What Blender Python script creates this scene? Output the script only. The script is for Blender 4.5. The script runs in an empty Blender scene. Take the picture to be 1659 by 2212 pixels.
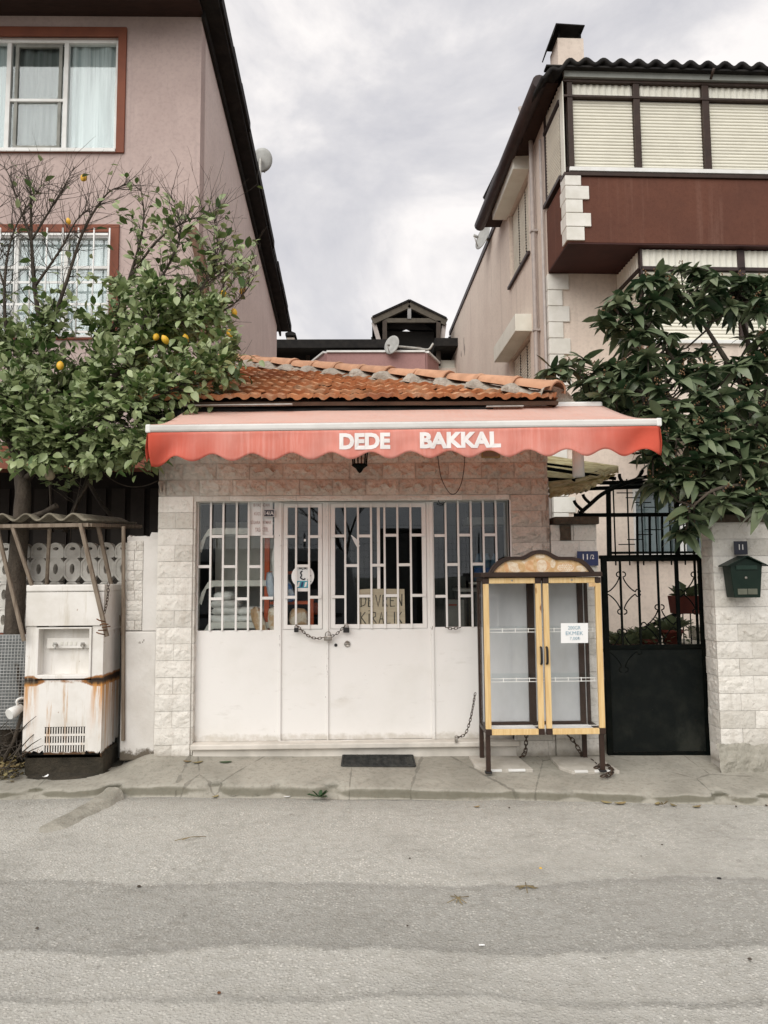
import bpy, math, random
from mathutils import Vector, Matrix, noise as mnoise
random.seed(7)
R = math.radians
scene = bpy.context.scene
col = scene.collection

# ------------------------------------------------------------------ camera
F = 1597.0; CW, CH = 1659.0, 2212.0        # focal length and frame of the measuring picture
CAM = Vector((0.0, -6.14, 1.60))
YAW, PITCH, ROLL = R(1.1), R(5.0), R(0.45)
_f = Vector((math.sin(YAW)*math.cos(PITCH), math.cos(YAW)*math.cos(PITCH), math.sin(PITCH)))
_r0 = Vector((math.cos(YAW), -math.sin(YAW), 0)); _u0 = _r0.cross(_f)
_r = _r0*math.cos(ROLL) - _u0*math.sin(ROLL); _u = _u0*math.cos(ROLL) + _r0*math.sin(ROLL)
cd = bpy.data.cameras.new('camera'); cam = bpy.data.objects.new('camera', cd); col.objects.link(cam)
cd.sensor_fit = 'VERTICAL'; cd.sensor_height = 36; cd.sensor_width = 27; cd.lens = 36*F/CH
cd.clip_start = 0.05; cd.clip_end = 2000
cam.matrix_world = Matrix(((_r.x, _u.x, -_f.x, CAM.x), (_r.y, _u.y, -_f.y, CAM.y), (_r.z, _u.z, -_f.z, CAM.z), (0, 0, 0, 1)))
scene.camera = cam

# ------------------------------------------------------------------ world, sun, exposure
SUN_EL, SUN_AZ = R(42), R(204)              # sun stands behind the camera, a little to its left
w = bpy.data.worlds.new('World'); scene.world = w; w.use_nodes = True
nt = w.node_tree; nt.nodes.clear()
def wn(t): return nt.nodes.new(t)
out = wn('ShaderNodeOutputWorld')
sky = wn('ShaderNodeTexSky'); sky.sky_type = 'NISHITA'; sky.sun_disc = False
sky.sun_elevation = SUN_EL; sky.sun_rotation = SUN_AZ; sky.dust_density = 3.0
bg1 = wn('ShaderNodeBackground'); bg1.inputs[1].default_value = 0.05; nt.links.new(sky.outputs[0], bg1.inputs[0])
tc = wn('ShaderNodeTexCoord'); mp = wn('ShaderNodeMapping'); mp.inputs['Scale'].default_value = (1.0, 1.0, 1.7)
mp.inputs['Location'].default_value = (3.1, 0.4, 1.3)
nt.links.new(tc.outputs['Generated'], mp.inputs[0])
nz = wn('ShaderNodeTexNoise'); nz.inputs['Scale'].default_value = 2.6; nz.inputs['Detail'].default_value = 7; nz.inputs['Roughness'].default_value = 0.58; nz.inputs['Distortion'].default_value = 0.55
nt.links.new(mp.outputs[0], nz.inputs['Vector'])
cr = wn('ShaderNodeValToRGB'); e = cr.color_ramp.elements
e[0].position = 0.36; e[0].color = (0.345, 0.343, 0.366, 1)
e[1].position = 0.63; e[1].color = (0.590, 0.565, 0.550, 1)
m_ = e.new(0.5); m_.color = (0.440, 0.430, 0.438, 1)
nt.links.new(nz.outputs[0], cr.inputs[0])
bg2 = wn('ShaderNodeBackground'); bg2.inputs[1].default_value = 1.0; nt.links.new(cr.outputs[0], bg2.inputs[0])
mx = wn('ShaderNodeMixShader'); mx.inputs[0].default_value = 0.90
nt.links.new(bg1.outputs[0], mx.inputs[1]); nt.links.new(bg2.outputs[0], mx.inputs[2]); nt.links.new(mx.outputs[0], out.inputs[0])

sd = bpy.data.lights.new('sun', 'SUN'); so = bpy.data.objects.new('sun', sd); col.objects.link(so)
sd.energy = 1.5; sd.angle = R(60); sd.color = (1.0, 0.98, 0.925)
_sdir = Vector((math.sin(SUN_AZ)*math.cos(SUN_EL), math.cos(SUN_AZ)*math.cos(SUN_EL), math.sin(SUN_EL)))
so.rotation_euler = _sdir.to_track_quat('Z', 'Y').to_euler(); so.location = (0, -10, 20)
vs = scene.view_settings; vs.view_transform = 'Standard'; vs.look = 'None'; vs.exposure = 0.92; vs.gamma = 1.0; vs.use_curve_mapping = False
scene.render.engine = 'CYCLES'
scene.cycles.max_bounces = 9; scene.cycles.transparent_max_bounces = 24; scene.cycles.use_denoising = True

# ------------------------------------------------------------------ measuring: a picture point and a real plane give a real point
def ray(px, py): return _f + _r*((px-CW/2)/F) - _u*((py-CH/2)/F)
def P(px, py, Y):
    d = ray(px, py); return CAM + d*((Y-CAM.y)/d.y)
def PX(px, py, X):
    d = ray(px, py); return CAM + d*((X-CAM.x)/d.x)
def PZ(px, py, Z):
    d = ray(px, py); return CAM + d*((Z-CAM.z)/d.z)
def rect(x0, y0, x1, y1, Y):
    xm, ym = (x0+x1)/2, (y0+y1)/2
    return P(x0, ym, Y).x, P(x1, ym, Y).x, P(xm, y1, Y).z, P(xm, y0, Y).z     # X0, X1, Zlow, Zhigh
def project(p):
    d = Vector(p)-CAM; k = d.dot(_f)
    return CW/2 + F*d.dot(_r)/k, CH/2 - F*d.dot(_u)/k

# ------------------------------------------------------------------ objects
def tag(o, label=None, cat=None, group=None, kind=None):
    if label: o['label'] = label
    if cat: o['category'] = cat
    if group: o['group'] = group
    if kind: o['kind'] = kind
    return o
def thing(name, loc, label, cat, group=None, rz=0.0):
    o = bpy.data.objects.new(name, None); col.objects.link(o); o.location = loc; o.rotation_euler = (0, 0, rz); o.empty_display_size = .1
    return tag(o, label, cat, group)
def hang(o, parent, local=False):
    if parent is not None:
        o.parent = parent
        if not local:
            r = parent
            M_ = Matrix.Identity(4)
            chain = []
            while r is not None: chain.append(r); r = r.parent
            top = chain[-1]
            if parent is top: o.matrix_parent_inverse = (Matrix.Translation(top.location) @ Matrix.Rotation(top.rotation_euler.z, 4, 'Z')).inverted()
            # sub-parts hang on parts whose own frame is the world frame
def link(name, mesh, parent=None, local=False):
    o = bpy.data.objects.new(name, mesh); col.objects.link(o); hang(o, parent, local); return o

class MB:
    """collects faces, builds one mesh object"""
    def __init__(s): s.v = []; s.f = []; s.sm = []
    def add(s, vs, fs, smooth=False):
        n = len(s.v); s.v += [tuple(p) for p in vs]; s.f += [tuple(i+n for i in f) for f in fs]; s.sm += [smooth]*len(fs); return s
    def box(s, x0, x1, y0, y1, z0, z1):
        return s.add([(x0,y0,z0),(x1,y0,z0),(x1,y1,z0),(x0,y1,z0),(x0,y0,z1),(x1,y0,z1),(x1,y1,z1),(x0,y1,z1)],
                     [(0,3,2,1),(4,5,6,7),(0,1,5,4),(1,2,6,5),(2,3,7,6),(3,0,4,7)])
    def quad(s, a, b, c, d): return s.add([a,b,c,d], [(0,1,2,3)])
    def bar(s, a, b, w, h, up=(0,0,1)):
        a, b = Vector(a), Vector(b); d = (b-a).normalized(); u = Vector(up)
        if abs(d.dot(u)) > .95: u = Vector((0,1,0))
        x = d.cross(u).normalized(); z = x.cross(d)
        c = [(-1,-1),(1,-1),(1,1),(-1,1)]
        vs_ = [a + x*(i*w/2) + z*(j*h/2) for i, j in c] + [b + x*(i*w/2) + z*(j*h/2) for i, j in c]
        return s.add(vs_, [(3,2,1,0),(4,5,6,7),(0,1,5,4),(1,2,6,5),(2,3,7,6),(3,0,4,7)])
    def tube(s, pts, r, seg=6, caps=True, closed=False):
        pts = [Vector(p) for p in pts]; n = len(pts)
        rs = r if isinstance(r, (list, tuple)) else [r]*n
        vs_ = []; fs_ = []; prev = None
        for i, p in enumerate(pts):
            if closed: t = pts[(i+1) % n]-pts[i-1]
            else: t = pts[min(i+1, n-1)]-pts[max(i-1, 0)]
            if t.length < 1e-9: t = Vector((0,0,1))
            t.normalize()
            if prev is None:
                a = Vector((0,0,1)) if abs(t.z) < .9 else Vector((1,0,0))
                x = t.cross(a).normalized()
            else:
                x = (prev - t*prev.dot(t))
                x = x.normalized() if x.length > 1e-6 else t.orthogonal().normalized()
            prev = x; y = t.cross(x)
            for k in range(seg):
                an = 2*math.pi*k/seg; vs_.append(p + (x*math.cos(an) + y*math.sin(an))*rs[i])
        m = n if closed else n-1
        for i in range(m):
            j = (i+1) % n
            for k in range(seg):
                k2 = (k+1) % seg; fs_.append((i*seg+k, i*seg+k2, j*seg+k2, j*seg+k))
        s.add(vs_, fs_, True)
        if caps and not closed:
            b = len(s.v)-len(vs_)
            s.f.append(tuple(b+k for k in range(seg))[::-1]); s.f.append(tuple(b+(n-1)*seg+k for k in range(seg))); s.sm += [False, False]
        return s
    def prism(s, pts, y0, y1):
        """outline in (x, z), counter-clockwise seen from -y, from y0 (front) to y1"""
        n = len(pts)
        vs_ = [(x, y0, z) for x, z in pts] + [(x, y1, z) for x, z in pts]
        return s.add(vs_, [tuple(range(n)), tuple(range(2*n-1, n-1, -1))] + [(i, i+n, (i+1) % n + n, (i+1) % n) for i in range(n)])
    def ring(s, outer, inner, y0, y1, closed=True):
        """frame between two outlines of the same count"""
        n = len(outer)
        vs_ = [(x, y0, z) for x, z in outer] + [(x, y0, z) for x, z in inner] + [(x, y1, z) for x, z in outer] + [(x, y1, z) for x, z in inner]
        fs_ = []
        for i in range(n if closed else n-1):
            j = (i+1) % n
            fs_ += [(i, j, n+j, n+i), (2*n+j, 2*n+i, 3*n+i, 3*n+j), (i, 2*n+i, 2*n+j, j), (n+j, 3*n+j, 3*n+i, n+i)]
        return s.add(vs_, fs_)
    def lathe(s, c, prof, seg=12, axis='z', smooth=True):
        vs_ = []; n = len(prof)
        for r_, h in prof:
            for k in range(seg):
                a = 2*math.pi*k/seg; q = (r_*math.cos(a), r_*math.sin(a), h)
                if axis == 'y': q = (q[0], q[2], q[1])
                vs_.append((c[0]+q[0], c[1]+q[1], c[2]+q[2]))
        fs_ = [(i*seg+k, i*seg+(k+1) % seg, (i+1)*seg+(k+1) % seg, (i+1)*seg+k) for i in range(n-1) for k in range(seg)]
        s.add(vs_, fs_, smooth); b = len(s.v)-len(vs_)
        s.f.append(tuple(b+k for k in range(seg))[::-1]); s.f.append(tuple(b+(n-1)*seg+k for k in range(seg))); s.sm += [False, False]
        return s
    def grid(s, fn, nu, nv, smooth=True):
        vs_ = [fn(i/nu, j/nv) for j in range(nv+1) for i in range(nu+1)]
        return s.add(vs_, [(j*(nu+1)+i, j*(nu+1)+i+1, (j+1)*(nu+1)+i+1, (j+1)*(nu+1)+i) for j in range(nv) for i in range(nu)], smooth)
    def mesh(s, name, mat):
        me = bpy.data.meshes.new(name); me.from_pydata(s.v, [], s.f)
        me.polygons.foreach_set('use_smooth', s.sm)
        if mat: me.materials.append(mat)
        me.update(); return me
    def build(s, name, mat, parent=None, bevel=0, kind=None, solid=0, local=False):
        o = link(name, s.mesh(name, mat), parent, local)
        if solid:
            m = o.modifiers.new('solid', 'SOLIDIFY'); m.thickness = solid; m.offset = 0
        if bevel:
            m = o.modifiers.new('bevel', 'BEVEL'); m.width = bevel; m.segments = 2; m.limit_method = 'ANGLE'; m.angle_limit = R(40)
        if kind: o['kind'] = kind
        return o
def box(name, mat, parent, x0, x1, y0, y1, z0, z1, bevel=0, local=False):
    return MB().box(min(x0,x1), max(x0,x1), min(y0,y1), max(y0,y1), min(z0,z1), max(z0,z1)).build(name, mat, parent, bevel, local=local)
def wob(x, y=0.0, z=0.0): return mnoise.noise(Vector((x, y, z)))
def resample(pts, n):
    pts = [Vector((p[0], p[1])) for p in pts]; L = [0]
    for a, b in zip(pts, pts[1:]): L.append(L[-1]+(b-a).length)
    res = []
    for i in range(n):
        t = L[-1]*i/(n-1); k = 0
        while k < len(L)-2 and L[k+1] < t: k += 1
        u = (t-L[k])/max(L[k+1]-L[k], 1e-9); q = pts[k].lerp(pts[k+1], u); res.append((q.x, q.y))
    return res
def smooth_path(pts, n=6):
    """Catmull-Rom through 3-D points"""
    p = [Vector(q) for q in pts]; p = [p[0]*2-p[1]] + p + [p[-1]*2-p[-2]]; res = []
    for i in range(1, len(p)-2):
        for k in range(n):
            t = k/n; a, b, c, d = p[i-1], p[i], p[i+1], p[i+2]
            res.append(.5*((2*b) + (c-a)*t + (2*a-5*b+4*c-d)*t*t + (3*b-a-3*c+d)*t**3))
    res.append(p[-2]); return res

# ------------------------------------------------------------------ lettering
def text_shape(body, bold=0.0, spacing=1.0):
    """flat outline of a word: points (x, y) with cap height about 0.7, and triangles"""
    cu = bpy.data.curves.new('lettering', 'FONT'); cu.body = body; cu.size = 1; cu.offset = bold; cu.resolution_u = 3; cu.space_character = spacing; cu.fill_mode = 'FRONT'; cu.align_x = 'LEFT'
    o = bpy.data.objects.new('lettering', cu); col.objects.link(o)
    bpy.context.view_layer.update()
    dg = bpy.context.evaluated_depsgraph_get(); ev = o.evaluated_get(dg); me = ev.to_mesh()
    v = [(p.co.x, p.co.y) for p in me.vertices]; f = [tuple(q.vertices) for q in me.polygons]
    ev.to_mesh_clear(); bpy.data.objects.remove(o); bpy.data.curves.remove(cu)
    return v, f
def fit_text(body, x0, x1, z0, z1, bold=0.0, spacing=1.0):
    v, f = text_shape(body, bold, spacing)
    xs = [p[0] for p in v]; ys = [p[1] for p in v]
    ax, bx, ay, by = min(xs), max(xs), min(ys), max(ys)
    return [(x0+(p[0]-ax)/(bx-ax)*(x1-x0), z0+(p[1]-ay)/(by-ay)*(z1-z0)) for p in v], f
def lettering(body, x0, x1, z0, z1, y, mat, parent, bold=0.0, spacing=1.0, local=False):
    v, f = fit_text(body, x0, x1, z0, z1, bold, spacing)
    return MB().add([(a, y, b) for a, b in v], f).build('lettering', mat, parent, local=local)
# ------------------------------------------------------------------ materials
class NT:
    def __init__(s, name):
        s.m = bpy.data.materials.new(name); s.m.use_nodes = True; s.t = s.m.node_tree; s.t.nodes.clear()
        s.out = s.n('ShaderNodeOutputMaterial'); s.b = s.n('ShaderNodeBsdfPrincipled'); s.l(s.b.outputs[0], s.out.inputs[0])
        s.geo = s.n('ShaderNodeNewGeometry'); s.pos = s.geo.outputs['Position']
    def n(s, t, **k):
        q = s.t.nodes.new(t)
        for a, b in k.items(): setattr(q, a, b)
        return q
    def l(s, a, b): s.t.links.new(a, b)
    def vec(s, scale=(1,1,1), loc=(0,0,0), src=None, rot=(0,0,0)):
        q = s.n('ShaderNodeMapping'); q.inputs['Scale'].default_value = scale; q.inputs['Location'].default_value = loc; q.inputs['Rotation'].default_value = rot
        s.l(src or s.pos, q.inputs[0]); return q.outputs[0]
    def noise(s, scale, detail=5, rough=.55, vec=None, dist=0):
        q = s.n('ShaderNodeTexNoise'); q.inputs['Scale'].default_value = scale; q.inputs['Detail'].default_value = detail; q.inputs['Roughness'].default_value = rough; q.inputs['Distortion'].default_value = dist
        s.l(vec or s.pos, q.inputs['Vector']); return q.outputs[0]
    def voro(s, scale, vec=None, feature='F1', outp='Distance', rnd=1.0):
        q = s.n('ShaderNodeTexVoronoi'); q.feature = feature; q.inputs['Scale'].default_value = scale; q.inputs['Randomness'].default_value = rnd
        s.l(vec or s.pos, q.inputs['Vector']); return q.outputs[outp]
    def ramp(s, v, a, b, lo=0.0, hi=1.0):
        q = s.n('ShaderNodeMapRange'); q.inputs[1].default_value = a; q.inputs[2].default_value = b; q.inputs[3].default_value = lo; q.inputs[4].default_value = hi; q.interpolation_type = 'SMOOTHSTEP'
        s.l(v, q.inputs[0]); return q.outputs[0]
    def curve(s, v, stops):
        q = s.n('ShaderNodeValToRGB'); e = q.color_ramp.elements
        e[0].position, e[1].position = stops[0][0], stops[-1][0]
        e[0].color = (*stops[0][1], 1); e[1].color = (*stops[-1][1], 1)
        for p, c in stops[1:-1]: e.new(p).color = (*c, 1)
        s.l(v, q.inputs[0]); return q.outputs[0]
    def mix(s, fac, a, b, blend='MIX'):
        q = s.n('ShaderNodeMix'); q.data_type = 'RGBA'; q.blend_type = blend
        for val, i in ((fac, 0), (a, 6), (b, 7)):
            if isinstance(val, (int, float)): q.inputs[i].default_value = val
            elif isinstance(val, tuple): q.inputs[i].default_value = (*val, 1)
            else: s.l(val, q.inputs[i])
        return q.outputs[2]
    def math(s, op, a, b=0.0):
        q = s.n('ShaderNodeMath'); q.operation = op
        for val, i in ((a, 0), (b, 1)):
            if isinstance(val, (int, float)): q.inputs[i].default_value = val
            else: s.l(val, q.inputs[i])
        return q.outputs[0]
    def xyz(s, src=None):
        q = s.n('ShaderNodeSeparateXYZ'); s.l(src or s.pos, q.inputs[0]); return q.outputs
    def rnd(s): return s.n('ShaderNodeObjectInfo').outputs['Random']
    def bump(s, h, strength=.3, dist=.01, prev=None):
        q = s.n('ShaderNodeBump'); q.inputs['Strength'].default_value = strength; q.inputs['Distance'].default_value = dist
        s.l(h, q.inputs['Height'])
        if prev: s.l(prev, q.inputs['Normal'])
        return q.outputs[0]
    def done(s, color, rough=.8, normal=None, spec=.3, metal=0.0):
        i = s.b.inputs
        if isinstance(color, tuple): i['Base Color'].default_value = (*color, 1)
        else: s.l(color, i['Base Color'])
        if isinstance(rough, (int, float)): i['Roughness'].default_value = rough
        else: s.l(rough, i['Roughness'])
        i['Specular IOR Level'].default_value = spec; i['Metallic'].default_value = metal
        if normal: s.l(normal, i['Normal'])
        return s.m
def simple(name, c, c2=None, scale=5.0, rough=.75, bump=.15, bscale=60, dist=.004, spec=.3, metal=0.0, rnd=0.0, lo=.35, hi=.68, stretch=(1,1,1)):
    t = NT(name); c2 = c2 or tuple(x*.7 for x in c)
    v = t.vec(stretch)
    n = t.noise(scale, 6, .6, v); cc = t.mix(t.ramp(n, lo, hi), c, c2)
    if rnd: cc = t.mix(1.0, cc, t.curve(t.rnd(), [(0, (1-rnd,)*3), (1, (1+rnd*.5,)*3)]), 'MULTIPLY')
    nb = t.bump(t.noise(bscale, 4, .6), bump, dist) if bump else None
    return t.done(cc, rough, nb, spec, metal)

def plaster(name, c, c2, streak, drip=.35):
    t = NT(name)
    big = t.noise(.9, 6, .6); fine = t.noise(22, 5, .65)
    st = t.noise(3.0, 6, .65, t.vec((2.2, 2.2, .12)))
    cc = t.mix(t.ramp(big, .38, .68), c, c2)
    cc = t.mix(t.math('MULTIPLY', t.ramp(st, .52, .74), drip), cc, streak)
    cc = t.mix(t.math('MULTIPLY', t.ramp(fine, .42, .72), .34), cc, tuple(x*.62 for x in c))
    sp = t.noise(5.5, 6, .7, t.vec((1,1,1),(8,3,1))); cc = t.mix(t.math('MULTIPLY', t.ramp(sp, .60, .72), .30), cc, tuple(x*.72 for x in c2))
    return t.done(cc, .92, t.bump(t.noise(85, 4, .6), .35, .006), .15)
M = {}
M['mauve'] = plaster('mauve_plaster', (.50, .395, .365), (.43, .335, .31), (.36, .285, .27), .5)
M['mauve_side'] = plaster('lit_weathered_mauve_plaster', (.70, .59, .55), (.63, .525, .49), (.76, .69, .66), .6)  # side wall's brightness put into a paler mauve; pale streaks are weathering
M['rose'] = plaster('pale_rose_plaster', (.72, .62, .535), (.65, .55, .475), (.50, .42, .36), .55)
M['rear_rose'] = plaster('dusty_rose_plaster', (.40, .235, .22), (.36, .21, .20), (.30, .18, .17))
M['maroon'] = plaster('maroon_render', (.135, .058, .040), (.108, .048, .035), (.19, .10, .075), .55)
M['terracotta_paint'] = simple('terracotta_paint', (.22, .075, .043), (.18, .062, .038), 3, .75, .12, 50)
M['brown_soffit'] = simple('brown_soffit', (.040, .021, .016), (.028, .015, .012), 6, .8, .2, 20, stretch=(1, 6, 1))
M['black_roof'] = simple('weathered_black_roofing', (.010, .009, .009), (.020, .018, .016), 7, .9, .5, 30)
M['white_paint'] = simple('white_window_paint', (.76, .76, .74), (.68, .67, .64), 5, .5, .05, 60)
M['iron'] = simple('black_iron', (.0030, .0048, .0044), (.007, .0075, .006), 14, .6, .2, 90, spec=.04)
M['darkbrown'] = simple('dark_brown_metal', (.042, .024, .017), (.03, .017, .012), 9, .45, .05, 60)
M['concrete_grey'] = simple('grey_mortar', (.44, .39, .33), (.30, .26, .215), 9, .95, .9, 40, .02)
M['blind'] = simple('cream_blind', (.76, .735, .63), (.71, .685, .585), 3, .6, .03, 50, rnd=.04)
M['ribbed'] = simple('ribbed_cream_panel', (.75, .735, .655), (.67, .65, .565), 3, .6, .03, 50)
M['quoin'] = simple('white_quoin', (.74, .72, .67), (.64, .62, .56), 5, .8, .2, 40, rnd=.06)
M['gutter'] = simple('brown_gutter', (.045, .028, .026), (.03, .02, .019), 6, .5, .08, 50)
M['pipe'] = simple('grey_pipe', (.43, .38, .35), (.36, .32, .30), 8, .5, .05, 50)
M['zinc'] = simple('galvanised_steel', (.45, .44, .41), (.30, .28, .25), 10, .5, .15, 60, metal=.3)
M['mail_green'] = simple('dark_green_paint', (.004, .014, .009), (.008, .018, .012), 10, .45, .06, 60, spec=.25)
M['plaque_blue'] = simple('blue_enamel', (.012, .022, .10), (.015, .025, .085), 10, .35, .02, 60, spec=.5)
M['plaque_dark'] = simple('dark_navy_enamel', (.012, .014, .028), (.018, .02, .032), 10, .35, .02, 60, spec=.5)
M['letter_white'] = simple('white_lettering', (.78, .76, .74), (.70, .67, .65), 20, .6, 0)
M['letter_worn'] = simple('worn_white_print', (.78, .74, .72), (.80, .58, .53), 30, .8, .1, 200, .002, lo=.55, hi=.85)
M['letter_red'] = simple('faded_red_ink', (.44, .30, .28), (.50, .38, .36), 12, .7, 0)
M['letter_blue'] = simple('faded_blue_ink', (.24, .38, .46), (.36, .48, .54), 14, .7, 0)
M['marker'] = simple('marker_ink', (.035, .036, .03), (.09, .09, .075), 40, .7, 0)
M['paper'] = simple('white_paper', (.84, .84, .83), (.80, .80, .79), 4, .8, .03, 20)
M['card'] = simple('raw_cardboard', (.40, .355, .26), (.34, .30, .22), 6, .9, .1, 90, stretch=(1, 1, 8))
M['steel'] = simple('worn_steel', (.42, .40, .37), (.22, .19, .16), 30, .4, .05, 80, metal=.7)
M['chainmetal'] = simple('rusty_chain', (.055, .042, .034), (.09, .055, .035), 40, .55, .2, 90, metal=.4)
M['black_plastic'] = simple('black_plastic', (.014, .013, .013), (.022, .02, .02), 9, .45, .05, 40)
M['rubber'] = simple('black_rubber', (.026, .027, .026), (.055, .055, .05), 18, .8, .3, 120)
M['step'] = simple('cream_marble', (.66, .62, .56), (.50, .47, .42), 3.5, .55, .12, 40)
M['slab'] = simple('broken_stone_slab', (.47, .44, .39), (.36, .33, .28), 7, .8, .3, 40)
M['terracotta_pot'] = simple('terracotta_pot', (.16, .035, .022), (.11, .028, .02), 7, .75, .1, 50)
M['orange'] = simple('orange_metal', (.50, .095, .03), (.40, .08, .03), 6, .5, .03, 50)
M['shelf_white'] = simple('white_shelf', (.68, .66, .60), (.60, .58, .52), 6, .5, .02, 50)
M['bag_white'] = simple('white_bag', (.80, .79, .76), (.62, .60, .56), 9, .5, .5, 30, .02, spec=.5)
M['bag_blue'] = simple('blue_bag', (.03, .12, .34), (.45, .50, .56), 9, .4, .5, 25, .02, spec=.5, lo=.45, hi=.55)
M['bag_tan'] = simple('tan_bag', (.42, .26, .13), (.60, .52, .42), 12, .4, .5, 25, .02, spec=.5, lo=.42, hi=.55)
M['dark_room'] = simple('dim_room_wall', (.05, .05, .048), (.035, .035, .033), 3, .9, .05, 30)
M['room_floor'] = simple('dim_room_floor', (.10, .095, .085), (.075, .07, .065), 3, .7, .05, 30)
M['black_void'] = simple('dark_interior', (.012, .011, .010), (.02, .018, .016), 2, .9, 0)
M['bark'] = simple('grey_brown_bark', (.085, .068, .052), (.045, .036, .028), 12, .95, .8, 40, .02, stretch=(1, 1, .3))
M['twig'] = simple('dark_twig', (.05, .042, .034), (.085, .070, .055), 12, .9, .3, 50)
M['timber'] = simple('weathered_timber', (.24, .195, .15), (.15, .115, .085), 10, .9, .4, 40, stretch=(4, 4, .6))
M['fibre'] = simple('mossy_fibre_cement', (.24, .215, .165), (.13, .115, .085), 9, .95, .6, 40, .012)
M['screen'] = simple('grimy_white_concrete', (.70, .68, .63), (.44, .42, .38), 5, .9, .35, 60, rnd=.12)
M['moss_cap'] = simple('dark_mossy_cap', (.055, .042, .030), (.09, .07, .05), 14, .95, .6, 40, .015)
def m_gate_sheet():
    t = NT('dusty_black_sheet_metal'); z = t.xyz()[2]
    n = t.noise(6, 6, .7); d = t.noise(3.2, 6, .7, t.vec((1, 1, .6))); low = t.ramp(z, .15, .70, 1, 0)
    c = t.mix(t.ramp(n, .4, .7), (.0035, .0055, .005), (.009, .011, .009))
    c = t.mix(t.math('MULTIPLY', t.math('MULTIPLY', t.ramp(d, .44, .68), low), .50), c, (.05, .052, .042))
    sp = t.noise(34, 5, .75); c = t.mix(t.math('MULTIPLY', t.ramp(sp, .70, .74), .6), c, (.10, .095, .075))
    return t.done(c, t.ramp(d, .3, .7, .60, .85), t.bump(t.noise(2.2, 4), .25, .03), .16)
M['gate_sheet'] = m_gate_sheet()
M['lemon'] = simple('lemon_peel', (.74, .44, .03), (.66, .34, .025), 12, .45, .25, 140, .003, spec=.5)
M['dead_leaf'] = simple('dead_leaf', (.30, .25, .12), (.22, .15, .07), 14, .8, .1, 60, rnd=.3)
M['weed'] = simple('weed_leaf', (.035, .075, .030), (.05, .09, .035), 14, .6, .1, 60)
M['dish'] = simple('grey_dish', (.42, .42, .40), (.34, .34, .32), 6, .6, .02, 50)
M['net'] = simple('grey_wire_net', (.50, .50, .49), (.36, .36, .35), 20, .6, 0)
M['soil'] = simple('damp_soil', (.035, .030, .022), (.06, .05, .036), 8, .98, .8, 40, .02)
M['van'] = simple('grey_van_paint', (.30, .31, .32), (.27, .28, .29), 2, .3, 0, spec=.5)
M['bread_a'] = simple('printed_bread_crust', (.64, .36, .17), (.74, .50, .29), 26, .6, 0, lo=.4, hi=.6)
M['bread_b'] = simple('printed_bread_crumb', (.72, .52, .30), (.60, .38, .18), 26, .6, 0, lo=.4, hi=.6)
M['bread_c'] = simple('printed_pale_loaf', (.80, .68, .52), (.72, .55, .38), 40, .6, 0, lo=.45, hi=.55)
M['cyan'] = simple('printed_cyan', (.04, .27, .36), (.06, .33, .40), 20, .6, 0)
M['straw'] = simple('dry_straw', (.24, .19, .10), (.17, .13, .07), 20, .9, 0)
M['rust'] = simple('rusted_iron', (.17, .065, .022), (.07, .030, .014), 16, .95, .6, 60, .01)

def m_blocks():
    t = NT('whitewashed_split_face_block'); z = t.xyz()[2]
    n = t.noise(9, 6, .65); d = t.noise(45, 5, .7)
    c = t.mix(t.ramp(n, .42, .70), (.735, .712, .665), (.665, .637, .585))
    c = t.mix(t.math('MULTIPLY', t.ramp(d, .52, .72), .5), c, (.36, .32, .28))
    c = t.mix(1.0, c, t.curve(t.rnd(), [(0, (.80, .785, .76)), (.5, (.97, .96, .95)), (1, (1.04, 1.03, 1.02))]), 'MULTIPLY')
    st = t.noise(2.2, 5, .6, t.vec((5, 5, .5)))
    c = t.mix(t.math('MULTIPLY', t.ramp(st, .55, .75), .4), c, (.40, .35, .29))
    foot = t.math('ADD', t.ramp(z, .10, .34, 1, 0), t.math('MULTIPLY', t.noise(14, 4), .5))
    c = t.mix(t.math('MULTIPLY', t.ramp(foot, .75, 1.25), .75), c, (.24, .21, .165))
    b = t.bump(t.noise(30, 6, .7), .55, .02); b = t.bump(t.noise(150, 3, .6), .3, .004, b)
    return t.done(c, .92, b, .15)
M['block'] = m_blocks()
def m_band():  # whitewashed blocks; red light through the awning put into the colour, fading out
    t = NT('awning_lit_split_face_block'); x, y, z = t.xyz()
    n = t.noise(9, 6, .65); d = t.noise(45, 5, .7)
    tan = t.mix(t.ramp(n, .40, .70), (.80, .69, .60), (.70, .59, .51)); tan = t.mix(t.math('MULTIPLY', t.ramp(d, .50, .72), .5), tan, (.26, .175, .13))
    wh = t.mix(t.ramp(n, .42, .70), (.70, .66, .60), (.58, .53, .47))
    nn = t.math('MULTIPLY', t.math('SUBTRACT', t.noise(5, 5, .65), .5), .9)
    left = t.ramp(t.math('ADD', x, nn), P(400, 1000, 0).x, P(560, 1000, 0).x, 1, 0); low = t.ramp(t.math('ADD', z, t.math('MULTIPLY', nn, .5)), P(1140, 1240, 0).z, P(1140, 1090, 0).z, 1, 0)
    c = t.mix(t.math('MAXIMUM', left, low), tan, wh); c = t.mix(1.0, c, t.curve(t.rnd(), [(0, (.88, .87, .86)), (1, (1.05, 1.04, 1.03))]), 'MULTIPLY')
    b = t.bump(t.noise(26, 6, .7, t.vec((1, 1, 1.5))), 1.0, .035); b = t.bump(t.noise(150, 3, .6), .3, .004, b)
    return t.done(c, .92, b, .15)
M['band'] = m_band()
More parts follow.
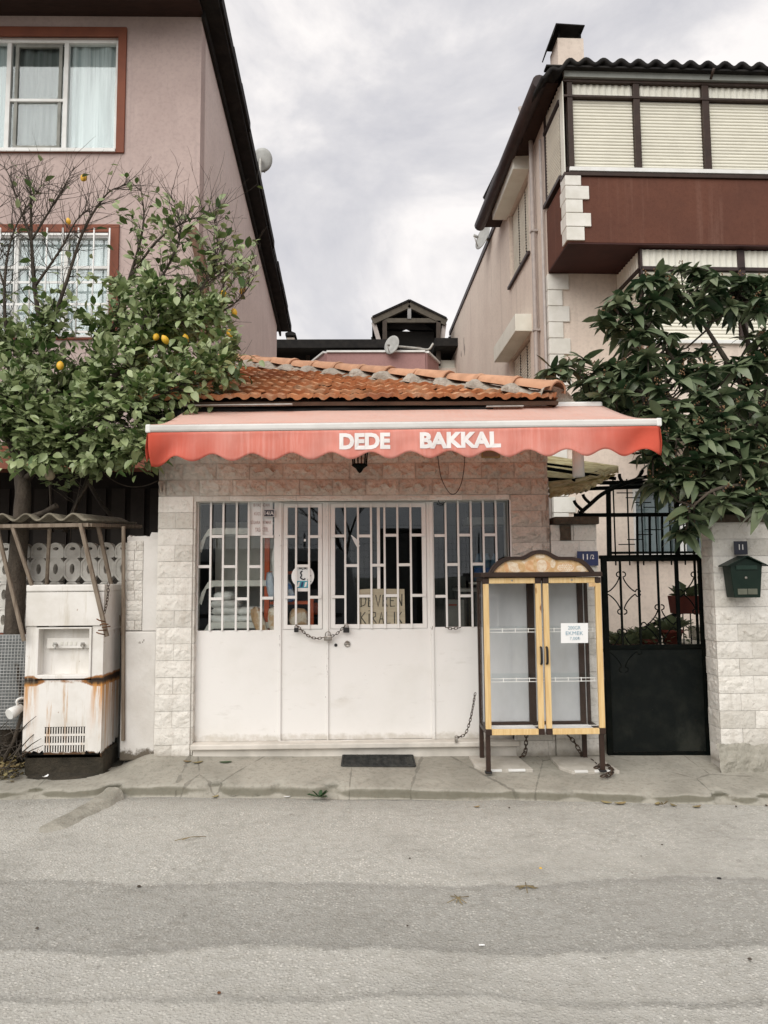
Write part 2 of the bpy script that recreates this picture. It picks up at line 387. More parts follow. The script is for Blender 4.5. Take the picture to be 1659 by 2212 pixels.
def m_whitewash():
    t = NT('whitewashed_plaster'); z = t.xyz()[2]
    n = t.noise(3, 6, .6); c = t.mix(t.ramp(n, .4, .7), (.70, .675, .64), (.60, .57, .53))
    ch = t.noise(16, 6, .7); c = t.mix(t.ramp(ch, .69, .72), c, (.20, .18, .15))
    foot = t.math('ADD', t.ramp(z, .05, .5, 1, 0), t.noise(9, 5, .65))
    c = t.mix(t.ramp(foot, 1.12, 1.3), c, (.13, .11, .085))
    return t.done(c, .9, t.bump(t.noise(35, 5, .65), .4, .01), .2)
M['whitewash'] = m_whitewash()
def m_doorpaint():
    t = NT('white_steel_door_paint'); z = t.xyz()[2]
    n = t.noise(1.6, 6, .6); c = t.mix(t.ramp(n, .42, .70), (.775, .755, .73), (.715, .695, .66))
    sc = t.noise(5, 6, .7, t.vec((1.0, 1, 3.0), rot=(0, .4, 0))); c = t.mix(t.math('MULTIPLY', t.ramp(sc, .58, .75), .35), c, (.50, .47, .42))
    ch = t.noise(26, 6, .75, t.vec((2.2, 2.2, .8))); x_ = t.xyz()[0]; near = None
    for p_ in (605.2, 707.5, 933):
        m_ = t.ramp(t.math('ABSOLUTE', t.math('SUBTRACT', x_, P(p_, 1450, .07).x)), .0, .035, 1, 0); near = m_ if near is None else t.math('MAXIMUM', near, m_)
    near = t.math('MULTIPLY', near, t.ramp(t.noise(2.2, 3), .45, .62)); ch = t.math('ADD', ch, t.math('MULTIPLY', near, .11)); c = t.mix(t.ramp(ch, .70, .715), c, (.10, .07, .05))
    grime = t.noise(1.1, 5, .65, t.vec((1, 1, 2.5), (4, 0, 7))); c = t.mix(t.math('MULTIPLY', t.ramp(grime, .56, .72), .30), c, (.54, .49, .42))
    foot = t.math('ADD', t.ramp(z, .28, .42, 1, 0), t.noise(12, 5, .65)); c = t.mix(t.math('MULTIPLY', t.ramp(foot, 1.2, 1.6), .6), c, (.42, .38, .31))
    return t.done(c, .55, t.bump(t.noise(3.5, 4), .22, .03), .35)
M['door'] = m_doorpaint()
def m_fridge():
    t = NT('rust_streaked_white_enamel'); z = t.xyz()[2]; ZN = P(138, 1471, -.2).z
    n = t.noise(3, 6, .6); c = t.mix(t.ramp(n, .4, .7), (.74, .715, .68), (.62, .59, .54))
    s1 = t.noise(3.2, 6, .7, t.vec((7, 7, .55), (2.0, 0, 0))); band = t.ramp(z, ZN-.10, ZN+.04, 1, 0)
    c = t.mix(t.math('MULTIPLY', t.math('MULTIPLY', t.ramp(s1, .54, .72), band), .9), c, (.46, .24, .08))
    s2 = t.noise(11, 6, .75); foot = t.math('ADD', t.ramp(z, .20, .34, 1, 0), s2); c = t.mix(t.ramp(foot, 1.03, 1.17), c, (.085, .042, .018))
    s3 = t.noise(13, 7, .75, t.vec((1, 1, .6), (5, 2, 0))); c = t.mix(t.ramp(s3, .665, .70), c, (.26, .14, .06))
    zb = t.math('ABSOLUTE', t.math('SUBTRACT', z, ZN)); xe = t.math('ABSOLUTE', t.math('SUBTRACT', t.xyz()[0], P(138, 1450, -.2).x))
    rb = t.math('ADD', t.math('ADD', t.ramp(zb, .0, .06, .46, 0), t.math('MULTIPLY', t.ramp(xe, .10, .27), .38)), t.math('MULTIPLY', t.noise(16, 6, .7), .5)); rb = t.math('MULTIPLY', rb, t.ramp(zb, .045, .075, 1, 0))
    c = t.mix(t.ramp(rb, .66, .80), c, (.30, .13, .04)); c = t.mix(t.ramp(rb, .84, .98), c, (.03, .017, .010))
    corner = t.math('MULTIPLY', t.ramp(xe, .17, .26), t.math('MULTIPLY', t.ramp(z, ZN-.5, ZN-.02), t.ramp(z, ZN-.04, ZN, 1, 0))); cn = t.noise(3.5, 6, .7, t.vec((9, 9, .5), (4, 1, 0)))
    c = t.mix(t.math('MULTIPLY', t.math('MULTIPLY', corner, t.ramp(cn, .40, .60)), .95), c, (.52, .24, .06))
    s4 = t.noise(4, 6, .7, t.vec((4, 4, .4), (9, 0, 0))); c = t.mix(t.math('MULTIPLY', t.ramp(s4, .52, .72), .45), c, (.42, .36, .26))
    return t.done(c, .6, t.bump(t.noise(24, 5, .65), .2, .008), .3)
M['fridge'] = m_fridge()
def m_asphalt():
    t = NT('worn_pale_asphalt'); x, y, z = t.xyz()
    wv = t.noise(.45, 3, .5, t.vec((1, .5, 1), (7, 2, 0))); wv2 = t.noise(2.6, 5, .65); wv3 = t.noise(42, 5, .75)
    c5 = lambda v, k: t.math('MULTIPLY', t.math('SUBTRACT', v, .5), k)
    yy = t.math('ADD', t.math('ADD', y, c5(wv, .62)), t.math('ADD', t.math('ADD', c5(wv2, .16), c5(wv3, .12)), t.math('MULTIPLY', x, .02)))
    u = t.math('DIVIDE', t.math('ADD', yy, 4.6), 4.0)
    band = t.curve(u, [(0.0, (.98,)*3), (.278, (1.0,)*3), (.288, (.58,)*3), (.300, (.93,)*3), (.345, (1.03,)*3), (.352, (.62,)*3), (.362, (.94,)*3), (.440, (1.04,)*3), (.450, (.66,)*3), (.462, (.78,)*3), (.60, (.84,)*3), (.622, (.74,)*3), (.628, (1.03,)*3), (.80, (1.07,)*3), (.93, (1.0,)*3), (.985, (.76,)*3), (1.0, (.70,)*3)])
    v1 = t.voro(64, outp='Color', vec=t.vec((1, 1, 0))); vv = t.n('ShaderNodeSeparateColor'); t.l(v1, vv.inputs[0])
    d1 = t.voro(64, vec=t.vec((1, 1, 0)))
    patch = t.ramp(t.noise(2.2, 5, .65, t.vec((1, 1, 1), (9, 4, 0))), .38, .62)
    chip = t.math('MULTIPLY', t.math('MULTIPLY', t.ramp(vv.outputs[0], .40, 1.0), t.ramp(d1, .28, .55, 1, 0)), t.math('ADD', t.math('MULTIPLY', patch, .6), .4))
    mo = t.noise(16, 5, .7); f = t.noise(190, 4, .75); g = t.noise(6, 6, .65); g2 = t.noise(1.3, 6, .65)
    c = t.mix(t.ramp(f, .34, .68), (.51, .495, .45), (.345, .335, .305))
    c = t.mix(t.math('MULTIPLY', t.ramp(mo, .42, .66), .45), c, (.285, .27, .23))
    c = t.mix(t.math('MULTIPLY', chip, .72), c, (.74, .715, .65))
    pit = t.ramp(t.voro(60, vec=t.vec((1, 1, 0), (3, 7, 0))), .10, .20, 1, 0); c = t.mix(t.math('MULTIPLY', pit, .55), c, (.085, .08, .068))
    c = t.mix(1.0, c, band, 'MULTIPLY')
    c = t.mix(t.math('MULTIPLY', t.ramp(g2, .44, .74), .42), c, (.20, .19, .165))
    pol = t.noise(.8, 4, .6, t.vec((.25, 1.6, 1), (2, 5, 0))); c = t.mix(t.math('MULTIPLY', t.ramp(pol, .48, .70), .30), c, (.50, .48, .43))
    c = t.mix(t.math('MULTIPLY', t.ramp(g, .64, .74), .55), c, (.11, .10, .085))
    oil = t.noise(3.4, 4, .6, t.vec((1, 1, 1), (31, 8, 0))); c = t.mix(t.math('MULTIPLY', t.ramp(oil, .70, .76), .55), c, (.07, .065, .055))
    dv = t.n('ShaderNodeVectorMath'); dv.operation = 'ADD'; dn = t.n('ShaderNodeTexNoise'); dn.inputs['Scale'].default_value = 3.0; dn.inputs['Detail'].default_value = 5; t.l(t.pos, dn.inputs['Vector'])
    sc = t.n('ShaderNodeVectorMath'); sc.operation = 'SCALE'; sc.inputs['Scale'].default_value = .35; t.l(dn.outputs['Color'], sc.inputs[0]); t.l(t.pos, dv.inputs[0]); t.l(sc.outputs[0], dv.inputs[1])
    ck = t.voro(.75, vec=t.vec((.55, 1, 0), (.3, .6, 0), src=dv.outputs[0]), feature='DISTANCE_TO_EDGE'); cm = t.ramp(t.noise(.9, 3, .5, t.vec((1, 1, 1), (12, 0, 0))), .48, .58)
    crack = t.math('MULTIPLY', t.ramp(ck, .001, .007, 1, 0), cm); c = t.mix(t.math('MULTIPLY', crack, .14), c, (.06, .055, .045))
    h = t.math('ADD', t.math('MULTIPLY', t.ramp(d1, .2, .6, 1, 0), .7), t.noise(120, 4, .7))
    return t.done(c, .88, t.bump(h, .6, .007), .22)
M['asphalt'] = m_asphalt()
def m_pavement():
    t = NT('stained_concrete_pavement'); x, y, z = t.xyz()
    n = t.noise(1.8, 6, .65); f = t.noise(28, 6, .7)
    c = t.mix(t.ramp(n, .38, .68), (.37, .35, .30), (.275, .26, .22))
    c = t.mix(t.math('MULTIPLY', t.ramp(f, .45, .75), .45), c, (.12, .11, .085))
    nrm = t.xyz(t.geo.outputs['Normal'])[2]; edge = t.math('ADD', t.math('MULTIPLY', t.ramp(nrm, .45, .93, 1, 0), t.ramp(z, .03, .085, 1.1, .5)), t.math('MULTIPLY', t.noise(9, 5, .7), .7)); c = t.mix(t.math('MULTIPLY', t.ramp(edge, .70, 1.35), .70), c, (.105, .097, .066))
    vc = t.voro(1.1, vec=t.vec((1, .45, 0), (0.35, .2, 0), src=None), feature='DISTANCE_TO_EDGE'); wob_ = t.noise(9, 3)
    crack = t.ramp(t.math('ADD', vc, t.math('MULTIPLY', t.math('SUBTRACT', wob_, .5), .035)), .001, .005, 1, 0); c = t.mix(t.math('MULTIPLY', crack, .35), c, (.045, .04, .03))
    h = t.math('SUBTRACT', t.noise(55, 6, .7), t.math('MULTIPLY', crack, .6))
    return t.done(c, .92, t.bump(h, .5, .012), .2)
M['pavement'] = m_pavement()
M['strip'] = simple('patched_concrete', (.36, .34, .29), (.25, .235, .195), 7, .95, .8, 45, .015)
def m_ground():
    return simple('far_ground', (.16, .145, .115), (.11, .10, .075), .5, .95, .3, 8)
M['ground'] = m_ground()
def m_tiles():
    t = NT('old_clay_roof_tile'); n = t.noise(16, 6, .7); m = t.noise(4.5, 6, .65)
    c = t.curve(t.rnd(), [(0, (.36, .145, .065)), (.35, (.52, .24, .115)), (.7, (.45, .18, .08)), (1, (.31, .13, .07))])
    c = t.mix(t.math('MULTIPLY', t.ramp(n, .46, .72), .6), c, (.18, .105, .06))
    c = t.mix(t.math('MULTIPLY', t.ramp(m, .48, .68), .7), c, (.56, .41, .28))
    dk = t.noise(7, 6, .7, t.vec((1,1,1),(4,4,4))); c = t.mix(t.math('MULTIPLY', t.ramp(dk, .58, .72), .45), c, (.10, .07, .05))
    b = t.noise(60, 4, .6)
    return t.done(c, .85, t.bump(b, .3, .006), .2)
M['tile'] = m_tiles()
M['hip'] = simple('pale_clay_hip_tile', (.54, .30, .185), (.40, .215, .13), 8, .85, .25, 50, rnd=.15)
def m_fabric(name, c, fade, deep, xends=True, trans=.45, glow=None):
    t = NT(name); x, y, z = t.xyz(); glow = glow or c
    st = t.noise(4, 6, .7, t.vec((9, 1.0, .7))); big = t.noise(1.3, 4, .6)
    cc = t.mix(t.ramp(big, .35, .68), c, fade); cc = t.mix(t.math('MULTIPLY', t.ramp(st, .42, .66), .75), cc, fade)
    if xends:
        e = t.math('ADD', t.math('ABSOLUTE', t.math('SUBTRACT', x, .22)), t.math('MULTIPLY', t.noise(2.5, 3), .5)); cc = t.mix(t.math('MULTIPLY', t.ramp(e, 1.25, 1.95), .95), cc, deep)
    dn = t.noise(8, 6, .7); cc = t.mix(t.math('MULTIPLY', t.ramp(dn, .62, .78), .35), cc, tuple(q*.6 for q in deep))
    t.b.inputs['Roughness'].default_value = .85; t.b.inputs['Specular IOR Level'].default_value = .15; t.l(cc, t.b.inputs['Base Color'])
    tr = t.n('ShaderNodeBsdfTranslucent'); tr.inputs[0].default_value = (*glow, 1); ms = t.n('ShaderNodeMixShader'); ms.inputs[0].default_value = trans
    b = t.bump(t.noise(260, 2), .12, .002); b = t.bump(t.noise(3.2, 4, .5, t.vec((1.6, 1.6, .8))), .35, .05, b); t.l(b, t.b.inputs['Normal'])
    t.l(t.b.outputs[0], ms.inputs[1]); t.l(tr.outputs[0], ms.inputs[2]); t.l(ms.outputs[0], t.out.inputs[0]); return t.m
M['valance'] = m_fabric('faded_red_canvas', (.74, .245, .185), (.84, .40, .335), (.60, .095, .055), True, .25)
M['canopy_cloth'] = m_fabric('bleached_red_canvas', (.89, .64, .55), (.91, .75, .68), (.74, .36, .30), False, .52, (.90, .55, .40))
def m_plastic_sheet():
    t = NT('yellowed_corrugated_plastic'); n = t.noise(6, 6, .7, t.vec((1, 4, 1)))
    cc = t.mix(t.ramp(n, .42, .66), (.84, .79, .55), (.55, .46, .24)); t.l(cc, t.b.inputs['Base Color']); t.b.inputs['Roughness'].default_value = .5
    tr = t.n('ShaderNodeBsdfTranslucent'); t.l(cc, tr.inputs[0]); ms = t.n('ShaderNodeMixShader'); ms.inputs[0].default_value = .6
    t.l(t.b.outputs[0], ms.inputs[1]); t.l(tr.outputs[0], ms.inputs[2]); t.l(ms.outputs[0], t.out.inputs[0]); return t.m
M['plastic_sheet'] = m_plastic_sheet()
def m_leaf(name, a, b, pale, rough=.38):
    t = NT(name); r_ = t.rnd(); n = t.noise(11, 3); at = t.n('ShaderNodeAttribute'); at.attribute_name = 'leafrnd'
    q = t.math('FRACT', t.math('ADD', at.outputs['Fac'], t.math('MULTIPLY', r_, 3.7)))
    cc = t.curve(q, [(0, a), (.40, b), (.68, tuple((x+y)/2 for x, y in zip(b, pale))), (1, pale)])  # pale tones: lighter leaves, and sky highlights put into the colour
    cc = t.mix(t.math('MULTIPLY', t.ramp(n, .4, .7), .3), cc, tuple(x*.6 for x in a))
    back = t.mix(t.geo.outputs['Backfacing'], cc, t.mix(.5, cc, pale))
    t.l(back, t.b.inputs['Base Color']); t.b.inputs['Roughness'].default_value = rough; t.b.inputs['Specular IOR Level'].default_value = .5
    tr = t.n('ShaderNodeBsdfTranslucent'); t.l(cc, tr.inputs[0]); ms = t.n('ShaderNodeMixShader'); ms.inputs[0].default_value = .22
    t.l(t.b.outputs[0], ms.inputs[1]); t.l(tr.outputs[0], ms.inputs[2]); t.l(ms.outputs[0], t.out.inputs[0]); return t.m
M['lemon_leaf'] = m_leaf('lemon_leaf', (.052, .108, .028), (.130, .200, .060), (.41, .47, .24))
M['loquat_leaf'] = m_leaf('loquat_leaf', (.024, .054, .026), (.052, .092, .040), (.19, .225, .125), .34)
def m_glass(name, refl=.16, tint=(.75, .80, .80), fr=.8):
    t = NT(name); t.t.nodes.remove(t.b)
    tr = t.n('ShaderNodeBsdfTransparent'); tr.inputs[0].default_value = (*tint, 1)
    gl = t.n('ShaderNodeBsdfGlossy'); gl.inputs['Roughness'].default_value = .015; gl.inputs[0].default_value = (.92, .96, .98, 1)
    lw = t.n('ShaderNodeLayerWeight'); lw.inputs[0].default_value = .5
    f = t.math('ADD', t.math('MULTIPLY', t.math('ADD', t.math('MULTIPLY', t.math('POWER', lw.outputs['Facing'], 5.0), .6), .04), fr), refl); f = t.math('MINIMUM', f, 1.0)
    b = t.bump(t.noise(1.4, 2), .03, .02); t.l(b, gl.inputs['Normal'])
    ms = t.n('ShaderNodeMixShader'); t.l(f, ms.inputs[0]); t.l(tr.outputs[0], ms.inputs[1]); t.l(gl.outputs[0], ms.inputs[2]); t.l(ms.outputs[0], t.out.inputs[0]); return t.m
M['glass'] = m_glass('shop_window_glass', .018, (.92, .94, .94), .65)
M['clear'] = m_glass('clear_cabinet_glass', .0, (.997, .998, .998), .22)
M['houseglass'] = m_glass('house_window_glass', .02, (.95, .97, .97))
def m_frost():
    t = NT('frosted_rear_panel'); t.t.nodes.remove(t.b)
    tr = t.n('ShaderNodeBsdfTransparent'); df = t.n('ShaderNodeBsdfDiffuse'); tl = t.n('ShaderNodeBsdfTranslucent'); df.inputs[0].default_value = (.80, .82, .84, 1); tl.inputs[0].default_value = (.80, .82, .84, 1)
    a = t.n('ShaderNodeMixShader'); a.inputs[0].default_value = .4; t.l(df.outputs[0], a.inputs[1]); t.l(tl.outputs[0], a.inputs[2])
    b = t.n('ShaderNodeMixShader'); t.l(t.ramp(t.noise(2.5, 4, .6, t.vec((1, 1, .5))), .3, .7, .50, .66), b.inputs[0]); t.l(tr.outputs[0], b.inputs[1]); t.l(a.outputs[0], b.inputs[2]); t.l(b.outputs[0], t.out.inputs[0]); return t.m
M['frost'] = m_frost()
def m_curtain():
    t = NT('net_curtain'); x, y, z = t.xyz()
    n = t.noise(3, 5, .6, t.vec((8, 1, .3))); c = t.mix(t.ramp(n, .35, .68), (.56, .61, .61), (.35, .40, .40))
    return t.done(c, .9)
M['curtain'] = m_curtain()
def m_wood():
    t = NT('golden_pine'); n = t.noise(4, 6, .6, t.vec((14, 14, 1.1))); k = t.noise(5, 3, .5, t.vec((3, 3, 1.0), (4, 1, 2)))
    c = t.mix(t.ramp(n, .38, .66), (.73, .53, .265), (.64, .425, .185)); c = t.mix(t.ramp(k, .70, .76), c, (.28, .12, .035))
    return t.done(c, .45, t.bump(n, .06, .002), .4)
M['pine'] = m_wood()
# ================================================================== GROUND, ROAD, PAVEMENT
MB().quad((-200,-200,-.03), (200,-200,-.03), (200,300,-.03), (-200,300,-.03)).build('ground', M['ground'], kind='structure')
def road_z(x, y):
    return .010*wob(x*.35, y*.8, 3.1) + .004*wob(x*1.7, y*2.4, 9.0)
MB().grid(lambda u, v: (-14+28*u, -9.2+8.75*v, road_z(-14+28*u, -9.2+8.75*v)), 140, 90).build('road', M['asphalt'], kind='structure')
PAV = .15
kerb_px = [(-500,1716,.05), (0,1727,.055), (150,1724,.058), (240,1721,.070), (420,1721,.084), (620,1723,.086), (860,1726,.072), (1050,1728,.070), (1210,1731,.070), (1400,1735,.062), (1659,1739,.056), (2300,1752,.056)]
kp = [(PZ(a, b, 0).x, PZ(a, b, 0).y, h) for a, b, h in kerb_px]
kp = [(-7.5, kp[0][1]-.02, .05)] + [k for k in kp if -7 < k[0] < 7] + [(7.5, kp[-1][1]-.05, .056)]
def kerb_at(x):
    for a, b in zip(kp, kp[1:]):
        if a[0] <= x <= b[0]:
            t = (x-a[0])/(b[0]-a[0]); return a[1]+(b[1]-a[1])*t, a[2]+(b[2]-a[2])*t
    return kp[-1][1], kp[-1][2]
def pz(x, y):
    """height of the pavement: it climbs from the kerb to the shop front and sinks left of the shop"""
    yk, h = kerb_at(x); zb = .158-.0115*(x+.15)
    l = min(1, max(0, (-1.75-x)/.35)); l = l*l*(3-2*l); zb = zb*(1-l)+.085*l
    t = min(1.3, max(0, (y-yk-.05)/(0-yk-.05))); return h+(zb-h)*t
def PG(px, py, dz=0.0):
    """where a picture point meets the pavement"""
    z = .1
    for _ in range(8): p = PZ(px, py, z); z = pz(p.x, p.y)
    return Vector((p.x, p.y, z+dz))
m = MB(); n = 460; prof = [(-.015,-.04),(.0,.02),(.008,.50),(.016,.80),(.032,.96),(.060,1.0)]; NR = len(prof)+9
def kerb_pt(u, v):
    x = -7.5+15*u; yk, h = kerb_at(x); i = int(round(v*(NR-1)))
    j = .016*wob(x*2.2, 0, min(i, 5)*.15)+.010*wob(x*9, 1, min(i, 5)*.3)
    chip = max(0, wob(x*5, 3.3, 0)-.22)*.16
    if i < len(prof):
        dy, zf = prof[i]; y = yk+dy+j+(chip if 1 < i < 5 else 0); z = h*zf
        if 1 < i < 5: z += .009*wob(x*7, i*.7, 4)-chip*.3
    else:
        k = (i-len(prof)+1)/9; y0 = yk+.06+j; y = y0+(.45-y0)*k; z = pz(x, y)+.004*wob(x*1.5, y*3, 7)+.002*wob(x*6, y*9, 2)
        if k == 1: y = .45
    return (x, y, z)
m.grid(kerb_pt, n, NR-1); m.build('pavement', M['pavement'], kind='structure')
# diagonal strip of concrete poured over the gutter
a, b = PZ(92, 1798, .0), PZ(243, 1708, .05)
d = (b-a).normalized(); s_ = Vector((-d.y, d.x, 0)).normalized()
def strip(u, v):
    p = a.lerp(b, u); q = (v-.5)*2
    ww = .10*(1+.25*wob(u*6, 2, q)) * min(1, .35+u*5)
    h = .022*(1-abs(q)**3)*(1+.4*wob(u*9, q*2, 4)) * min(1, u*6+.15)
    c = p + s_*(q*ww); return (c.x, c.y, -.004 + h + max(0,u-.55)**2*.28*(1-abs(q)**4))
tag(MB().grid(strip, 40, 10).build('concrete_strip', M['strip']), 'rough diagonal strip of concrete crossing the gutter beside the kerb', 'concrete')
# earth bed in front of the garden wall
box('garden_soil', M['soil'], None, -7, -1.86, .02, 2.9, .02, .10)['kind'] = 'structure'
box('passage_floor', M['pavement'], None, 1.4, 8, .46, 5.5, .02, .12)['kind'] = 'structure'
box('yard_floor', M['pavement'], None, -7, 8, 5.6, 22, .0, .06)['kind'] = 'structure'

# ================================================================== split-face blocks (each block an object; six stone faces shared between them)
def block_mesh(seed, nx=10, nz=5, mat='block'):
    rr = random.Random(seed); vs_ = []; fs_ = []
    for j in range(nz+1):
        for i in range(nx+1):
            u, v = i/nx, j/nz; e = min(u, 1-u)*3.0; e2 = min(v, 1-v)*2.0
            k = min(1, min(e*2.2, e2*1.6))
            y = -k*max(.001, .009 + .020*wob(u*6.0+seed*3, v*3.2, seed) + .010*wob(u*14+seed, v*7, seed) + rr.uniform(-.003, .006))
            edge = (i in (0, nx)) or (j in (0, nz))
            vs_.append((u + (0 if edge else rr.uniform(-.035, .035)), 0 if edge else y, v + (0 if edge else rr.uniform(-.06, .06))))
    for j in range(nz):
        for i in range(nx):
            a_ = j*(nx+1)+i; q = (a_, a_+1, a_+nx+2, a_+nx+1)
            if rr.random() < .5: fs_ += [(q[0], q[1], q[2]), (q[0], q[2], q[3])]
            else: fs_ += [(q[0], q[1], q[3]), (q[1], q[2], q[3])]
    b0 = len(vs_); vs_ += [(0, .05, 0), (1, .05, 0), (1, .05, 1), (0, .05, 1)]
    A, B, C, D = 0, nx, (nx+1)*(nz+1)-1, (nx+1)*nz
    fs_ += [tuple([b0, b0+1] + list(range(B, A-1, -1))), tuple([b0+2, b0+3] + list(range(D, C+1))),
            tuple([b0+1, b0+2] + [j*(nx+1)+nx for j in range(nz, -1, -1)]), tuple([b0+3, b0] + [j*(nx+1) for j in range(nz+1)])]
    me = bpy.data.meshes.new('split_face_block'); me.from_pydata(vs_, [], fs_); me.materials.append(M[mat]); me.update(); return me
BLOCKS = [block_mesh(k+1) for k in range(7)]; HALF = [block_mesh(k+20, 5, 5) for k in range(4)]
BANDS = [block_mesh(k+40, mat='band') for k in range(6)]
brr = random.Random(11)
def put_block(parent, x0, x1, z0, z1, y, rz=0.0, name='block', rel=.45):
    g = .0013; w_ = x1-x0-2*g; h_ = z1-z0-2*g
    if w_ < .012 or h_ < .012: return None
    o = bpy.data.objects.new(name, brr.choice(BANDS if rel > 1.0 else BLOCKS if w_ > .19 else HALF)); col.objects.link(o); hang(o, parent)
    o.scale = (w_, rel*brr.uniform(.75, 1.25), h_); o.rotation_euler = (0, 0, rz)
    jy = brr.uniform(-.004, .004)
    o.location = (x0+g, y+jy, z0+g) if rz == 0 else (y+jy, x0+g, z0+g)
    return o
def course(parent, x0, x1, z0, z1, y, w_, off):
    """one course of blocks between two ends with a running joint"""
    x = x0 - off
    while x < x1-1e-4:
        a_, b_ = max(x, x0), min(x+w_, x1)
        if b_-a_ > .03: put_block(parent, a_, b_, z0, z1, y, rel=2.1)
        x += w_

# ================================================================== THE CORNER SHOP
shop = thing('corner_shop', (-.15, 0, PAV), 'small whitewashed grocery shop with a red clay tile roof, barred windows and red awning', 'shop')
SX0, SX1 = P(338, 1300, 0).x, P(1186, 1100, 0).x           # ends of the front
OX0, OX1, OZ0, OZ1 = rect(420, 1081, 1106, 1604, 0)        # the opening
TOPZ = 3.05
wallm = simple('shop_core_mortar', (.56, .53, .48), (.42, .39, .35), 9, .95, .5, 40)
mb = MB()
mb.box(SX0+.004, OX0-.022, .010, .28, 0, TOPZ-.06); mb.box(OX1, SX1-.004, .010, .28, 0, TOPZ-.06); mb.box(OX0-.022, OX1, .010, .28, OZ1, TOPZ-.06)
mb.build('front_wall', wallm, shop)
mb = MB(); mb.box(SX0, SX0+.18, .28, 3.9, 0, TOPZ-.06); mb.box(SX1-.18, SX1, .28, 3.9, 0, TOPZ-.06); mb.box(SX0, SX1, 3.9, 4.1, 0, TOPZ-.06)
mb.build('side_wall', M['whitewash'], shop)
RH = .1345; BW = .277
zl = [P(380, y_, 0).z for y_ in (1072.6,)][0]
# band above the opening
for k in range(5):
    z0 = zl + .004 + k*RH
    if z0+RH > TOPZ-.02: break
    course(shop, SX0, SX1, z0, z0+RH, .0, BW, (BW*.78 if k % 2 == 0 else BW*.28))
# lintel course of small stones along the top of the opening
x = OX0
while x < OX1-.02:
    put_block(shop, x, min(x+BW, OX1), OZ1-.002, zl+.002, .004); x += BW
# left pier
px1 = OX0-.004
nrow = int((zl-PAV)/RH)+1
for k in range(nrow):
    z1 = zl - k*RH; z0 = max(z1-RH, PAV-.03)
    if z1-z0 < .03: continue
    if k % 2 == 0: put_block(shop, SX0, px1-.02, z0, z1, 0)
    else:
        mid = SX0+(px1-.02-SX0)*(.50+brr.uniform(-.02, .02)); put_block(shop, SX0, mid, z0, z1, 0); put_block(shop, mid, px1-.02, z0, z1, 0)
    if z0 > OZ0-.15:                       # the return of the pier into the opening
        put_block(shop, .012, .135, z0, z1, px1+.002, R(90))
# right pier (to the gate pillar) 
PX1 = SX1
for k in range(nrow):
    z1 = zl - k*RH; z0 = max(z1-RH, PAV-.03)
    if z1-z0 < .03: continue
    mid = OX1+.03+(PX1-OX1-.03)*(.80 if k % 2 else .93)
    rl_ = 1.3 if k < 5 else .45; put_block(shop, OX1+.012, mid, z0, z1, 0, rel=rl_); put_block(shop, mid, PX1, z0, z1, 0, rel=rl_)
    if k < 6: put_block(shop, -.10, .012, z0, z1, OX1+.014, R(90)) if False else None
box('jamb', M['whitewash'], shop, OX1, OX1+.012, -.004, .13, OZ0, OZ1)
# stone step in two pieces
sx0, sx1, sz0, sz1 = rect(412, 1603, 1122, 1633, -.02)
sa = P(760, 1616, -.03).z
box('step', M['step'], shop, sx0+.015, sx1-.02, -.012, .10, PAV-.02, sa-.002, .006)
box('step', M['step'], shop, sx0, sx1, -.05, .16, sa, P(760, 1604, -.02).z, .008)
# inside of the shop
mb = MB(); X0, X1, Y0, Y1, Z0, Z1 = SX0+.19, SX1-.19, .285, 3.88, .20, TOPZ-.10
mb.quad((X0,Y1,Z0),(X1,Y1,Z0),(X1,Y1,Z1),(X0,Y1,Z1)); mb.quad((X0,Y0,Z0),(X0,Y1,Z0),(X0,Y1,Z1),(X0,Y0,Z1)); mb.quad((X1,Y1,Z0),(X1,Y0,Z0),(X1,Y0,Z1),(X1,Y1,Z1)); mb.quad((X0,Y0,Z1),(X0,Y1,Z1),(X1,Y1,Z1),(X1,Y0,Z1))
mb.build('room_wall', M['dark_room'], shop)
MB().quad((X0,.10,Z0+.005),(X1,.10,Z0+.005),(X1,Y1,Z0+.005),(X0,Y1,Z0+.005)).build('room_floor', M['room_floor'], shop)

# ---- white steel front: four bays at Y = .07
FY = .075
def fx(px, py=1220): return P(px, py, FY).x
def fz(py, px=760): return P(px, py, FY).z
zsill, zhead = OZ0, OZ1
sep = 1361
def bar_grid(parent, xs, zt, zb, levels, y):
    """basket weave of flat bars: xs the uprights in picture x, levels the crossbar heights of each field"""
    for p_ in xs[1:-1]:
        x_ = fx(p_); box('grille_bar', M['door'], parent, x_-.0085, x_+.0085, y-.012, y, zb, zt, .002)
    for k, lv in enumerate(levels):
        a_, b_ = fx(xs[k]), fx(xs[k+1])
        for py in lv:
            z_ = fz(py, (xs[k]+xs[k+1])/2); box('grille_bar', M['door'], parent, a_+.0045, b_-.0045, y-.011, y-.001, z_-.012, z_+.012, .002)
def window_frame(parent, px0, py0, px1, py1, wd, y, name='window_frame', extra=()):
    x0, x1, z0, z1 = fx(px0), fx(px1), fz(py1, (px0+px1)/2), fz(py0, (px0+px1)/2)
    mb = MB()
    mb.ring([(x0,z0),(x1,z0),(x1,z1),(x0,z1)], [(x0+wd,z0+wd),(x1-wd,z0+wd),(x1-wd,z1-wd),(x0+wd,z1-wd)], y, y+.035)
    for e_ in extra: mb.box(fx(e_)-.013, fx(e_)+.013, y+.006, y+.03, z0+wd, z1-wd)
    o = mb.build(name, M['door'], parent, .003)
    MB().box(x0+wd-.004, x1-wd+.004, y+.020, y+.024, z0+wd-.004, z1-wd+.004).build('pane', M['glass'], parent)
    return x0, x1, z0, z1
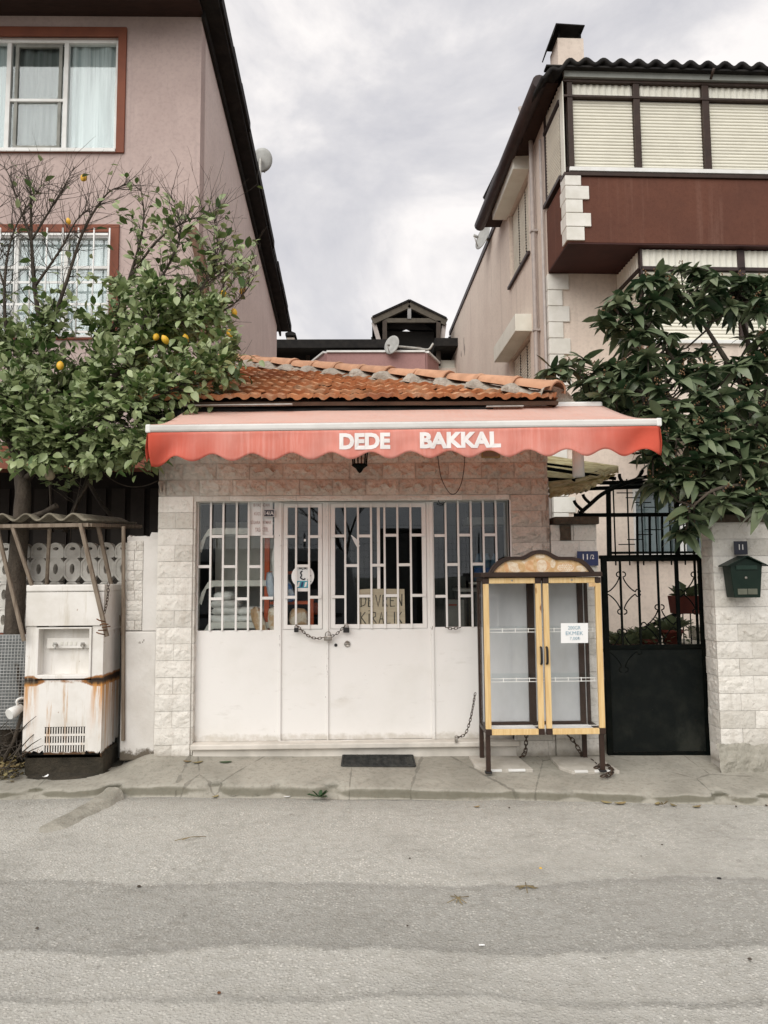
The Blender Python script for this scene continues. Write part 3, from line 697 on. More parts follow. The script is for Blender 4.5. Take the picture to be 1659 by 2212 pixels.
# left fixed bay
fl = MB()
def bay(px0, px1, name, wx0, wx1, wy0, wy1, zb=None):
    """steel panel with a window hole: px0..px1 across the whole opening height"""
    x0, x1 = fx(px0), fx(px1); a_, b_ = fx(wx0), fx(wx1); zt, zw0, zw1 = zhead-.004, fz(wy1, (wx0+wx1)/2), fz(wy0, (wx0+wx1)/2)
    zb = zb if zb is not None else zsill+.004
    mb = MB(); mb.ring([(x0,zb),(x1,zb),(x1,zt),(x0,zt)], [(a_,zw0),(b_,zw0),(b_,zw1),(a_,zw1)], FY, FY+.03)
    return mb.build(name, M['door'], shop, .004)
lb = bay(418, 604, 'fixed_panel', 428, 592, 1082, 1362)
MB().box(fx(428)-.003, fx(592)+.003, FY+.018, FY+.022, fz(1362,510)-.003, fz(1082,510)+.003).build('pane', M['glass'], lb)
bar_grid(lb, [428,455,482,511,537,565,592], fz(1082,510), fz(1362,510), [(1224,),(1159,1293.5),(1224,),(1159,1293.5),(1224,),(1159,1292)], FY-.002)
nd = bay(606.5, 706, 'door', 612, 696.5, 1087, 1359.6, fz(1597))
window_frame(nd, 612.5, 1087.5, 696, 1359, .034, FY-.006)
bar_grid(nd, [613.5,640,668,695.5], fz(1088,655), fz(1359,655), [(1159.3,1290),(1222.5,),(1159.3,1290)], FY-.010)
wd_ = bay(709, 932, 'door', 714, 921.7, 1086, 1358, fz(1597))
window_frame(wd_, 714.5, 1086.5, 921, 1357.5, .036, FY-.006, extra=(818,))
bar_grid(wd_, [715,746,773.7,802,831,859,887.5,920.5], fz(1087,818), fz(1357.5,818), [(1158,1289),(1221.7,),(1158,1287.5),(1221,),(1156.5,1286.5),(1220,),(1156,1286)], FY-.010)
rb = bay(934.5, 1106, 'fixed_panel', 938, 1099, 1076, 1354)
MB().box(fx(938)-.003, fx(1099)+.003, FY+.018, FY+.022, fz(1354,1018)-.003, fz(1076,1018)+.003).build('pane', M['glass'], rb)
bar_grid(rb, [938,963.6,990.6,1018.4,1045.3,1072.6,1099], fz(1076,1018), fz(1354,1018), [(1157,1288),(1219.5,),(1156,1287),(1218.5,),(1155.5,1286),(1218,)], FY-.002)
# mullions proud of the bays and the threshold
for p_, w_ in ((605.2,.022),(707.5,.016),(933,.026)):
    x_ = fx(p_, 1300); box('mullion', M['door'], shop, x_-w_/2, x_+w_/2, FY-.016, FY+.02, zsill+.004, zhead-.006, .003)
box('threshold', M['door'], shop, fx(606), fx(932), FY-.022, FY+.03, fz(1603), fz(1597.5), .003)
# door furniture
k = P(750, 1391, FY-.005)
o = MB().lathe((k.x, FY-.010, k.z), [(.026,.011),(.026,0),(.021,-.003),(.020,-.001),(.004,-.001)], 20, 'y').build('lock', M['steel'], wd_)
box('lock_grip', M['steel'], wd_, k.x-.020, k.x+.020, FY-.020, FY-.009, k.z-.004, k.z+.004, .002)
k = P(725.5, 1393.5, FY); MB().lathe((k.x, FY-.004, k.z), [(.013,.004),(.013,-.002),(.009,-.003),(.003,-.001)], 14, 'y').build('keyhole', M['black_plastic'], wd_)

# ---- roof of the shop
SLP = math.tan(R(20.6)); EY = -.20; EZ = P(1205, 872, EY).z + .036
EX0, EX1 = SX0-.18, P(1206, 870, EY).x
def roof_z(y): return EZ + (y-EY)*SLP
HL = 3.45                                     # the hip runs back this far
hipA, hipB = Vector((EX1, EY, roof_z(EY))), Vector((EX1-HL, EY+HL, roof_z(EY+HL)))
mb = MB()
mb.add([(EX0,EY,EZ-.03),(EX1,EY,EZ-.03),(hipB.x,hipB.y,hipB.z-.03),(EX0,hipB.y,hipB.z-.03)], [(0,1,2,3)])
mb.add([(EX1,EY,EZ-.03),(EX1,EY+HL*2,EZ-.03),(hipB.x,hipB.y,hipB.z-.03)], [(0,1,2)])
mb.add([(EX1,EY+HL*2,EZ-.03),(EX0,EY+HL*2,EZ-.03),(EX0,hipB.y,hipB.z-.03),(hipB.x,hipB.y,hipB.z-.03)], [(0,1,2,3)])
mb.build('roof_deck', simple('roof_deck_boards', (.10,.06,.04), None, 4), shop, solid=.03)
TW, TP = .212, .305
def tile_mesh(seed):
    rr = random.Random(seed); n_ = 10; L_ = .40; th = .032; vs_ = []; fs_ = []
    for j, y_ in enumerate((0, .16, L_)):
        for i in range(n_+1):
            u = i/n_; z_ = .0085*math.cos((u-.12)*2*math.pi*2.0) + (.010 if u > .86 else 0) + rr.uniform(-.0015, .0015)
            vs_.append((u*(TW+.006)-.003, y_, z_+.046-y_*.098))
    for j in range(2):
        for i in range(n_): a_ = j*(n_+1)+i; fs_.append((a_, a_+1, a_+n_+2, a_+n_+1))
    b0 = len(vs_)
    for i in range(n_+1): p_ = vs_[i]; vs_.append((p_[0], p_[1]+.006, p_[2]-th - (.008 if 3 <= i <= 5 else 0)))
    for i in range(n_): fs_.append((i+1, i, b0+i, b0+i+1))
    me = bpy.data.meshes.new('roof_tile'); me.from_pydata(vs_, [], fs_); me.materials.append(M['tile']); me.polygons.foreach_set('use_smooth', [k_ < 2*n_ for k_ in range(len(fs_))]); me.update(); return me
TILES = [tile_mesh(s_) for s_ in range(5)]; trr = random.Random(5)
ang = math.atan(SLP)
nrows = 12
for r_ in range(nrows):
    y_ = EY-.035 + r_*TP*math.cos(ang)
    xr = EX1 - max(0, y_-EY) - .02
    x_ = EX0 + (0 if r_ % 2 == 0 else -TW*.5)
    while x_ < xr-.06:
        o = bpy.data.objects.new('roof_tile', trr.choice(TILES)); col.objects.link(o); hang(o, shop)
        o.location = (x_+trr.uniform(-.003,.003), y_+trr.uniform(-.008,.008), roof_z(y_)+.004+trr.uniform(0,.006)); o.rotation_euler = (ang+trr.uniform(-.01,.015), trr.uniform(-.012,.012), trr.uniform(-.02,.02))
        if xr-x_ < TW: o.scale = (max(.35, (xr-x_)/TW), 1, 1)
        x_ += TW
# side slope: a sheet of tile ribs (only seen from far to the right)
mb = MB()
def side_slope(u, v):
    t = u*HL; yl = EY+t; yr = EY+2*HL-t; y_ = yl+(yr-yl)*v; return (EX1-t, y_, EZ+t*SLP+.012*math.sin(y_*30)+.012)
mb.grid(side_slope, 14, 60); mb.build('roof_slope', M['tile'], shop)
# hip tiles bedded in mortar
hd = (hipB-hipA); hl = hd.length; hd.normalize(); nh = 13; pitch = hl/nh
def hip_mesh(seed):
    rr = random.Random(seed); vs_ = []; fs_ = []; S = 9; Ls = (0, .03, .06, .42)
    rad = (.118, .124, .112, .082)
    for j, (l_, r1) in enumerate(zip(Ls, rad)):
        for k_ in range(S+1):
            a_ = math.pi*k_/S; vs_.append((math.cos(a_)*r1, l_, math.sin(a_)*r1*.82+rr.uniform(-.001,.001)))
    for j in range(3):
        for k_ in range(S): a_ = j*(S+1)+k_; fs_.append((a_, a_+1, a_+S+2, a_+S+1))
    b0 = len(vs_)
    for k_ in range(S+1): a_ = math.pi*k_/S; vs_.append((math.cos(a_)*(.116-.018), .004, math.sin(a_)*(.116-.018)*.82))
    for k_ in range(S): fs_.append((k_, k_+1, b0+k_+1, b0+k_))
    me = bpy.data.meshes.new('hip_tile'); me.from_pydata(vs_, [], fs_); me.materials.append(M['hip']); me.polygons.foreach_set('use_smooth', [True]*27+[False]*9); me.update(); return me
HIPS = [hip_mesh(s_) for s_ in range(3)]
hz = math.atan2(-hd.x, hd.y); hp = math.asin(hd.z)
for k_ in range(nh):
    p_ = hipA + hd*(k_*pitch) + Vector((0,0,.060+.006*(k_ % 2)))
    o = bpy.data.objects.new('hip_tile', trr.choice(HIPS)); col.objects.link(o); hang(o, shop); o.location = p_; o.rotation_euler = (hp+.05+trr.uniform(-.01,.01), trr.uniform(-.06,.06), hz+trr.uniform(-.03,.03)); o.scale = (1, pitch/.385, 1)
sidev = Vector((hd.y, -hd.x, 0)).normalized()
def mort(u, v):
    s_ = u*hl; p_ = hipA + hd*s_; ph = (s_/pitch) % 1.0; near = math.exp(-((min(ph, 1-ph))/.16)**2)
    a_ = math.pi*v; r_ = .080 + .056*near + .030*wob(s_*7, v*2.5, 3) + .012*wob(s_*26, v*8, 1)
    w_ = 1.35+.5*near+.35*wob(s_*4, v, 8)
    return tuple(p_ + sidev*(math.cos(a_)*r_*w_) + Vector((0,0, math.sin(a_)*r_*.78 - .004)))
MB().grid(mort, 230, 14, smooth=False).build('mortar', M['concrete_grey'], shop)
# fascia, torn flashing and the mortar under the eave
fx0, fx1 = P(372, 885, -.10).x, P(1062, 885, -.10).x
def flash(u, v):
    x_ = fx0+(fx1-fx0)*u; top = EZ-.035+.012*wob(u*5,1,0)
    dz = .085+.02*wob(u*7, 4, 0)-.045*max(0, u-.82)/.18
    return (x_, -.135-.045*math.sin(v*2.2)+.010*wob(u*14, v*2, 2), top-dz*v)
MB().grid(flash, 60, 6).build('torn_flashing', M['black_roof'], shop, solid=.004)
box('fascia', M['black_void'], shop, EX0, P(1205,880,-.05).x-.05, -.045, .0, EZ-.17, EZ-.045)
ex = P(1062, 885, -.05).x
def eavem(u, v): return (ex+(SX1+.01-ex)*u, -.052-.02*wob(u*9, v*3, 5), EZ-.19+.135*v+.008*wob(u*14, v, 2))
MB().grid(eavem, 30, 5, smooth=False).build('eave_mortar', M['concrete_grey'], shop)
a_, b_ = P(390, 877, -.24), P(632, 874, -.24)
MB().bar(a_, b_, .05, .008).build('eave_strip', M['zinc'], shop)
a_, b_ = P(1050, 879, -.2), P(1130, 878, -.2)
MB().bar(a_, b_, .05, .008).build('eave_strip', M['zinc'], shop)

# ================================================================== AWNING
AYF = -1.17
awn = thing('awning', (.2, 0, 2.9), 'faded red fabric awning with a scalloped valance and white front bar above the shop windows', 'awning')
aL, aR = P(322, 927, AYF), P(1421, 913, AYF)
bL, bR = P(378, 893, -.06), P(1263, 884, -.06)
bL.x, bR.x = aL.x-.02, aR.x-.02
bL.z = P(400, 892, -.06).z; bR.z = P(1262, 884, -.06).z
def slope(u, v):
    f_ = aL.lerp(aR, u); b2 = bL.lerp(bR, u); p_ = f_.lerp(b2, v)
    sag = -.035*math.sin(math.pi*v)+.010*math.sin(math.pi*v)*wob(u*7, v*2, 2)
    return (p_.x, p_.y, p_.z+.03+sag)
MB().grid(slope, 60, 14).build('canopy', M['canopy_cloth'], awn, solid=.002)
MB().bar(bL+Vector((0,.02,.03)), bR+Vector((0,.02,.03)), .07, .07).build('back_roller', M['white_paint'], awn, .015)
br = MB(); br.bar(aL+Vector((-.012,0,0)), aR+Vector((.012,0,0)), .055, .051); br.build('front_bar', simple('greyed_white_bar', (.66,.645,.62), (.50,.48,.45), 4, .5, .06, 50, stretch=(.5,1,1)), awn, .014)
for e_ in (aL, aR): box('end_cap', M['white_paint'], awn, e_.x-.018, e_.x+.018, AYF-.030, AYF+.030, e_.z-.029, e_.z+.028, .008)
# valance: hangs from the bar, scalloped below
VH = .176; SC = (aR.x-aL.x)/13.0
xlow = P(1097, 990, AYF).x
def val_pt(x_, t):
    """t = 0 at the bar .. 1 at the hem; folds grow towards the ends"""
    u = (x_-aL.x)/(aR.x-aL.x); zt = aL.z+(aR.z-aL.z)*u - .028
    L_ = VH + .024*math.cos(2*math.pi*(x_-xlow)/SC) + (.035 if False else 0) + .030*math.exp(-(u/.05)**2)+ .012*math.exp(-((1-u)/.05)**2)
    edge = math.exp(-(u/.07)**2)*.8+math.exp(-((1-u)/.09)**2)*.7
    y_ = AYF-.020 + t*.012*math.sin(2*math.pi*(x_-xlow)/SC) + edge*(.05*t*math.sin(x_*14+t*3)) + .006*wob(x_*3, t*2, 6)
    return (x_+edge*.02*t*(1 if u < .5 else -1), y_, zt-L_*t)
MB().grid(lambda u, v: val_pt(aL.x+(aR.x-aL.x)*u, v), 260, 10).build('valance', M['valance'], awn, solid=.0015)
# side flaps turn round the ends of the bar
for sgn, e_ in ((-1, aL), (1, aR)):
    def flap(u, v, e_=e_, sgn=sgn):
        L_ = (VH+.03)*(1-.8*u)
        return (e_.x+sgn*(.004+.012*math.sin(v*3)), AYF-.018+.34*u, e_.z-.026+.10*u-L_*v+.02*u*v)
    MB().grid(flap, 8, 6).build('side_flap', M['valance'], awn, solid=.0015)
def on_valance(body, px0, px1, py_t0, py_b0, bold):
    x0, x1 = P(px0, 950, AYF-.03).x, P(px1, 950, AYF-.03).x
    v, f = fit_text(body, 0, 1, 0, 1, bold, 1.0)
    vs_ = []
    for a_, b_ in v:
        x_ = x0+(x1-x0)*a_; q = val_pt(x_, .2); u = (x_-aL.x)/(aR.x-aL.x); zt = aL.z+(aR.z-aL.z)*u-.028
        L_ = VH + .024*math.cos(2*math.pi*(x_-xlow)/SC)
        z_ = zt - .022 - (1-b_)*.112
        t = (zt-z_)/L_; q = val_pt(x_, t); vs_.append((q[0], q[1]-.0042, z_))
    MB().add(vs_, f).build('lettering', M['letter_worn'], awn)
on_valance('DEDE', 733, 843, 935, 968, .05)
on_valance('BAKKAL', 907, 1082, 932, 968, .05)
# folding arms seen edge-on under the cloth
for p_ in (470, 1150):
    q = P(p_, 930, -.04); e_ = Vector((q.x, -.03, 2.85)); f2 = Vector((q.x+.35*(1 if p_ < 800 else -1), -.60, 2.74)); g_ = Vector((q.x, AYF+.03, 2.60))
    mb = MB(); mb.tube([e_, f2], .018, 8); mb.tube([f2, g_], .016, 8); mb.build('folding_arm', M['white_paint'], awn)
# ================================================================== LEFT HOUSE
LY = 3.4
LX = P(431, 400, LY).x
LT = P(300, 39, LY).z
LB = P(300, 962, LY).z
lh = thing('mauve_house', (LX-3, LY, 0), 'tall mauve plastered house with rust red window surrounds and a black roof edge', 'house')
LBK = 11.6; LTB = PX(602, 712, LX).z
u0, u1, uz0, uz1 = rect(-170, 60, 272, 331, LY)          # outer of upper surround
l0, l1, lz0, lz1 = rect(-170, 486, 256, 735, LY)
uw = rect(-150, 80, 254, 326, LY); lw_ = rect(-150, 503, 236, 730, LY)
def holed(x0, x1, z0, z1, holes, y0, y1):
    """wall panel made of strips round the window holes (holes stacked one above another)"""
    mb = MB(); zz = z0
    for a_, b_, c_, d_ in sorted(holes, key=lambda h: h[2]):
        mb.box(x0, x1, y0, y1, zz, c_); mb.box(x0, a_, y0, y1, c_, d_); mb.box(b_, x1, y0, y1, c_, d_); zz = d_
    mb.box(x0, x1, y0, y1, zz, z1); return mb
holed(-8.5, LX, LB, LT+.25, [uw, lw_], LY, LY+.25).build('front_wall', M['mauve'], lh)
mb = MB(); t0 = LT+.25; mb.add([(LX,LY+.251,0.05),(LX,LBK,0.05),(LX,LBK,LTB),(LX,LY+.251,t0),(LX-.25,LY+.252,0.05),(LX-.25,LBK,0.05),(LX-.25,LBK,LTB),(LX-.25,LY+.252,t0)],
   [(0,1,2,3),(5,4,7,6),(1,5,6,2),(0,3,7,4),(3,2,6,7)]); mb.build('side_wall', M['mauve_side'], lh)
for (a_, b_, c_, d_), wnd in (((u0,u1,uz0,uz1), uw), ((l0,l1,lz0,lz1), lw_)):
    MB().ring([(a_,c_),(b_,c_),(b_,d_),(a_,d_)], [(wnd[0],wnd[2]),(wnd[1],wnd[2]),(wnd[1],wnd[3]),(wnd[0],wnd[3])], LY-.03, LY+.02).build('window_surround', M['terracotta_paint'], lh, .006)
DIM = simple('screened_curtain', (.17,.185,.18), (.10,.115,.11), 3, .9, .1, 40, stretch=(8,1,.3))
def house_window(wnd, cols, trans_z, root, y):
    x0, x1, z0, z1 = wnd; w_ = .05
    fr = MB().ring([(x0,z0),(x1,z0),(x1,z1),(x0,z1)], [(x0+w_,z0+w_),(x1-w_,z0+w_),(x1-w_,z1-w_),(x0+w_,z1-w_)], y+.04, y+.12).build('window', M['white_paint'], root, .006)
    cs = [x0+w_]+cols+[x1-w_]
    for c_ in cols: box('frame_post', M['white_paint'], fr, c_-.03, c_+.03, y+.045, y+.115, z0+w_, z1-w_, .004)
    for k_, (a_, b_) in enumerate(zip(cs, cs[1:])):
        MB().box(a_, b_, y+.08, y+.085, z0+w_, z1-w_).build('pane', M['houseglass'], fr)
        for tz in trans_z.get(k_, []): box('transom', M['white_paint'], fr, a_, b_, y+.05, y+.11, tz-.02, tz+.02, .003)
        def cur(u, v, a_=a_, b_=b_): xx = a_+(b_-a_)*u; return (xx, y+.135+.025*math.sin(xx*30+wob(xx*3)*4)*(1-.3*v), z0+.02+(z1-z0-.04)*v)
        MB().grid(cur, 26, 2).build('curtain', M['curtain'] if k_ != 1 else DIM, fr)
    box('room_back', M['black_void'], fr, x0, x1, y+.6, y+.65, z0, z1)
    return fr
cu = [P(p_, 200, LY).x for p_ in (13, 138)]
fr = house_window(uw, cu, {1: [P(80, 211, LY).z]}, lh, LY)
# inset sash of the middle light
a_, b_, c_, d_ = rect(28, 92, 130, 318, LY+.03); MB().ring([(a_,c_),(b_,c_),(b_,d_),(a_,d_)], [(a_+.045,c_+.045),(b_-.045,c_+.045),(b_-.045,d_-.045),(a_+.045,d_-.045)], LY+.06, LY+.10).build('sash', simple('greyed_sash', (.30,.30,.27)), fr, .004)
box('window_sill', M['white_paint'], fr, uw[0], uw[1], LY-.05, LY+.06, uw[2]-.03, uw[2]+.02, .005)
cl = [P(p_, 600, LY).x for p_ in (-60, 30, 138)]
tz = P(120, 574, LY).z
fr = house_window(lw_, cl, {k_: [tz] for k_ in range(4)}, lh, LY)
gy = LY-.10
for p_ in range(-140, 240, 34):
    x_ = P(p_, 620, gy).x; MB().tube([(x_, gy, lw_[2]-.02), (x_, gy, lw_[3]+.02)], .011, 6).build('grille_bar', M['white_paint'], fr)
for zz in (lw_[2]+.05, (lw_[2]+lw_[3])/2, lw_[3]-.06, lw_[2]+.42):
    MB().bar((lw_[0], gy+.012, zz), (lw_[1], gy+.012, zz), .012, .03).build('grille_rail', M['white_paint'], fr)
for p_ in range(-123, 230, 34):
    c0 = P(p_, 690, gy); 
    for s_ in (-1, 1):
        pts = [(c0.x+s_*.085*math.sin(t*.5)*(1-.07*t), gy, lw_[2]+.15+.055*t) for t in [k_*.35 for k_ in range(14)]]
        MB().tube(pts, .006, 5).build('grille_scroll', M['white_paint'], fr)
# roof: pitched slab that runs down towards the back, with a dark soffit and ragged edge tiles
ov = P(469, 6, LY-.25).x - LX
rz0 = LT+.02; slope_l = (LTB-LT)/(LBK-LY)
def rzl(y): return rz0+(y-LY)*slope_l
mb = MB(); ya, yb = LY-.85, LBK+.5
mb.add([(-9,ya,rzl(LY)),(LX+.02,ya,rzl(LY)),(LX+.02,LY,rzl(LY)),(-9,LY,rzl(LY)),(-9,ya,rzl(LY)+.05),(LX+.02,ya,rzl(LY)+.05),(LX+.02,LY,rzl(LY)+.05),(-9,LY,rzl(LY)+.05)], [(0,3,2,1),(4,5,6,7),(0,1,5,4),(1,2,6,5)])
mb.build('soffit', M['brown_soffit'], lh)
mb = MB(); xo = LX+ov
mb.add([(-9,ya,rzl(ya)+.06),(xo,ya,rzl(ya)+.06),(xo,yb,rzl(yb)+.06),(-9,yb,rzl(yb)+.06),(-9,ya,rzl(ya)+.27),(xo,ya,rzl(ya)+.27),(xo,yb,rzl(yb)+.27),(-9,yb,rzl(yb)+.27)], [(0,3,2,1),(4,5,6,7),(0,1,5,4),(1,2,6,5),(2,3,7,6),(3,0,4,7)])
mb.build('roof', M['black_roof'], lh)
MB().add([(LX+.004,LY-.05,rzl(LY)-.06),(LX+.05,LY-.05,rzl(LY)-.06),(LX+.05,yb,rzl(yb)-.06),(LX+.004,yb,rzl(yb)-.06),(LX+.004,LY-.05,rzl(LY)+.1),(LX+.05,LY-.05,rzl(LY)+.1),(LX+.05,yb,rzl(yb)+.1),(LX+.004,yb,rzl(yb)+.1)], [(0,3,2,1),(4,5,6,7),(0,1,5,4),(1,2,6,5),(2,3,7,6)]).build('verge_board', M['black_roof'], lh)
yy = ya; vr = random.Random(3)
while yy < yb:
    L_ = vr.uniform(.7, 1.1); dx = vr.uniform(.015, .05); z_ = vr.uniform(.0, .03)
    MB().add([(xo-.2,yy,rzl(yy)+.12+z_),(xo+dx,yy,rzl(yy)+.10+z_),(xo+dx,yy+L_,rzl(yy+L_)+.12+z_),(xo-.2,yy+L_,rzl(yy+L_)+.12+z_),(xo-.2,yy,rzl(yy)+.31+z_),(xo+dx,yy,rzl(yy)+.28+z_),(xo+dx,yy+L_,rzl(yy+L_)+.28+z_),(xo-.2,yy+L_,rzl(yy+L_)+.31+z_)], [(0,3,2,1),(4,5,6,7),(0,1,5,4),(1,2,6,5),(2,3,7,6)]).build('verge_tile', M['black_roof'], lh)
    yy += L_*.93
# ground storey: red beam, dark porch
box('porch_beam', M['terracotta_paint'], lh, -8.5, LX, LY-.04, LY+.3, P(300,1012,LY).z, LB-.004)
box('porch_back', simple('porch_shade_boards', (.020,.016,.013), (.012,.010,.009), 5, .9, .3, 10), lh, -8.5, LX, LY+1.5, LY+1.6, .1, LB)  # back of the open porch; its deep shade is put into the colour
for p_ in range(0, 345, 42):
    x_ = P(p_, 1100, LY+1.4).x; box('porch_slat', simple('porch_slat', (.030,.024,.019)), lh, x_-.10, x_+.10, LY+1.46, LY+1.495, .1, P(100,1055,LY+1.4).z)
q = [P(414, 497, LY-.02), P(421, 512, LY-.05), P(430, 545, LY-.06), P(437, 590, LY-.06), P(441, 645, LY-.06), P(444, 780, LY-.06)]
MB().tube(smooth_path(q, 5), .075, 10).build('stove_pipe', simple('rusty_pipe', (.16,.09,.055), (.10,.055,.036), 8), lh)

# ================================================================== RIGHT HOUSE (turned a little; its children are in its own frame)
RY = 4.5; RA = R(1.7)
RX = P(1187, 700, RY).x
rh = thing('balcony_house', (RX, RY, 0), 'pale rose house with a maroon balcony, cream roller blinds and white corner quoins', 'house', rz=RA)
_ci, _si = math.cos(RA), math.sin(RA)
def to_local(p): dx, dy = p.x-RX, p.y-RY; return Vector((dx*_ci+dy*_si, -dx*_si+dy*_ci, p.z))
def PL(px, py, v):
    """the point of the house plane v metres behind its front wall, in the house's frame"""
    d = ray(px, py); n_ = Vector((-_si, _ci, 0)); o_ = Vector((RX, RY, 0))+n_*v
    return to_local(CAM + d*((o_-CAM).dot(n_)/d.dot(n_)))
def PS(px, py, u=0.0):
    d = ray(px, py); n_ = Vector((_ci, _si, 0)); o_ = Vector((RX, RY, 0))+n_*u
    return to_local(CAM + d*((o_-CAM).dot(n_)/d.dot(n_)))
def lbox(name, mat, x0, x1, y0, y1, z0, z1, bevel=0, parent=None): return box(name, mat, parent or rh, x0, x1, y0, y1, z0, z1, bevel, local=True)
EAVE = 8.62; UR = 7.5
VB = -1.0
zs = PL(1300, 524, VB).z; zp = PL(1400, 384, VB).z
# walls: the side wall is cut round its two windows
sw = [(PS(1142,460).y, PS(1099,460).y, PS(1120,575).z-.1, PS(1120,420).z), (PS(1147,790).y, PS(1103,790).y, PS(1130,850).z-.25, PS(1130,742).z)]
mb = MB(); zz = 0.0
for y0, y1, z0, z1 in sorted(sw, key=lambda s: s[2]):
    mb.box(0, .25, 0, 10.2, zz, z0); mb.box(0, .25, 0, y0, z0, z1); mb.box(0, .25, y1, 10.2, z0, z1); zz = z1
mb.box(0, .25, 0, 10.2, zz, EAVE+.05)
mb.build('side_wall', M['rose'], rh, local=True)
gw = (PL(1368,1120,0).x, PL(1505,1120,0).x+.25, PL(1440,1203,0).z, PL(1440,1052,0).z)   # barred ground window
holed(.002, UR, .0, zs+.2, [gw], -.004, .25).build('front_wall', M['rose'], rh, local=True)
lbox('upper_wall', M['rose'], .25, UR, .0, .25, zs+.2, EAVE)
lbox('rear_wall', M['rear_rose'], .0, .20, 10.2, 10.4, 0, EAVE-.3)
# peeling paint flakes near the far edge of the side wall
pr = random.Random(4)
for k_ in range(16):
    y_ = pr.uniform(7.2, 10); z_ = pr.uniform(4.5, 7.6)
    mb = MB(); n_ = 6; pts = [(-.006, y_+math.cos(t*6.28/n_)*pr.uniform(.03,.10), z_+math.sin(t*6.28/n_)*pr.uniform(.06,.24)) for t in range(n_)]
    mb.add(pts+[(-.001,p_[1],p_[2]) for p_ in pts], [tuple(range(n_))]+[(i,(i+1)%n_,(i+1)%n_+n_,i+n_) for i in range(n_)]); mb.build('paint_flake', simple('bare_patch', (.40,.34,.30)) if k_ == 0 else bpy.data.materials['bare_patch'], rh, local=True)
# balcony: parapet box, soffit, coping
lbox('balcony_parapet', M['maroon'], 0, UR, VB, -.006, zs, zp, .004)
lbox('balcony_coping', M['darkbrown'], -.03, UR, VB-.03, VB+.16, zp+.001, zp+.05, .006)
lbox('balcony_soffit', simple('shaded_maroon_soffit', (.055,.020,.017), (.04,.015,.013), 3), .003, UR, VB+.003, -.01, zs-.02, zs-.002)  # shade under the balcony put into a darker maroon
lbox('balcony_sill', M['white_paint'], -.008, UR, VB+.16, VB+.24, zp+.001, zp+.075)
# quoins on the balcony corner
zq = [PL(1245, y_*.4049, VB).z for y_ in (938,995,1068,1139,1213,1287)]
for k_ in range(5):
    wq = (PL(987.5+(663,704,668,710,673)[k_]*.4049, 450, VB).x)
    lbox('quoin', M['quoin'], -.02, wq, VB-.025, VB+.19+(.05 if k_ % 2 else 0), zq[k_+1]+.006, zq[k_]-.002, .006)
# quoins down the wall corner
zt = zs-.03; k_ = 0
while zt > .5:
    hq = .245 if zt > 5 else .235
    lbox('quoin', M['quoin'], -.02, (.30 if k_ % 2 == 0 else .20), -.03, .16 if k_ % 2 else .22, zt-hq, zt-.008, .006); zt -= hq; k_ += 1
# glazed-in balcony: blinds made of slats, header panels, dark posts
def roller(parent, x0, x1, y, z0, z1, axis='x', step=.047, name='blind'):
    """roller blind: every slat its own part"""
    h = parent
    n_ = max(3, int((z1-z0)/step)); st = (z1-z0)/n_
    key = ('slat', round(x1-x0, 4), round(st, 4), axis)
    if key not in SL:
        L_ = x1-x0; pr_ = [(0,0),(-.010,.25),(-.011,.6),(-.004,.88),(.002,1.0)]
        vs_ = []; 
        for e_ in (0, L_):
            for dy, f_ in pr_: vs_.append((e_, dy, f_*st*.97) if axis == 'x' else (dy, e_, f_*st*.97))
        me = bpy.data.meshes.new('slat'); fs_ = [(i, i+5, i+6, i+1) if axis == 'x' else (i, i+1, i+6, i+5) for i in range(4)]
        me.from_pydata(vs_, [], fs_); me.materials.append(M['blind']); me.update(); SL[key] = me
    for i in range(n_):
        o = bpy.data.objects.new('slat', SL[key]); col.objects.link(o); o.parent = h
        o.location = (x0, y, z0+i*st) if axis == 'x' else (y, x0, z0+i*st)
SL = {}
cols_px = [(1242.6,1374),(1389,1524),(1540,1680),(1696,1836)]
zb0, zb1 = PL(1400, 353, VB).z, PL(1400, 210, VB).z; zh0, zh1 = PL(1400, 203.5, VB).z, PL(1400, 176, VB).z
gl = lbox('balcony_enclosure', M['darkbrown'], .01, UR, VB+.10, VB+.16, zb0-.07, zb0-.012)
lbox('rail', M['darkbrown'], .01, UR, VB+.04, VB+.16, zb1+.012, zh0-.004)
lbox('rail', M['darkbrown'], .01, UR, VB+.04, VB+.16, zh1+.004, zh1+.04)
lbox('rail', M['white_paint'], .06, UR, VB+.0, VB+.04, PL(1400,371,VB).z, PL(1400,362.5,VB).z, .004)
for a_, b_ in [(1230,1242.6),(1374,1389),(1524,1540),(1680,1696)]:
    lbox('post', M['darkbrown'], PL(a_,290,VB).x+.004, PL(b_,290,VB).x-.004, VB+.05, VB+.15, zb0-.07, zh1+.03, .004)
for a_, b_ in cols_px:
    x0, x1 = PL(a_,290,VB).x, PL(b_,290,VB).x
    bl = lbox('blind', M['blind'], x0-.01, x1+.01, VB+.125, VB+.135, zb0-.01, zb1+.01); roller(bl, x0, x1, VB+.115, zb0-.012, zb1+.012)
def ribs(x0, x1, y, z0, z1, name, parent=None, step=.045, axis='x', mat='ribbed'):
    n_ = int((x1-x0)/step)*4
    def f_(u, v):
        a_ = x0+(x1-x0)*u; d_ = .007*math.copysign(abs(math.sin(a_*math.pi/step))**.5, math.sin(a_*math.pi/step))
        return (a_, y+d_, z0+(z1-z0)*v) if axis == 'x' else (y+d_, a_, z0+(z1-z0)*v)
    return MB().grid(f_, n_, 1, smooth=False).build(name, M[mat], parent or rh, local=True)
for a_, b_ in [(1236,1528),(1534,1850)]:
    ribs(PL(a_,190,VB).x, PL(b_,190,VB).x, VB+.10, zh0, zh1, 'header_panel')
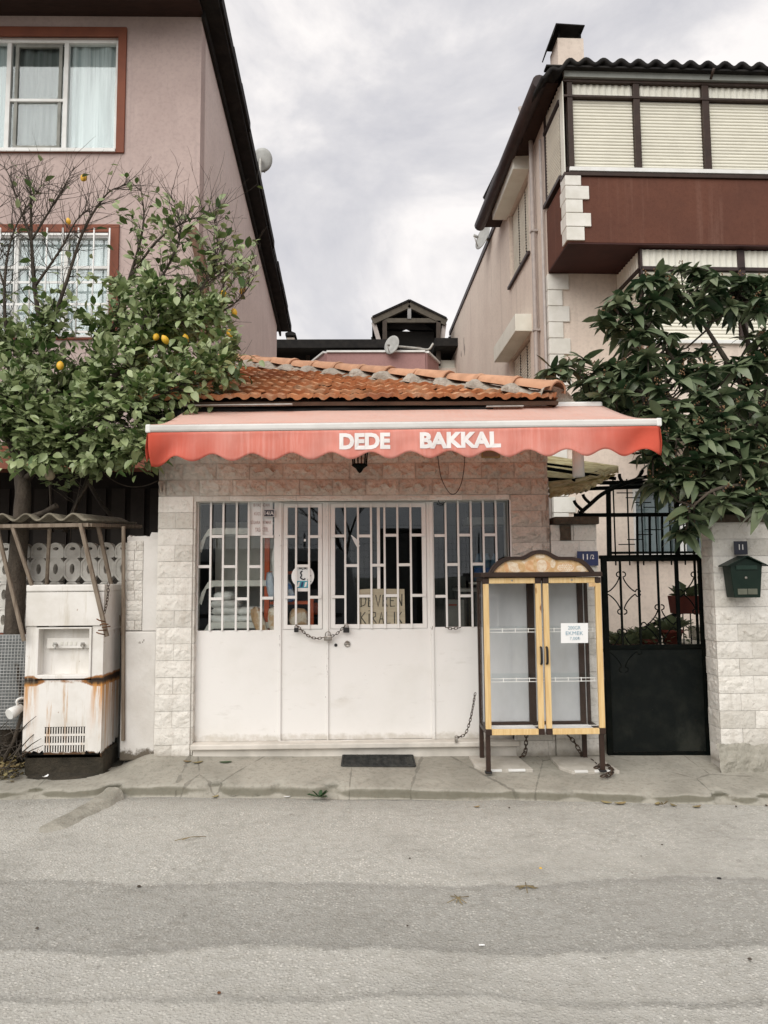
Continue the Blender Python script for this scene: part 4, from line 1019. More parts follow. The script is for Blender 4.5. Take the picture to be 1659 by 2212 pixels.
# side light of the balcony
lbox('side_panel', M['ribbed'], .0, .012, VB+.04, VB+.20, zp+.06, zh1)
ss = lbox('blind', M['blind'], .02, .03, VB+.24, -.06, zp+.12, zb1+.02); roller(ss, VB+.24, -.06, .015, zp+.13, zb1+.01, 'y')
lbox('rail', M['gutter'], -.02, .03, VB+.20, 0, zb1+.02, zb1+.07); lbox('rail', M['gutter'], -.04, .03, VB+.18, .04, zp+.06, zp+.115)
ribs(VB+.2, -.03, .01, zb1+.08, zh1+.05, 'header_panel', axis='y')
lbox('post', M['gutter'], -.01, .03, -.06, -.01, zp+.05, zh1+.1)
gB0 = to_local(P(1036, 488, 7.75)).y
# roof: corrugated sheet with a fascia set back under it
zr = PL(1400, 137, VB-.09).z
def corr(u, v):
    x_ = -.32+(UR+.32)*u; y_ = VB-.10+(gB0+1.10)*v
    return (x_, y_, zr+.036*math.sin(x_*math.pi*2/.245)+.10*v*6 - (.0 if x_ > .1 else (.1-x_)*.55))
MB().grid(corr, 300, 6).build('roof', M['black_roof'], rh, solid=.05, local=True)
lbox('fascia', simple('grey_green_fascia', (.30,.31,.285), (.24,.25,.23), 3), .02, UR, VB+.0, VB+.05, zh1+.045, zr-.05)
lbox('roof_soffit', M['black_roof'], -.25, UR, VB-.08, VB+.05, zr-.07, zr-.045)
for p_ in (1531,):
    x_ = PL(p_, 165, VB).x; MB().tube([(x_, VB-.05, zh1+.02), (x_, VB-.15, zr-.09)], .02, 6).build('bracket', M['darkbrown'], rh, local=True)
# side gutter, its brackets, downpipes
gA, gB = to_local(P(1166, 176, 3.7)), to_local(P(1036, 488, 7.75))
MB().tube([gA, gB], .105, 12).build('gutter', M['gutter'], rh, local=True)
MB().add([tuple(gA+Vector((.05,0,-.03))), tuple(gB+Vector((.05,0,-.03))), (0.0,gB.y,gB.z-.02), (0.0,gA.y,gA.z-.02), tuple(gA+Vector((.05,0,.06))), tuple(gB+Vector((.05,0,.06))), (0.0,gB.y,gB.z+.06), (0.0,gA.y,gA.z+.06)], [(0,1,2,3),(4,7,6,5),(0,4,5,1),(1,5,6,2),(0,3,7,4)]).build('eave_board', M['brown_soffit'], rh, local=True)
MB().add([(-.03,gB.y+.1,EAVE-.02),(-.03,10.4,EAVE-.02),(.25,10.4,EAVE-.02),(.25,gB.y,EAVE-.02),(-.03,gB.y+.1,EAVE+.10),(-.03,10.4,EAVE+.10),(.25,10.4,EAVE+.10),(.25,gB.y,EAVE+.10)], [(0,1,2,3),(4,7,6,5),(0,4,5,1),(1,5,6,2),(0,3,7,4)]).build('roof_edge', M['gutter'], rh, local=True)
yp = PS(1161, 500).y
dp = smooth_path([(-.20, yp+.12, PS(1134,272).z), (-.16, yp+.10, PS(1138,284).z), (-.09, yp+.02, PS(1150,285).z), (-.07, yp, PS(1160,305).z)], 5)+[Vector((-.07, yp, 4.0)), Vector((-.07, yp, .3))]
MB().tube(dp, .035, 8).build('downpipe', M['pipe'], rh, local=True)
MB().tube([(-.05, .06, EAVE-.4), (-.05, .06, .4)], .022, 6).build('downpipe', M['pipe'], rh, local=True)
for z_ in (7.0, 5.4, 4.2): lbox('pipe_clip', M['pipe'], -.115, -.0, yp-.045, yp+.045, z_-.015, z_+.015)
a_ = to_local(P(992, 770, 12.5)); lbox('blind_box', M['ribbed'], -.42, .0, 9.55, 10.15, PS(1000,800).z, PS(1000,742).z, .01)
# the two side windows with their blind boxes
for (y0, y1, z0, z1) in sw:
    wv = lbox('side_window', M['darkbrown'], .10, .13, y0, y1, z0, z1)
    n_ = 3
    for k_ in range(n_):
        a_ = y0+(y1-y0)*k_/n_+.03; b_ = y0+(y1-y0)*(k_+1)/n_-.03
        roller(wv, a_, b_, .075, z0+.02, z1-.02, 'y', .05)
    lbox('blind_box', M['ribbed'], -.27, .02, y0-.12, y1+.18, z1+.01, z1+.30, .008)
    lbox('window_sill', M['gutter'], -.05, .05, y0-.05, y1+.05, z0-.05, z0-.004)
# lower glazed balcony
xL = PL(1386, 600, VB+.06).x; VL = VB+.06
zl1 = PL(1500, 537, VL).z; zlh = PL(1500, 574, VL).z; zl0 = PL(1500, 735, VL).z; zlp = PL(1500, 905, VL).z
lbox('lower_parapet', M['rose'], xL+.01, UR, VL+.02, -.01, zlp, zl0-.05)
lbox('lower_sill', M['white_paint'], xL-.03, UR, VL-.03, VL+.1, zl0-.05, zl0, .006)
ribs(xL, UR, VL+.05, zlh, zl1, 'header_panel', mat='ribbed'); lbox('rail', M['gutter'], xL, UR, VL+.02, VL+.10, zlh-.05, zlh-.004)
for p_ in (1386, 1598, 1790):
    x_ = PL(p_+2, 650, VL).x; lbox('post', M['gutter'], x_, x_+(.03 if p_ == 1386 else .10), VL+.02, VL+.10, zl0, zl1)
xs_ = [PL(p_, 650, VL).x for p_ in (1392, 1598, 1611, 1790)]
for a_, b_ in ((xs_[0], xs_[1]), (xs_[2], xs_[3])):
    bl = lbox('blind', M['blind'], a_, b_, VL+.085, VL+.09, zl0+.01, zlh-.05); roller(bl, a_, b_, VL+.075, zl0+.01, zlh-.055)
bl = lbox('blind', M['blind'], xL+.02, xL+.03, VL+.1, -.02, zl0+.01, zlh-.05); roller(bl, VL+.1, -.02, xL+.012, zl0+.01, zlh-.055, 'y')
ribs(VL+.06, -.01, xL+.012, zlh, zl1, 'header_panel', axis='y'); lbox('rail', M['gutter'], xL-.01, xL+.02, VL+.02, -.01, zlh-.05, zlh-.004)
# ground window behind its black grille
x0, x1, z0, z1 = gw
wn_ = MB().ring([(x0,z0),(x1,z0),(x1,z1),(x0,z1)], [(x0+.06,z0+.06),(x1-.06,z0+.06),(x1-.06,z1-.06),(x0+.06,z1-.06)], .03, .12).build('ground_window', M['white_paint'], rh, .006, local=True)
lbox('window_sill', M['white_paint'], x0-.05, x1+.05, -.06, .05, z0-.05, z0-.002, .006, wn_)
xm = x0+(x1-x0)*.62; lbox('frame_post', M['white_paint'], xm-.05, xm+.05, .03, .12, z0+.06, z1-.06, 0, wn_)
MB().box(x0+.05, x1-.05, .07, .075, z0+.05, z1-.05).build('pane', M['houseglass'], wn_, local=True)
MB().grid(lambda u, v: (x0+(x1-x0)*u, .20+.03*math.sin(u*34), z0+(z1-z0)*v), 60, 1).build('curtain', simple('teal_grey_curtain', (.16,.20,.20), (.10,.13,.13), 3), wn_, local=True)
gx0, gx1 = x0-.38, x1+.15
for k_ in range(9):
    x_ = gx0+.05+k_*(gx1-gx0-.1)/8; MB().tube([(x_, -.13, z0-.12), (x_, -.13, z1+.10)], .011, 6).build('grille_bar', M['iron'], wn_, local=True)
for z_ in (z0+.06, z1+.02): MB().bar((gx0, -.118, z_), (gx1, -.118, z_), .012, .035).build('grille_rail', M['iron'], wn_, local=True)
for k_ in range(4):
    for s_ in (0, 1):
        x_ = gx0+.1+k_*.13; z_ = (z0+.18+k_*.07) if s_ == 0 else (z1-.10-k_*.07)
        MB().bar((x_, -.128, z_), (x_+.24, -.128, z_), .010, .014).build('grille_link', M['iron'], wn_, local=True)
# chimney
ca, cb = PL(1197, 100, 1.2), PL(1253, 128, 1.2)
chm = lbox('chimney', M['rose'], ca.x, cb.x, 1.0, 1.45, zr-.2, ca.z)
xa, xb = PL(1186, 80, 1.1).x, PL(1258, 80, 1.1).x; zc0, zc1 = ca.z-.02, PL(1220, 68, 1.1).z
for x_ in (ca.x+.03, cb.x-.05): lbox('cowl_leg', M['black_roof'], x_, x_+.03, 1.05, 1.09, ca.z, zc1-.03, 0, chm)
MB().add([(xa,.9,zc0-.02),(xa+.07,.9,zc1-.02),(xb-.02,.9,zc1-.04),(xa,1.55,zc0-.02),(xa+.07,1.55,zc1-.02),(xb-.02,1.55,zc1-.04)], [(0,1,4,3),(1,2,5,4)]).build('chimney_cowl', M['black_roof'], chm, solid=.02, local=True)

# ================================================================== REAR HOUSE
BY = 13.9
bh = thing('rear_house', (0, BY, 0), 'distant house behind the tiled roof with a dark timber canopy and dusty rose parapet', 'house')
a_ = rect(598, 741, 1000, 830, BY+3)
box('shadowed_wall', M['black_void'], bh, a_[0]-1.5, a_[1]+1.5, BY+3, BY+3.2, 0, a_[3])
zc = P(700, 744, BY).z
r_ = rect(560, 738, 862, 752, BY-.3); box('canopy_roof', M['black_roof'], bh, r_[0]-2, r_[1], BY-.5, BY+3.3, r_[2]-.05, r_[3])
r_ = rect(938, 735, 1010, 748, BY-.3); box('canopy_roof', M['black_roof'], bh, r_[0], r_[1]+2, BY-.5, BY+3.3, r_[2]-.05, r_[3])
for p_ in (665, 717, 818, 828, 905): x_ = P(p_, 780, BY+.2).x; box('canopy_post', simple('brown_post', (.06,.045,.035)) if p_ == 665 else bpy.data.materials['brown_post'], bh, x_-.05, x_+.05, BY+.2, BY+.3, 2, zc)
pA, pB, pC, pD = P(676, 767, BY-.1), P(706, 763, BY-1.1), P(918, 765, BY-1.1), P(943, 769, BY-.1)
mb = MB(); pl_ = [pA, pB, pC, pD]
for s_, t_ in zip(pl_, pl_[1:]):
    mb.add([(s_.x,s_.y,2.4),(t_.x,t_.y,2.4),(t_.x,t_.y,pB.z),(s_.x,s_.y,pB.z)], [(0,1,2,3)])
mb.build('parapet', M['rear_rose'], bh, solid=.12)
for s_, t_ in zip(pl_, pl_[1:]): MB().bar((s_.x,s_.y,pB.z+.02), (t_.x,t_.y,pB.z+.02), .22, .05).build('coping', M['white_paint'], bh)
r_ = rect(943, 795, 1000, 860, BY); box('low_wall', M['rose'], bh, r_[0], r_[1]+1, BY, BY+.2, r_[2]-1, r_[3])
r_ = rect(560, 793, 690, 840, BY); box('low_wall', M['rose'], bh, r_[0]-1, r_[1], BY, BY+.2, r_[2]-1, r_[3])
# gabled roof hatch of dark timber
g0, gm, g1 = P(805, 694, BY), P(884, 658, BY), P(964, 697, BY)
for y_ in (0, 1.7):
    o_ = Vector((0, y_, 0)); MB().bar(g0+o_, gm+o_, .12, .20).build('rafter', simple('dark_rafter', (.10,.085,.065)) if y_ == 0 else M['black_roof'], bh); MB().bar(gm+o_, g1+o_, .12, .20).build('rafter', bpy.data.materials['dark_rafter'] if y_ == 0 else M['black_roof'], bh)
for s_, t_ in ((g0, gm), (gm, g1)):
    MB().add([tuple(s_+Vector((0,-.1,.1))), tuple(t_+Vector((0,-.1,.1))), tuple(t_+Vector((0,1.9,.1))), tuple(s_+Vector((0,1.9,.1)))], [(0,1,2,3)]).build('gable_roof', M['black_roof'], bh, solid=.05)
MB().bar(P(830,693,BY), P(952,693,BY), .08, .12).build('tie_beam', bpy.data.materials['dark_rafter'], bh)
MB().bar(P(884,668,BY), P(884,690,BY), .10, .12, (0,1,0)).build('king_post', simple('grey_post', (.30,.29,.28)), bh)
for p_ in (831, 947): MB().bar(P(p_,694,BY), P(p_,790,BY), .12, .12, (0,1,0)).build('hatch_post', bpy.data.materials['brown_post'], bh)
for p_, q_ in ((807,697),(960,699)): MB().bar(P(p_,q_,BY+.05), P(p_+(12 if p_ < 900 else -5),738,BY+.05), .12, .05, (0,1,0)).build('side_lath', M['pipe'], bh)
MB().add([tuple(g0+Vector((.3,.5,-.1))), tuple(g1+Vector((-.3,.5,-.1))), tuple(g1+Vector((-.3,.5,-2.2))), tuple(g0+Vector((.3,.5,-2.2)))], [(0,1,2,3)]).build('hatch_back', M['black_void'], bh)
MB().add([tuple(g0+Vector((.3,.5,-.05))), tuple(gm+Vector((0,.5,-.05))), tuple(g1+Vector((-.3,.5,-.05)))], [(0,2,1)]).build('hatch_gable', M['black_void'], bh)
# little chimneys on the canopy roof
for p_, q_, wd2 in ((628, 722, 22), (983, 730, 30)):
    c_ = P(p_, q_+8, BY+1.5); t = thing('roof_chimney', c_, {628: 'squat dark-capped chimney pot on the black rear roof beside the mauve house', 983: 'flat dark-capped chimney on the rear roof next to the rose house wall'}[p_], 'chimney', 'chimneys on the rear roof')
    w2 = wd2*20/1597/2
    box('stack', M['rose'], t, c_.x-w2*.8, c_.x+w2*.8, c_.y, c_.y+.3, c_.z-.4, c_.z+.02); MB().prism([(c_.x-w2*1.1, c_.z+.05), (c_.x+w2*1.1, c_.z+.05), (c_.x+w2*1.1, c_.z+.12), (c_.x, c_.z+.19), (c_.x-w2*1.1, c_.z+.12)], c_.y-.1, c_.y+.4).build('cap', M['black_roof'], t)

# satellite dishes
def dish(name, c, rad, face, label, mast=None, foot=None, mat='dish'):
    t = thing(name, c, label, 'satellite dish', 'satellite dishes on the roofs')
    fv = Vector(face).normalized(); q = fv.to_track_quat('Z', 'Y').to_matrix()
    mb = MB(); n_ = 20; vs_ = [tuple(Vector(c))]; 
    for j in range(1, 5):
        for k2 in range(n_):
            a_ = 2*math.pi*k2/n_; r_ = rad*j/4; vs_.append(tuple(Vector(c)+q @ Vector((math.cos(a_)*r_, math.sin(a_)*r_*1.06, .16*rad*(j/4)**2))))
    fs_ = [(0, 1+k2, 1+(k2+1) % n_) for k2 in range(n_)]
    for j in range(3):
        for k2 in range(n_): fs_.append((1+j*n_+k2, 1+(j+1)*n_+k2, 1+(j+1)*n_+(k2+1) % n_, 1+j*n_+(k2+1) % n_))
    mb.add(vs_, fs_, True); mb.build('reflector', M[mat], t, solid=.012)
    tip = Vector(c)+fv*rad*1.0+Vector((0,0,-rad*.25)); MB().tube([Vector(c)+q @ Vector((0,-rad,.1)), tip], .012, 5).build('feed_arm', M['zinc'], t)
    MB().tube([tip, tip-fv*.10], .03, 8).build('receiver', M['dish'], t)
    if foot is not None: MB().tube(smooth_path([Vector(c)-fv*.05]+[Vector(p_) for p_ in foot], 4), .03, 7).build('mast', M['zinc'], t)
c_ = PX(565, 345, LX+.12)
dish('satellite_dish', c_, .22, (.25,.9,.25), 'grey satellite dish standing on the roof edge of the mauve house', foot=[c_+Vector((-.01,-.12,-.25)), c_+Vector((-.02,-.12,-.85))])
c_ = P(848, 746, BY-1.3)
dish('satellite_dish', c_, .24, (-.6,-.7,.15), 'white satellite dish on a bent pipe above the rose parapet', foot=[P(856,748,BY-1.2), P(900,752,BY-1.15), P(925,755,BY-1.1), P(936,742,BY-1.1)], mat='dish')
c_ = PX(1046, 513, RX-.25)
dish('satellite_dish', c_, .26, (-.7,-.3,.2), 'pale satellite dish hung under the far end of the brown gutter', foot=[c_+Vector((.15,.1,-.05)), c_+Vector((.32,.12,-.15))])
# ================================================================== GATE PILLARS
pil = thing('gate_pillar', (1.75, -.02, PAV), 'low whitewashed block pillar with a dark mossy cap between the shop and the black gate', 'pillar')
gx0, gx1 = SX1+.004, P(1294, 1300, -.02).x; gx1b = P(1312, 1625, -.02).x
gtop = P(1240, 1133, -.02).z
box('core', wallm, pil, gx0, gx1-.004, .02, .30, 0, gtop-.002)
nr = int((gtop-PAV)/RH)+1
for k in range(nr):
    z1 = gtop-k*RH; z0 = max(z1-RH, PAV-.03)
    if z1-z0 < .03: continue
    md = gx0+(gx1-gx0)*(.5 if k % 2 == 0 else .62)
    put_block(pil, gx0, md, z0, z1, -.012); put_block(pil, md, gx1, z0, z1, -.012)
c0, c1 = P(1184, 1125, -.05), P(1294, 1125, -.05)
box('cap', M['moss_cap'], pil, SX1+.03, c1.x, -.06, .34, gtop, P(1240, 1116, -.05).z, .008)
c = P(1222, 1150, -.03); box('bare_patch', M['moss_cap'], pil, c.x-.045, c.x+.045, -.030, -.004, c.z-.065, c.z+.06)
RPY = -.36
rp = thing('gatepost_wall', (P(1600,1640,RPY).x, RPY, PAV), 'whitewashed rough block wall on the right of the black gate carrying the green mailbox', 'wall')
rx0, rx1 = P(1543, 1400, RPY).x, P(1900, 1400, RPY).x
rtop = P(1600, 1128, RPY).z
box('core', wallm, rp, rx0+.03, rx1, RPY+.03, RPY+.21, 0, rtop-.003)
nr = int((rtop-PAV)/.133)+1
for k in range(nr):
    z1 = rtop-k*.133; z0 = max(z1-.133, PAV-.03)
    if z1-z0 < .03: continue
    put_block(rp, RPY+.02, RPY+.20, z0, z1, rx0+.022, R(90))
    o = col.objects[-1] if False else None
    x = rx0+.02; w_ = .277; x2 = x+(w_ if k % 2 else w_*.62)
    while x < rx1-.05:
        put_block(rp, x, min(x2, rx1), z0, z1, RPY); x = x2; x2 = x+w_
# face the return blocks to the left (they were laid looking right)
for o in list(rp.children):
    if abs(o.rotation_euler.z-R(90)) < .01:
        o.rotation_euler.z = R(-90); o.location.y += o.scale.x
for o in list(shop.children):
    if o.name.startswith('block') and abs(o.rotation_euler.z-R(90)) < .01: o.location.x = OX0-.006
fr0, frz = P(1556,1630,RPY-.05).x, P(1600,1605,RPY).z
def footr(u, v): return (fr0+(rx1-fr0)*u+.02*wob(v*5, 3, 1)*(1-u), RPY-.05+.05*v*v+.018*wob(u*16, v*3, 2)+.008*wob(u*44, v*9, 2), .05+(frz+.02*wob(u*9, 1, 1)-.05)*v)
MB().grid(footr, 70, 10, smooth=False).build('foot_render', M['pavement'], rp)
box('cap', M['moss_cap'], rp, rx0-.03, rx1, RPY-.04, RPY+.25, rtop, rtop+.06, .01)

# ================================================================== BLACK GATE
GY = .02
gate = thing('iron_gate', (P(1420,1635,GY).x, GY, PAV), 'black iron gate with a sheet metal lower half and scrolled upper bars', 'gate')
def gp(px, py, y=GY): return P(px, py, y)
def gbar(name, a, b, w_, h_, y=GY, par=None):
    return MB().bar(gp(*a, y), gp(*b, y), w_, h_, (0,1,0) if abs(a[0]-b[0]) < abs(a[1]-b[1]) else (0,0,1)).build(name, M['iron'], par or gate, .003)
gl_, gr_ = gp(1301, 1300).x, gp(1524, 1300).x
zb_, zm_, zt_ = gp(1410, 1634).z, gp(1410, 1394).z, gp(1410, 1207).z
box('frame_post', M['iron'], gate, gl_+.0, gl_+.045, GY-.02, GY+.02, zb_-.005, zt_+.03, .003)
box('frame_post', M['iron'], gate, gr_-.05, gr_, GY-.02, GY+.02, zb_-.005, zt_+.03, .003)
box('frame_post', M['iron'], gate, gr_+.006, gr_+.13, GY-.03, GY+.03, zb_-.005, gp(1520,1150).z, .003)
box('sheet_panel', M['gate_sheet'], gate, gl_+.047, gr_-.052, GY-.006, GY+.002, zb_+.04, zm_, .001)
box('rail', M['iron'], gate, gl_+.047, gr_-.052, GY-.018, GY+.018, zm_-.03, zm_+.006, .003)
box('rail', M['iron'], gate, gl_+.047, gr_-.052, GY-.018, GY+.018, zt_-.02, zt_+.012, .003)
box('rail', M['iron'], gate, gl_+.047, gr_-.052, GY-.018, GY+.018, zb_, zb_+.035, .003)
for k, p_ in enumerate((1342, 1381, 1423, 1464, 1504)):
    x_ = gp(p_, 1300).x; r_ = .013 if p_ == 1464 else .008
    box('bar', M['iron'], gate, x_-r_, x_+r_, GY-r_, GY+r_, zm_, zt_-.02)
def scroll(cx, cz, s_):
    mb = MB()
    for sx in (-1, 1):
        for sz in (-1, 1):
            pts = []
            for t in range(14):
                a_ = t/13
                x_ = sx*(.020+.125*a_**1.4); z_ = sz*(.155*(1-a_)**1.25+.012)
                pts.append(Vector((cx+x_*s_, GY-.004, cz+z_*s_)))
            e0, e1 = pts[0], pts[-1]
            curl0 = [e0+Vector((sx*.028*s_*math.sin(q*.55), 0, sz*.026*s_*(1-math.cos(q*.55))))-Vector((0,0,0)) for q in range(6, 0, -1)]
            curl1 = [e1+Vector((sx*.026*s_*(1-math.cos(q*.55)), 0, sz*.026*s_*math.sin(q*.55))) for q in range(1, 7)]
            mb.tube(curl0+pts+curl1, .0055, 5)
    mb.build('scroll', M['iron'], gate)
for p_, q_ in ((1342.5, 1281), (1426, 1352), (1504, 1281), (1345, 1400)):
    c = gp(p_, q_); scroll(c.x, c.z-(0 if q_ < 1390 else .02), .80)
# fixed frame above the gate
top = thing('gate_arch', (P(1410,1120,GY).x, GY, gtop), 'black iron frame above the gate with a curved trellis bar and short hooks', 'iron frame')
def tbar(name, a, b, w_, y=GY+.05): return MB().bar(gp(*a, y), gp(*b, y), w_, w_, (0,1,0)).build(name, M['iron'], top, .003)
tbar('rail', (1240, 1113), (1560, 1111), .032); tbar('rail', (1294, 1203.5), (1530, 1200.5), .030)
tbar('upright', (1314, 1058), (1316.5, 1205), .034); tbar('upright', (1461, 1060), (1464, 1205), .034)
for p_ in (1376, 1403, 1430, 1498): tbar('upright', (p_, 1113), (p_+1.5, 1213 if p_ < 1450 else 1200), .018)
arc = [gp(a_, b_, GY+.02) for a_, b_ in ((1252,1109),(1272,1092),(1300,1068),(1335,1050),(1375,1036),(1410,1028),(1450,1026),(1490,1034),(1530,1052))]
MB().tube(smooth_path(arc, 5), .017, 8).build('curved_bar', M['iron'], top)
def hook(px, py, lean):
    c_ = gp(px, py, GY+.02); pts = [c_+Vector((lean*.010*t+.035*math.sin(t*.5)*(-1 if lean < 0 else 1), 0, .022*t)) for t in range(5)]
    MB().tube(pts, .014, 7).build('hook', M['iron'], top)
for h_ in ((1259,1103,-1),(1278,1090,-1),(1349,1046,-.2),(1371,1038,1)): hook(*h_)
for a_, b_ in (((1296,1043),(1440,1040)),((1250,1056),(1440,1050))): MB().tube([gp(*a_, GY+.35), gp(*b_, GY+.35)], .018, 7).build('back_rail', M['iron'], top)
mb = MB(); mb.tube(smooth_path([gp(1246,1116,GY), gp(1252,1100,GY), gp(1262,1108,GY), gp(1280,1112,GY)], 4), .004, 5); mb.build('loose_wire', M['iron'], top)

# steps rail and pots in the passage behind the gate
st = thing('stair_rail', (P(1430,1330,1.6).x, 1.6, .1), 'black stair handrail with thin balusters climbing to the right behind the gate', 'railing')
a_, b_ = P(1317, 1392, 1.5), P(1545, 1288, 1.9)
MB().bar(a_, b_, .03, .04).build('handrail', M['iron'], st)
for k in range(14):
    p_ = a_.lerp(b_, (k+.5)/14); MB().tube([p_, (p_.x, p_.y, .12)], .007, 5).build('baluster', M['iron'], st)
mb = MB()
for k in range(5): mb.box(a_.x+.35+k*.3, a_.x+2.4, 2.0, 3.2, .12+k*.17 if k else .1, .12+(k+1)*.17-.003*k)
tag(mb.build('stair', M['pavement']), 'concrete stairs behind the gate climbing along the rose house', 'stairs')
def pot(px, py, wpx, hpx, Y, label, plant, box_=False):
    c_ = P(px, py, Y); sc = (Y+6.14)/F; w_, h_ = wpx*sc, hpx*sc
    t = thing('flower_pot', c_, label, 'flower pot', 'flower pots behind the gate')
    if box_: MB().add([(c_.x-w_*.45,c_.y-.09,c_.z),(c_.x+w_*.45,c_.y-.09,c_.z),(c_.x+w_*.45,c_.y+.09,c_.z),(c_.x-w_*.45,c_.y+.09,c_.z),(c_.x-w_*.5,c_.y-.11,c_.z+h_),(c_.x+w_*.5,c_.y-.11,c_.z+h_),(c_.x+w_*.5,c_.y+.11,c_.z+h_),(c_.x-w_*.5,c_.y+.11,c_.z+h_)],[(0,3,2,1),(0,1,5,4),(1,2,6,5),(2,3,7,6),(3,0,4,7),(4,5,6,7)]).build('planter', M['terracotta_pot'], t, .006)
    else: MB().lathe(c_, [(w_*.36,0),(w_*.47,h_*.8),(w_*.52,h_*.8),(w_*.52,h_),(w_*.44,h_),(w_*.42,h_*.9)], 16).build('planter', M['terracotta_pot'], t)
    rr = random.Random(int(px)); mb = MB()
    for k in range(plant):
        a_ = rr.uniform(0, 6.28); q = Vector((c_.x+math.cos(a_)*w_*.3*rr.random(), c_.y+math.sin(a_)*.06, c_.z+h_*.9)); L_ = rr.uniform(.10, .24)
        d_ = Vector((math.cos(a_)*.7, math.sin(a_)*.5, rr.uniform(.35, 1.1))).normalized(); s_ = d_.cross(Vector((0,0,1))).normalized()*L_*.24
        m_ = q+d_*L_*.55; e_ = q+d_*L_+Vector((0,0,-.05)); mb.add([q, m_+s_, e_, m_-s_], [(0,1,2),(0,2,3)])
    mb.build('plant', M['loquat_leaf'], t, kind='stuff')
    return t
pot(1483, 1325, 62, 38, 1.2, 'long terracotta window box with upright leaves on the stair, behind the gate right side', 26, True)
pot(1452, 1392, 46, 32, .8, 'round terracotta pot low behind the gate under the window box', 40)
pot(1400, 1420, 50, 40, 1.0, 'wide earthen pot with trailing green plant at the middle of the gate', 60)
pot(1350, 1425, 46, 34, .9, 'dark leafy potted plant at the left foot of the handrail', 60)
mb = MB(); rr = random.Random(9)
for k in range(900):
    c_ = P(rr.uniform(1318, 1500), 1400, 1.1); p_ = Vector((c_.x, rr.uniform(.6, 1.5), rr.uniform(.5, .95 + .35*(c_.x-2.0)*.5))); a_ = rr.uniform(0, 6.28); d_ = Vector((math.cos(a_), math.sin(a_), rr.uniform(-.5, .9))).normalized()*rr.uniform(.04, .09); s_ = d_.cross(Vector((.1,.2,1))).normalized()*.018
    mb.add([p_, p_+d_*.5+s_, p_+d_, p_+d_*.5-s_], [(0,1,2,3)])
tag(mb.build('shrubbery', M['loquat_leaf'], kind='stuff'), 'tangle of small dark leaves growing along the stair behind the gate', 'plants')

# ================================================================== plastic rain canopy between shop and house
rc = thing('plastic_canopy', (P(1250,1030,.6).x, .6, 2.4), 'torn yellowed corrugated plastic canopy on black irons beside the shop', 'canopy')
def sheet(A, B, C, D, seed, ncor):
    A, B, C, D = [P(*q) for q in (A, B, C, D)]
    def f_(u, v):
        p_ = A.lerp(B, u).lerp(D.lerp(C, u), v)
        edge = (.035*wob(u*14, 1, seed)+.02*wob(u*40, 4, seed))*(1-v)
        return (p_.x+edge, p_.y, p_.z+.014*math.sin(v*ncor*6.283)+edge)
    MB().grid(f_, 24, ncor*6).build('sheet', M['plastic_sheet'], rc, solid=.002)
sheet((1187,1058,.2), (1336,1020,.35), (1336,1008,1.9), (1150,978,1.9), 1, 9)
sheet((1187,1076,.15), (1262,1062,.2), (1330,1024,.4), (1187,1040,.3), 5, 5)
def iron(a_, b_, r_=.014, y0=.3, y1=.3): MB().bar(P(*a_, y0), P(*b_, y1), r_*2, r_*2).build('iron', M['iron'], rc)
iron((1180,1012),(1330,1034),.014,.5,.5); iron((1180,1035),(1292,1042),.016,.4,.4); iron((1183,1062),(1238,1038),.013,.3,.9); iron((1238,1038),(1292,1020),.013,.3,.9); iron((1185,1072),(1230,1048),.010,.3,.3); iron((1180,1002),(1240,1010),.010,.7,.7)
wp = thing('white_pipe', P(1250,1010,-.3), 'short thick white pipe end hanging under the right end of the awning', 'pipe')
a_ = P(1250, 1030, -.3); b_ = P(1250, 968, -.3)
MB().lathe((a_.x, a_.y, a_.z), [(.040,0),(.048,0),(.046,.12),(.044,.24),(.040,.24)], 18).build('tube', M['white_paint'], wp)
MB().tube([(a_.x, a_.y, a_.z+.24), (a_.x, a_.y+.10, a_.z+.36), (a_.x-.05, -.0, a_.z+.42)], .02, 8).build('hanger', M['zinc'], wp)

# ================================================================== number plates and mailbox
def plate(name, px0, py0, px1, py1, Y, text, mat, label, holder=None, tx=(.15,.85), tz=(.25,.75), sup=None):
    x0, x1, z0, z1 = rect(px0, py0, px1, py1, Y)
    t = thing(name, ((x0+x1)/2, Y, z0), label, 'number plate', 'house number plates')
    box('plate', M[mat], t, x0, x1, Y, Y+.008, z0, z1, .002)
    w_, h_ = x1-x0, z1-z0
    lettering(text, x0+w_*tx[0], x0+w_*tx[1], z0+h_*tz[0], z0+h_*tz[1], Y-.0025, M['letter_white'], t, .012)
    if sup: lettering(sup, x0+w_*.60, x0+w_*.80, z0+h_*.45, z0+h_*.76, Y-.0025, M['letter_white'], t, .006)
    return x0, x1, z0, z1, t
plate('number_plate', 1247, 1190.5, 1292.5, 1222, -.052, '11', 'plaque_blue', 'blue enamel number plate reading 11/2 on the low white pillar', tx=(.26,.50), tz=(.42,.80), sup='/2')
plate('number_plate', 1586, 1169, 1615, 1198, RPY-.045, '11', 'plaque_dark', 'dark number plate reading 11 above the green mailbox', tx=(.34,.66), tz=(.36,.76))
q0 = rect(570, 1101, 597, 1116.5, FY-.018)
box('backing', M['plaque_dark'], None, 0,0,0,0,0,0) if False else None
x0, x1, z0, z1, t14 = plate('number_plate', 569.5, 1100.5, 593, 1116.5, FY-.020, '14/A', 'plaque_dark', 'small dark number plate reading 14/A on the left shop window bars', tx=(.10,.92), tz=(.22,.80))
MB().ring([(x0,z0),(x1,z0),(x1,z1),(x0,z1)], [(x0+.004,z0+.004),(x1-.004,z0+.004),(x1-.004,z1-.004),(x0+.004,z1-.004)], FY-.0225, FY-.0205).build('rim', M['letter_white'], t14)

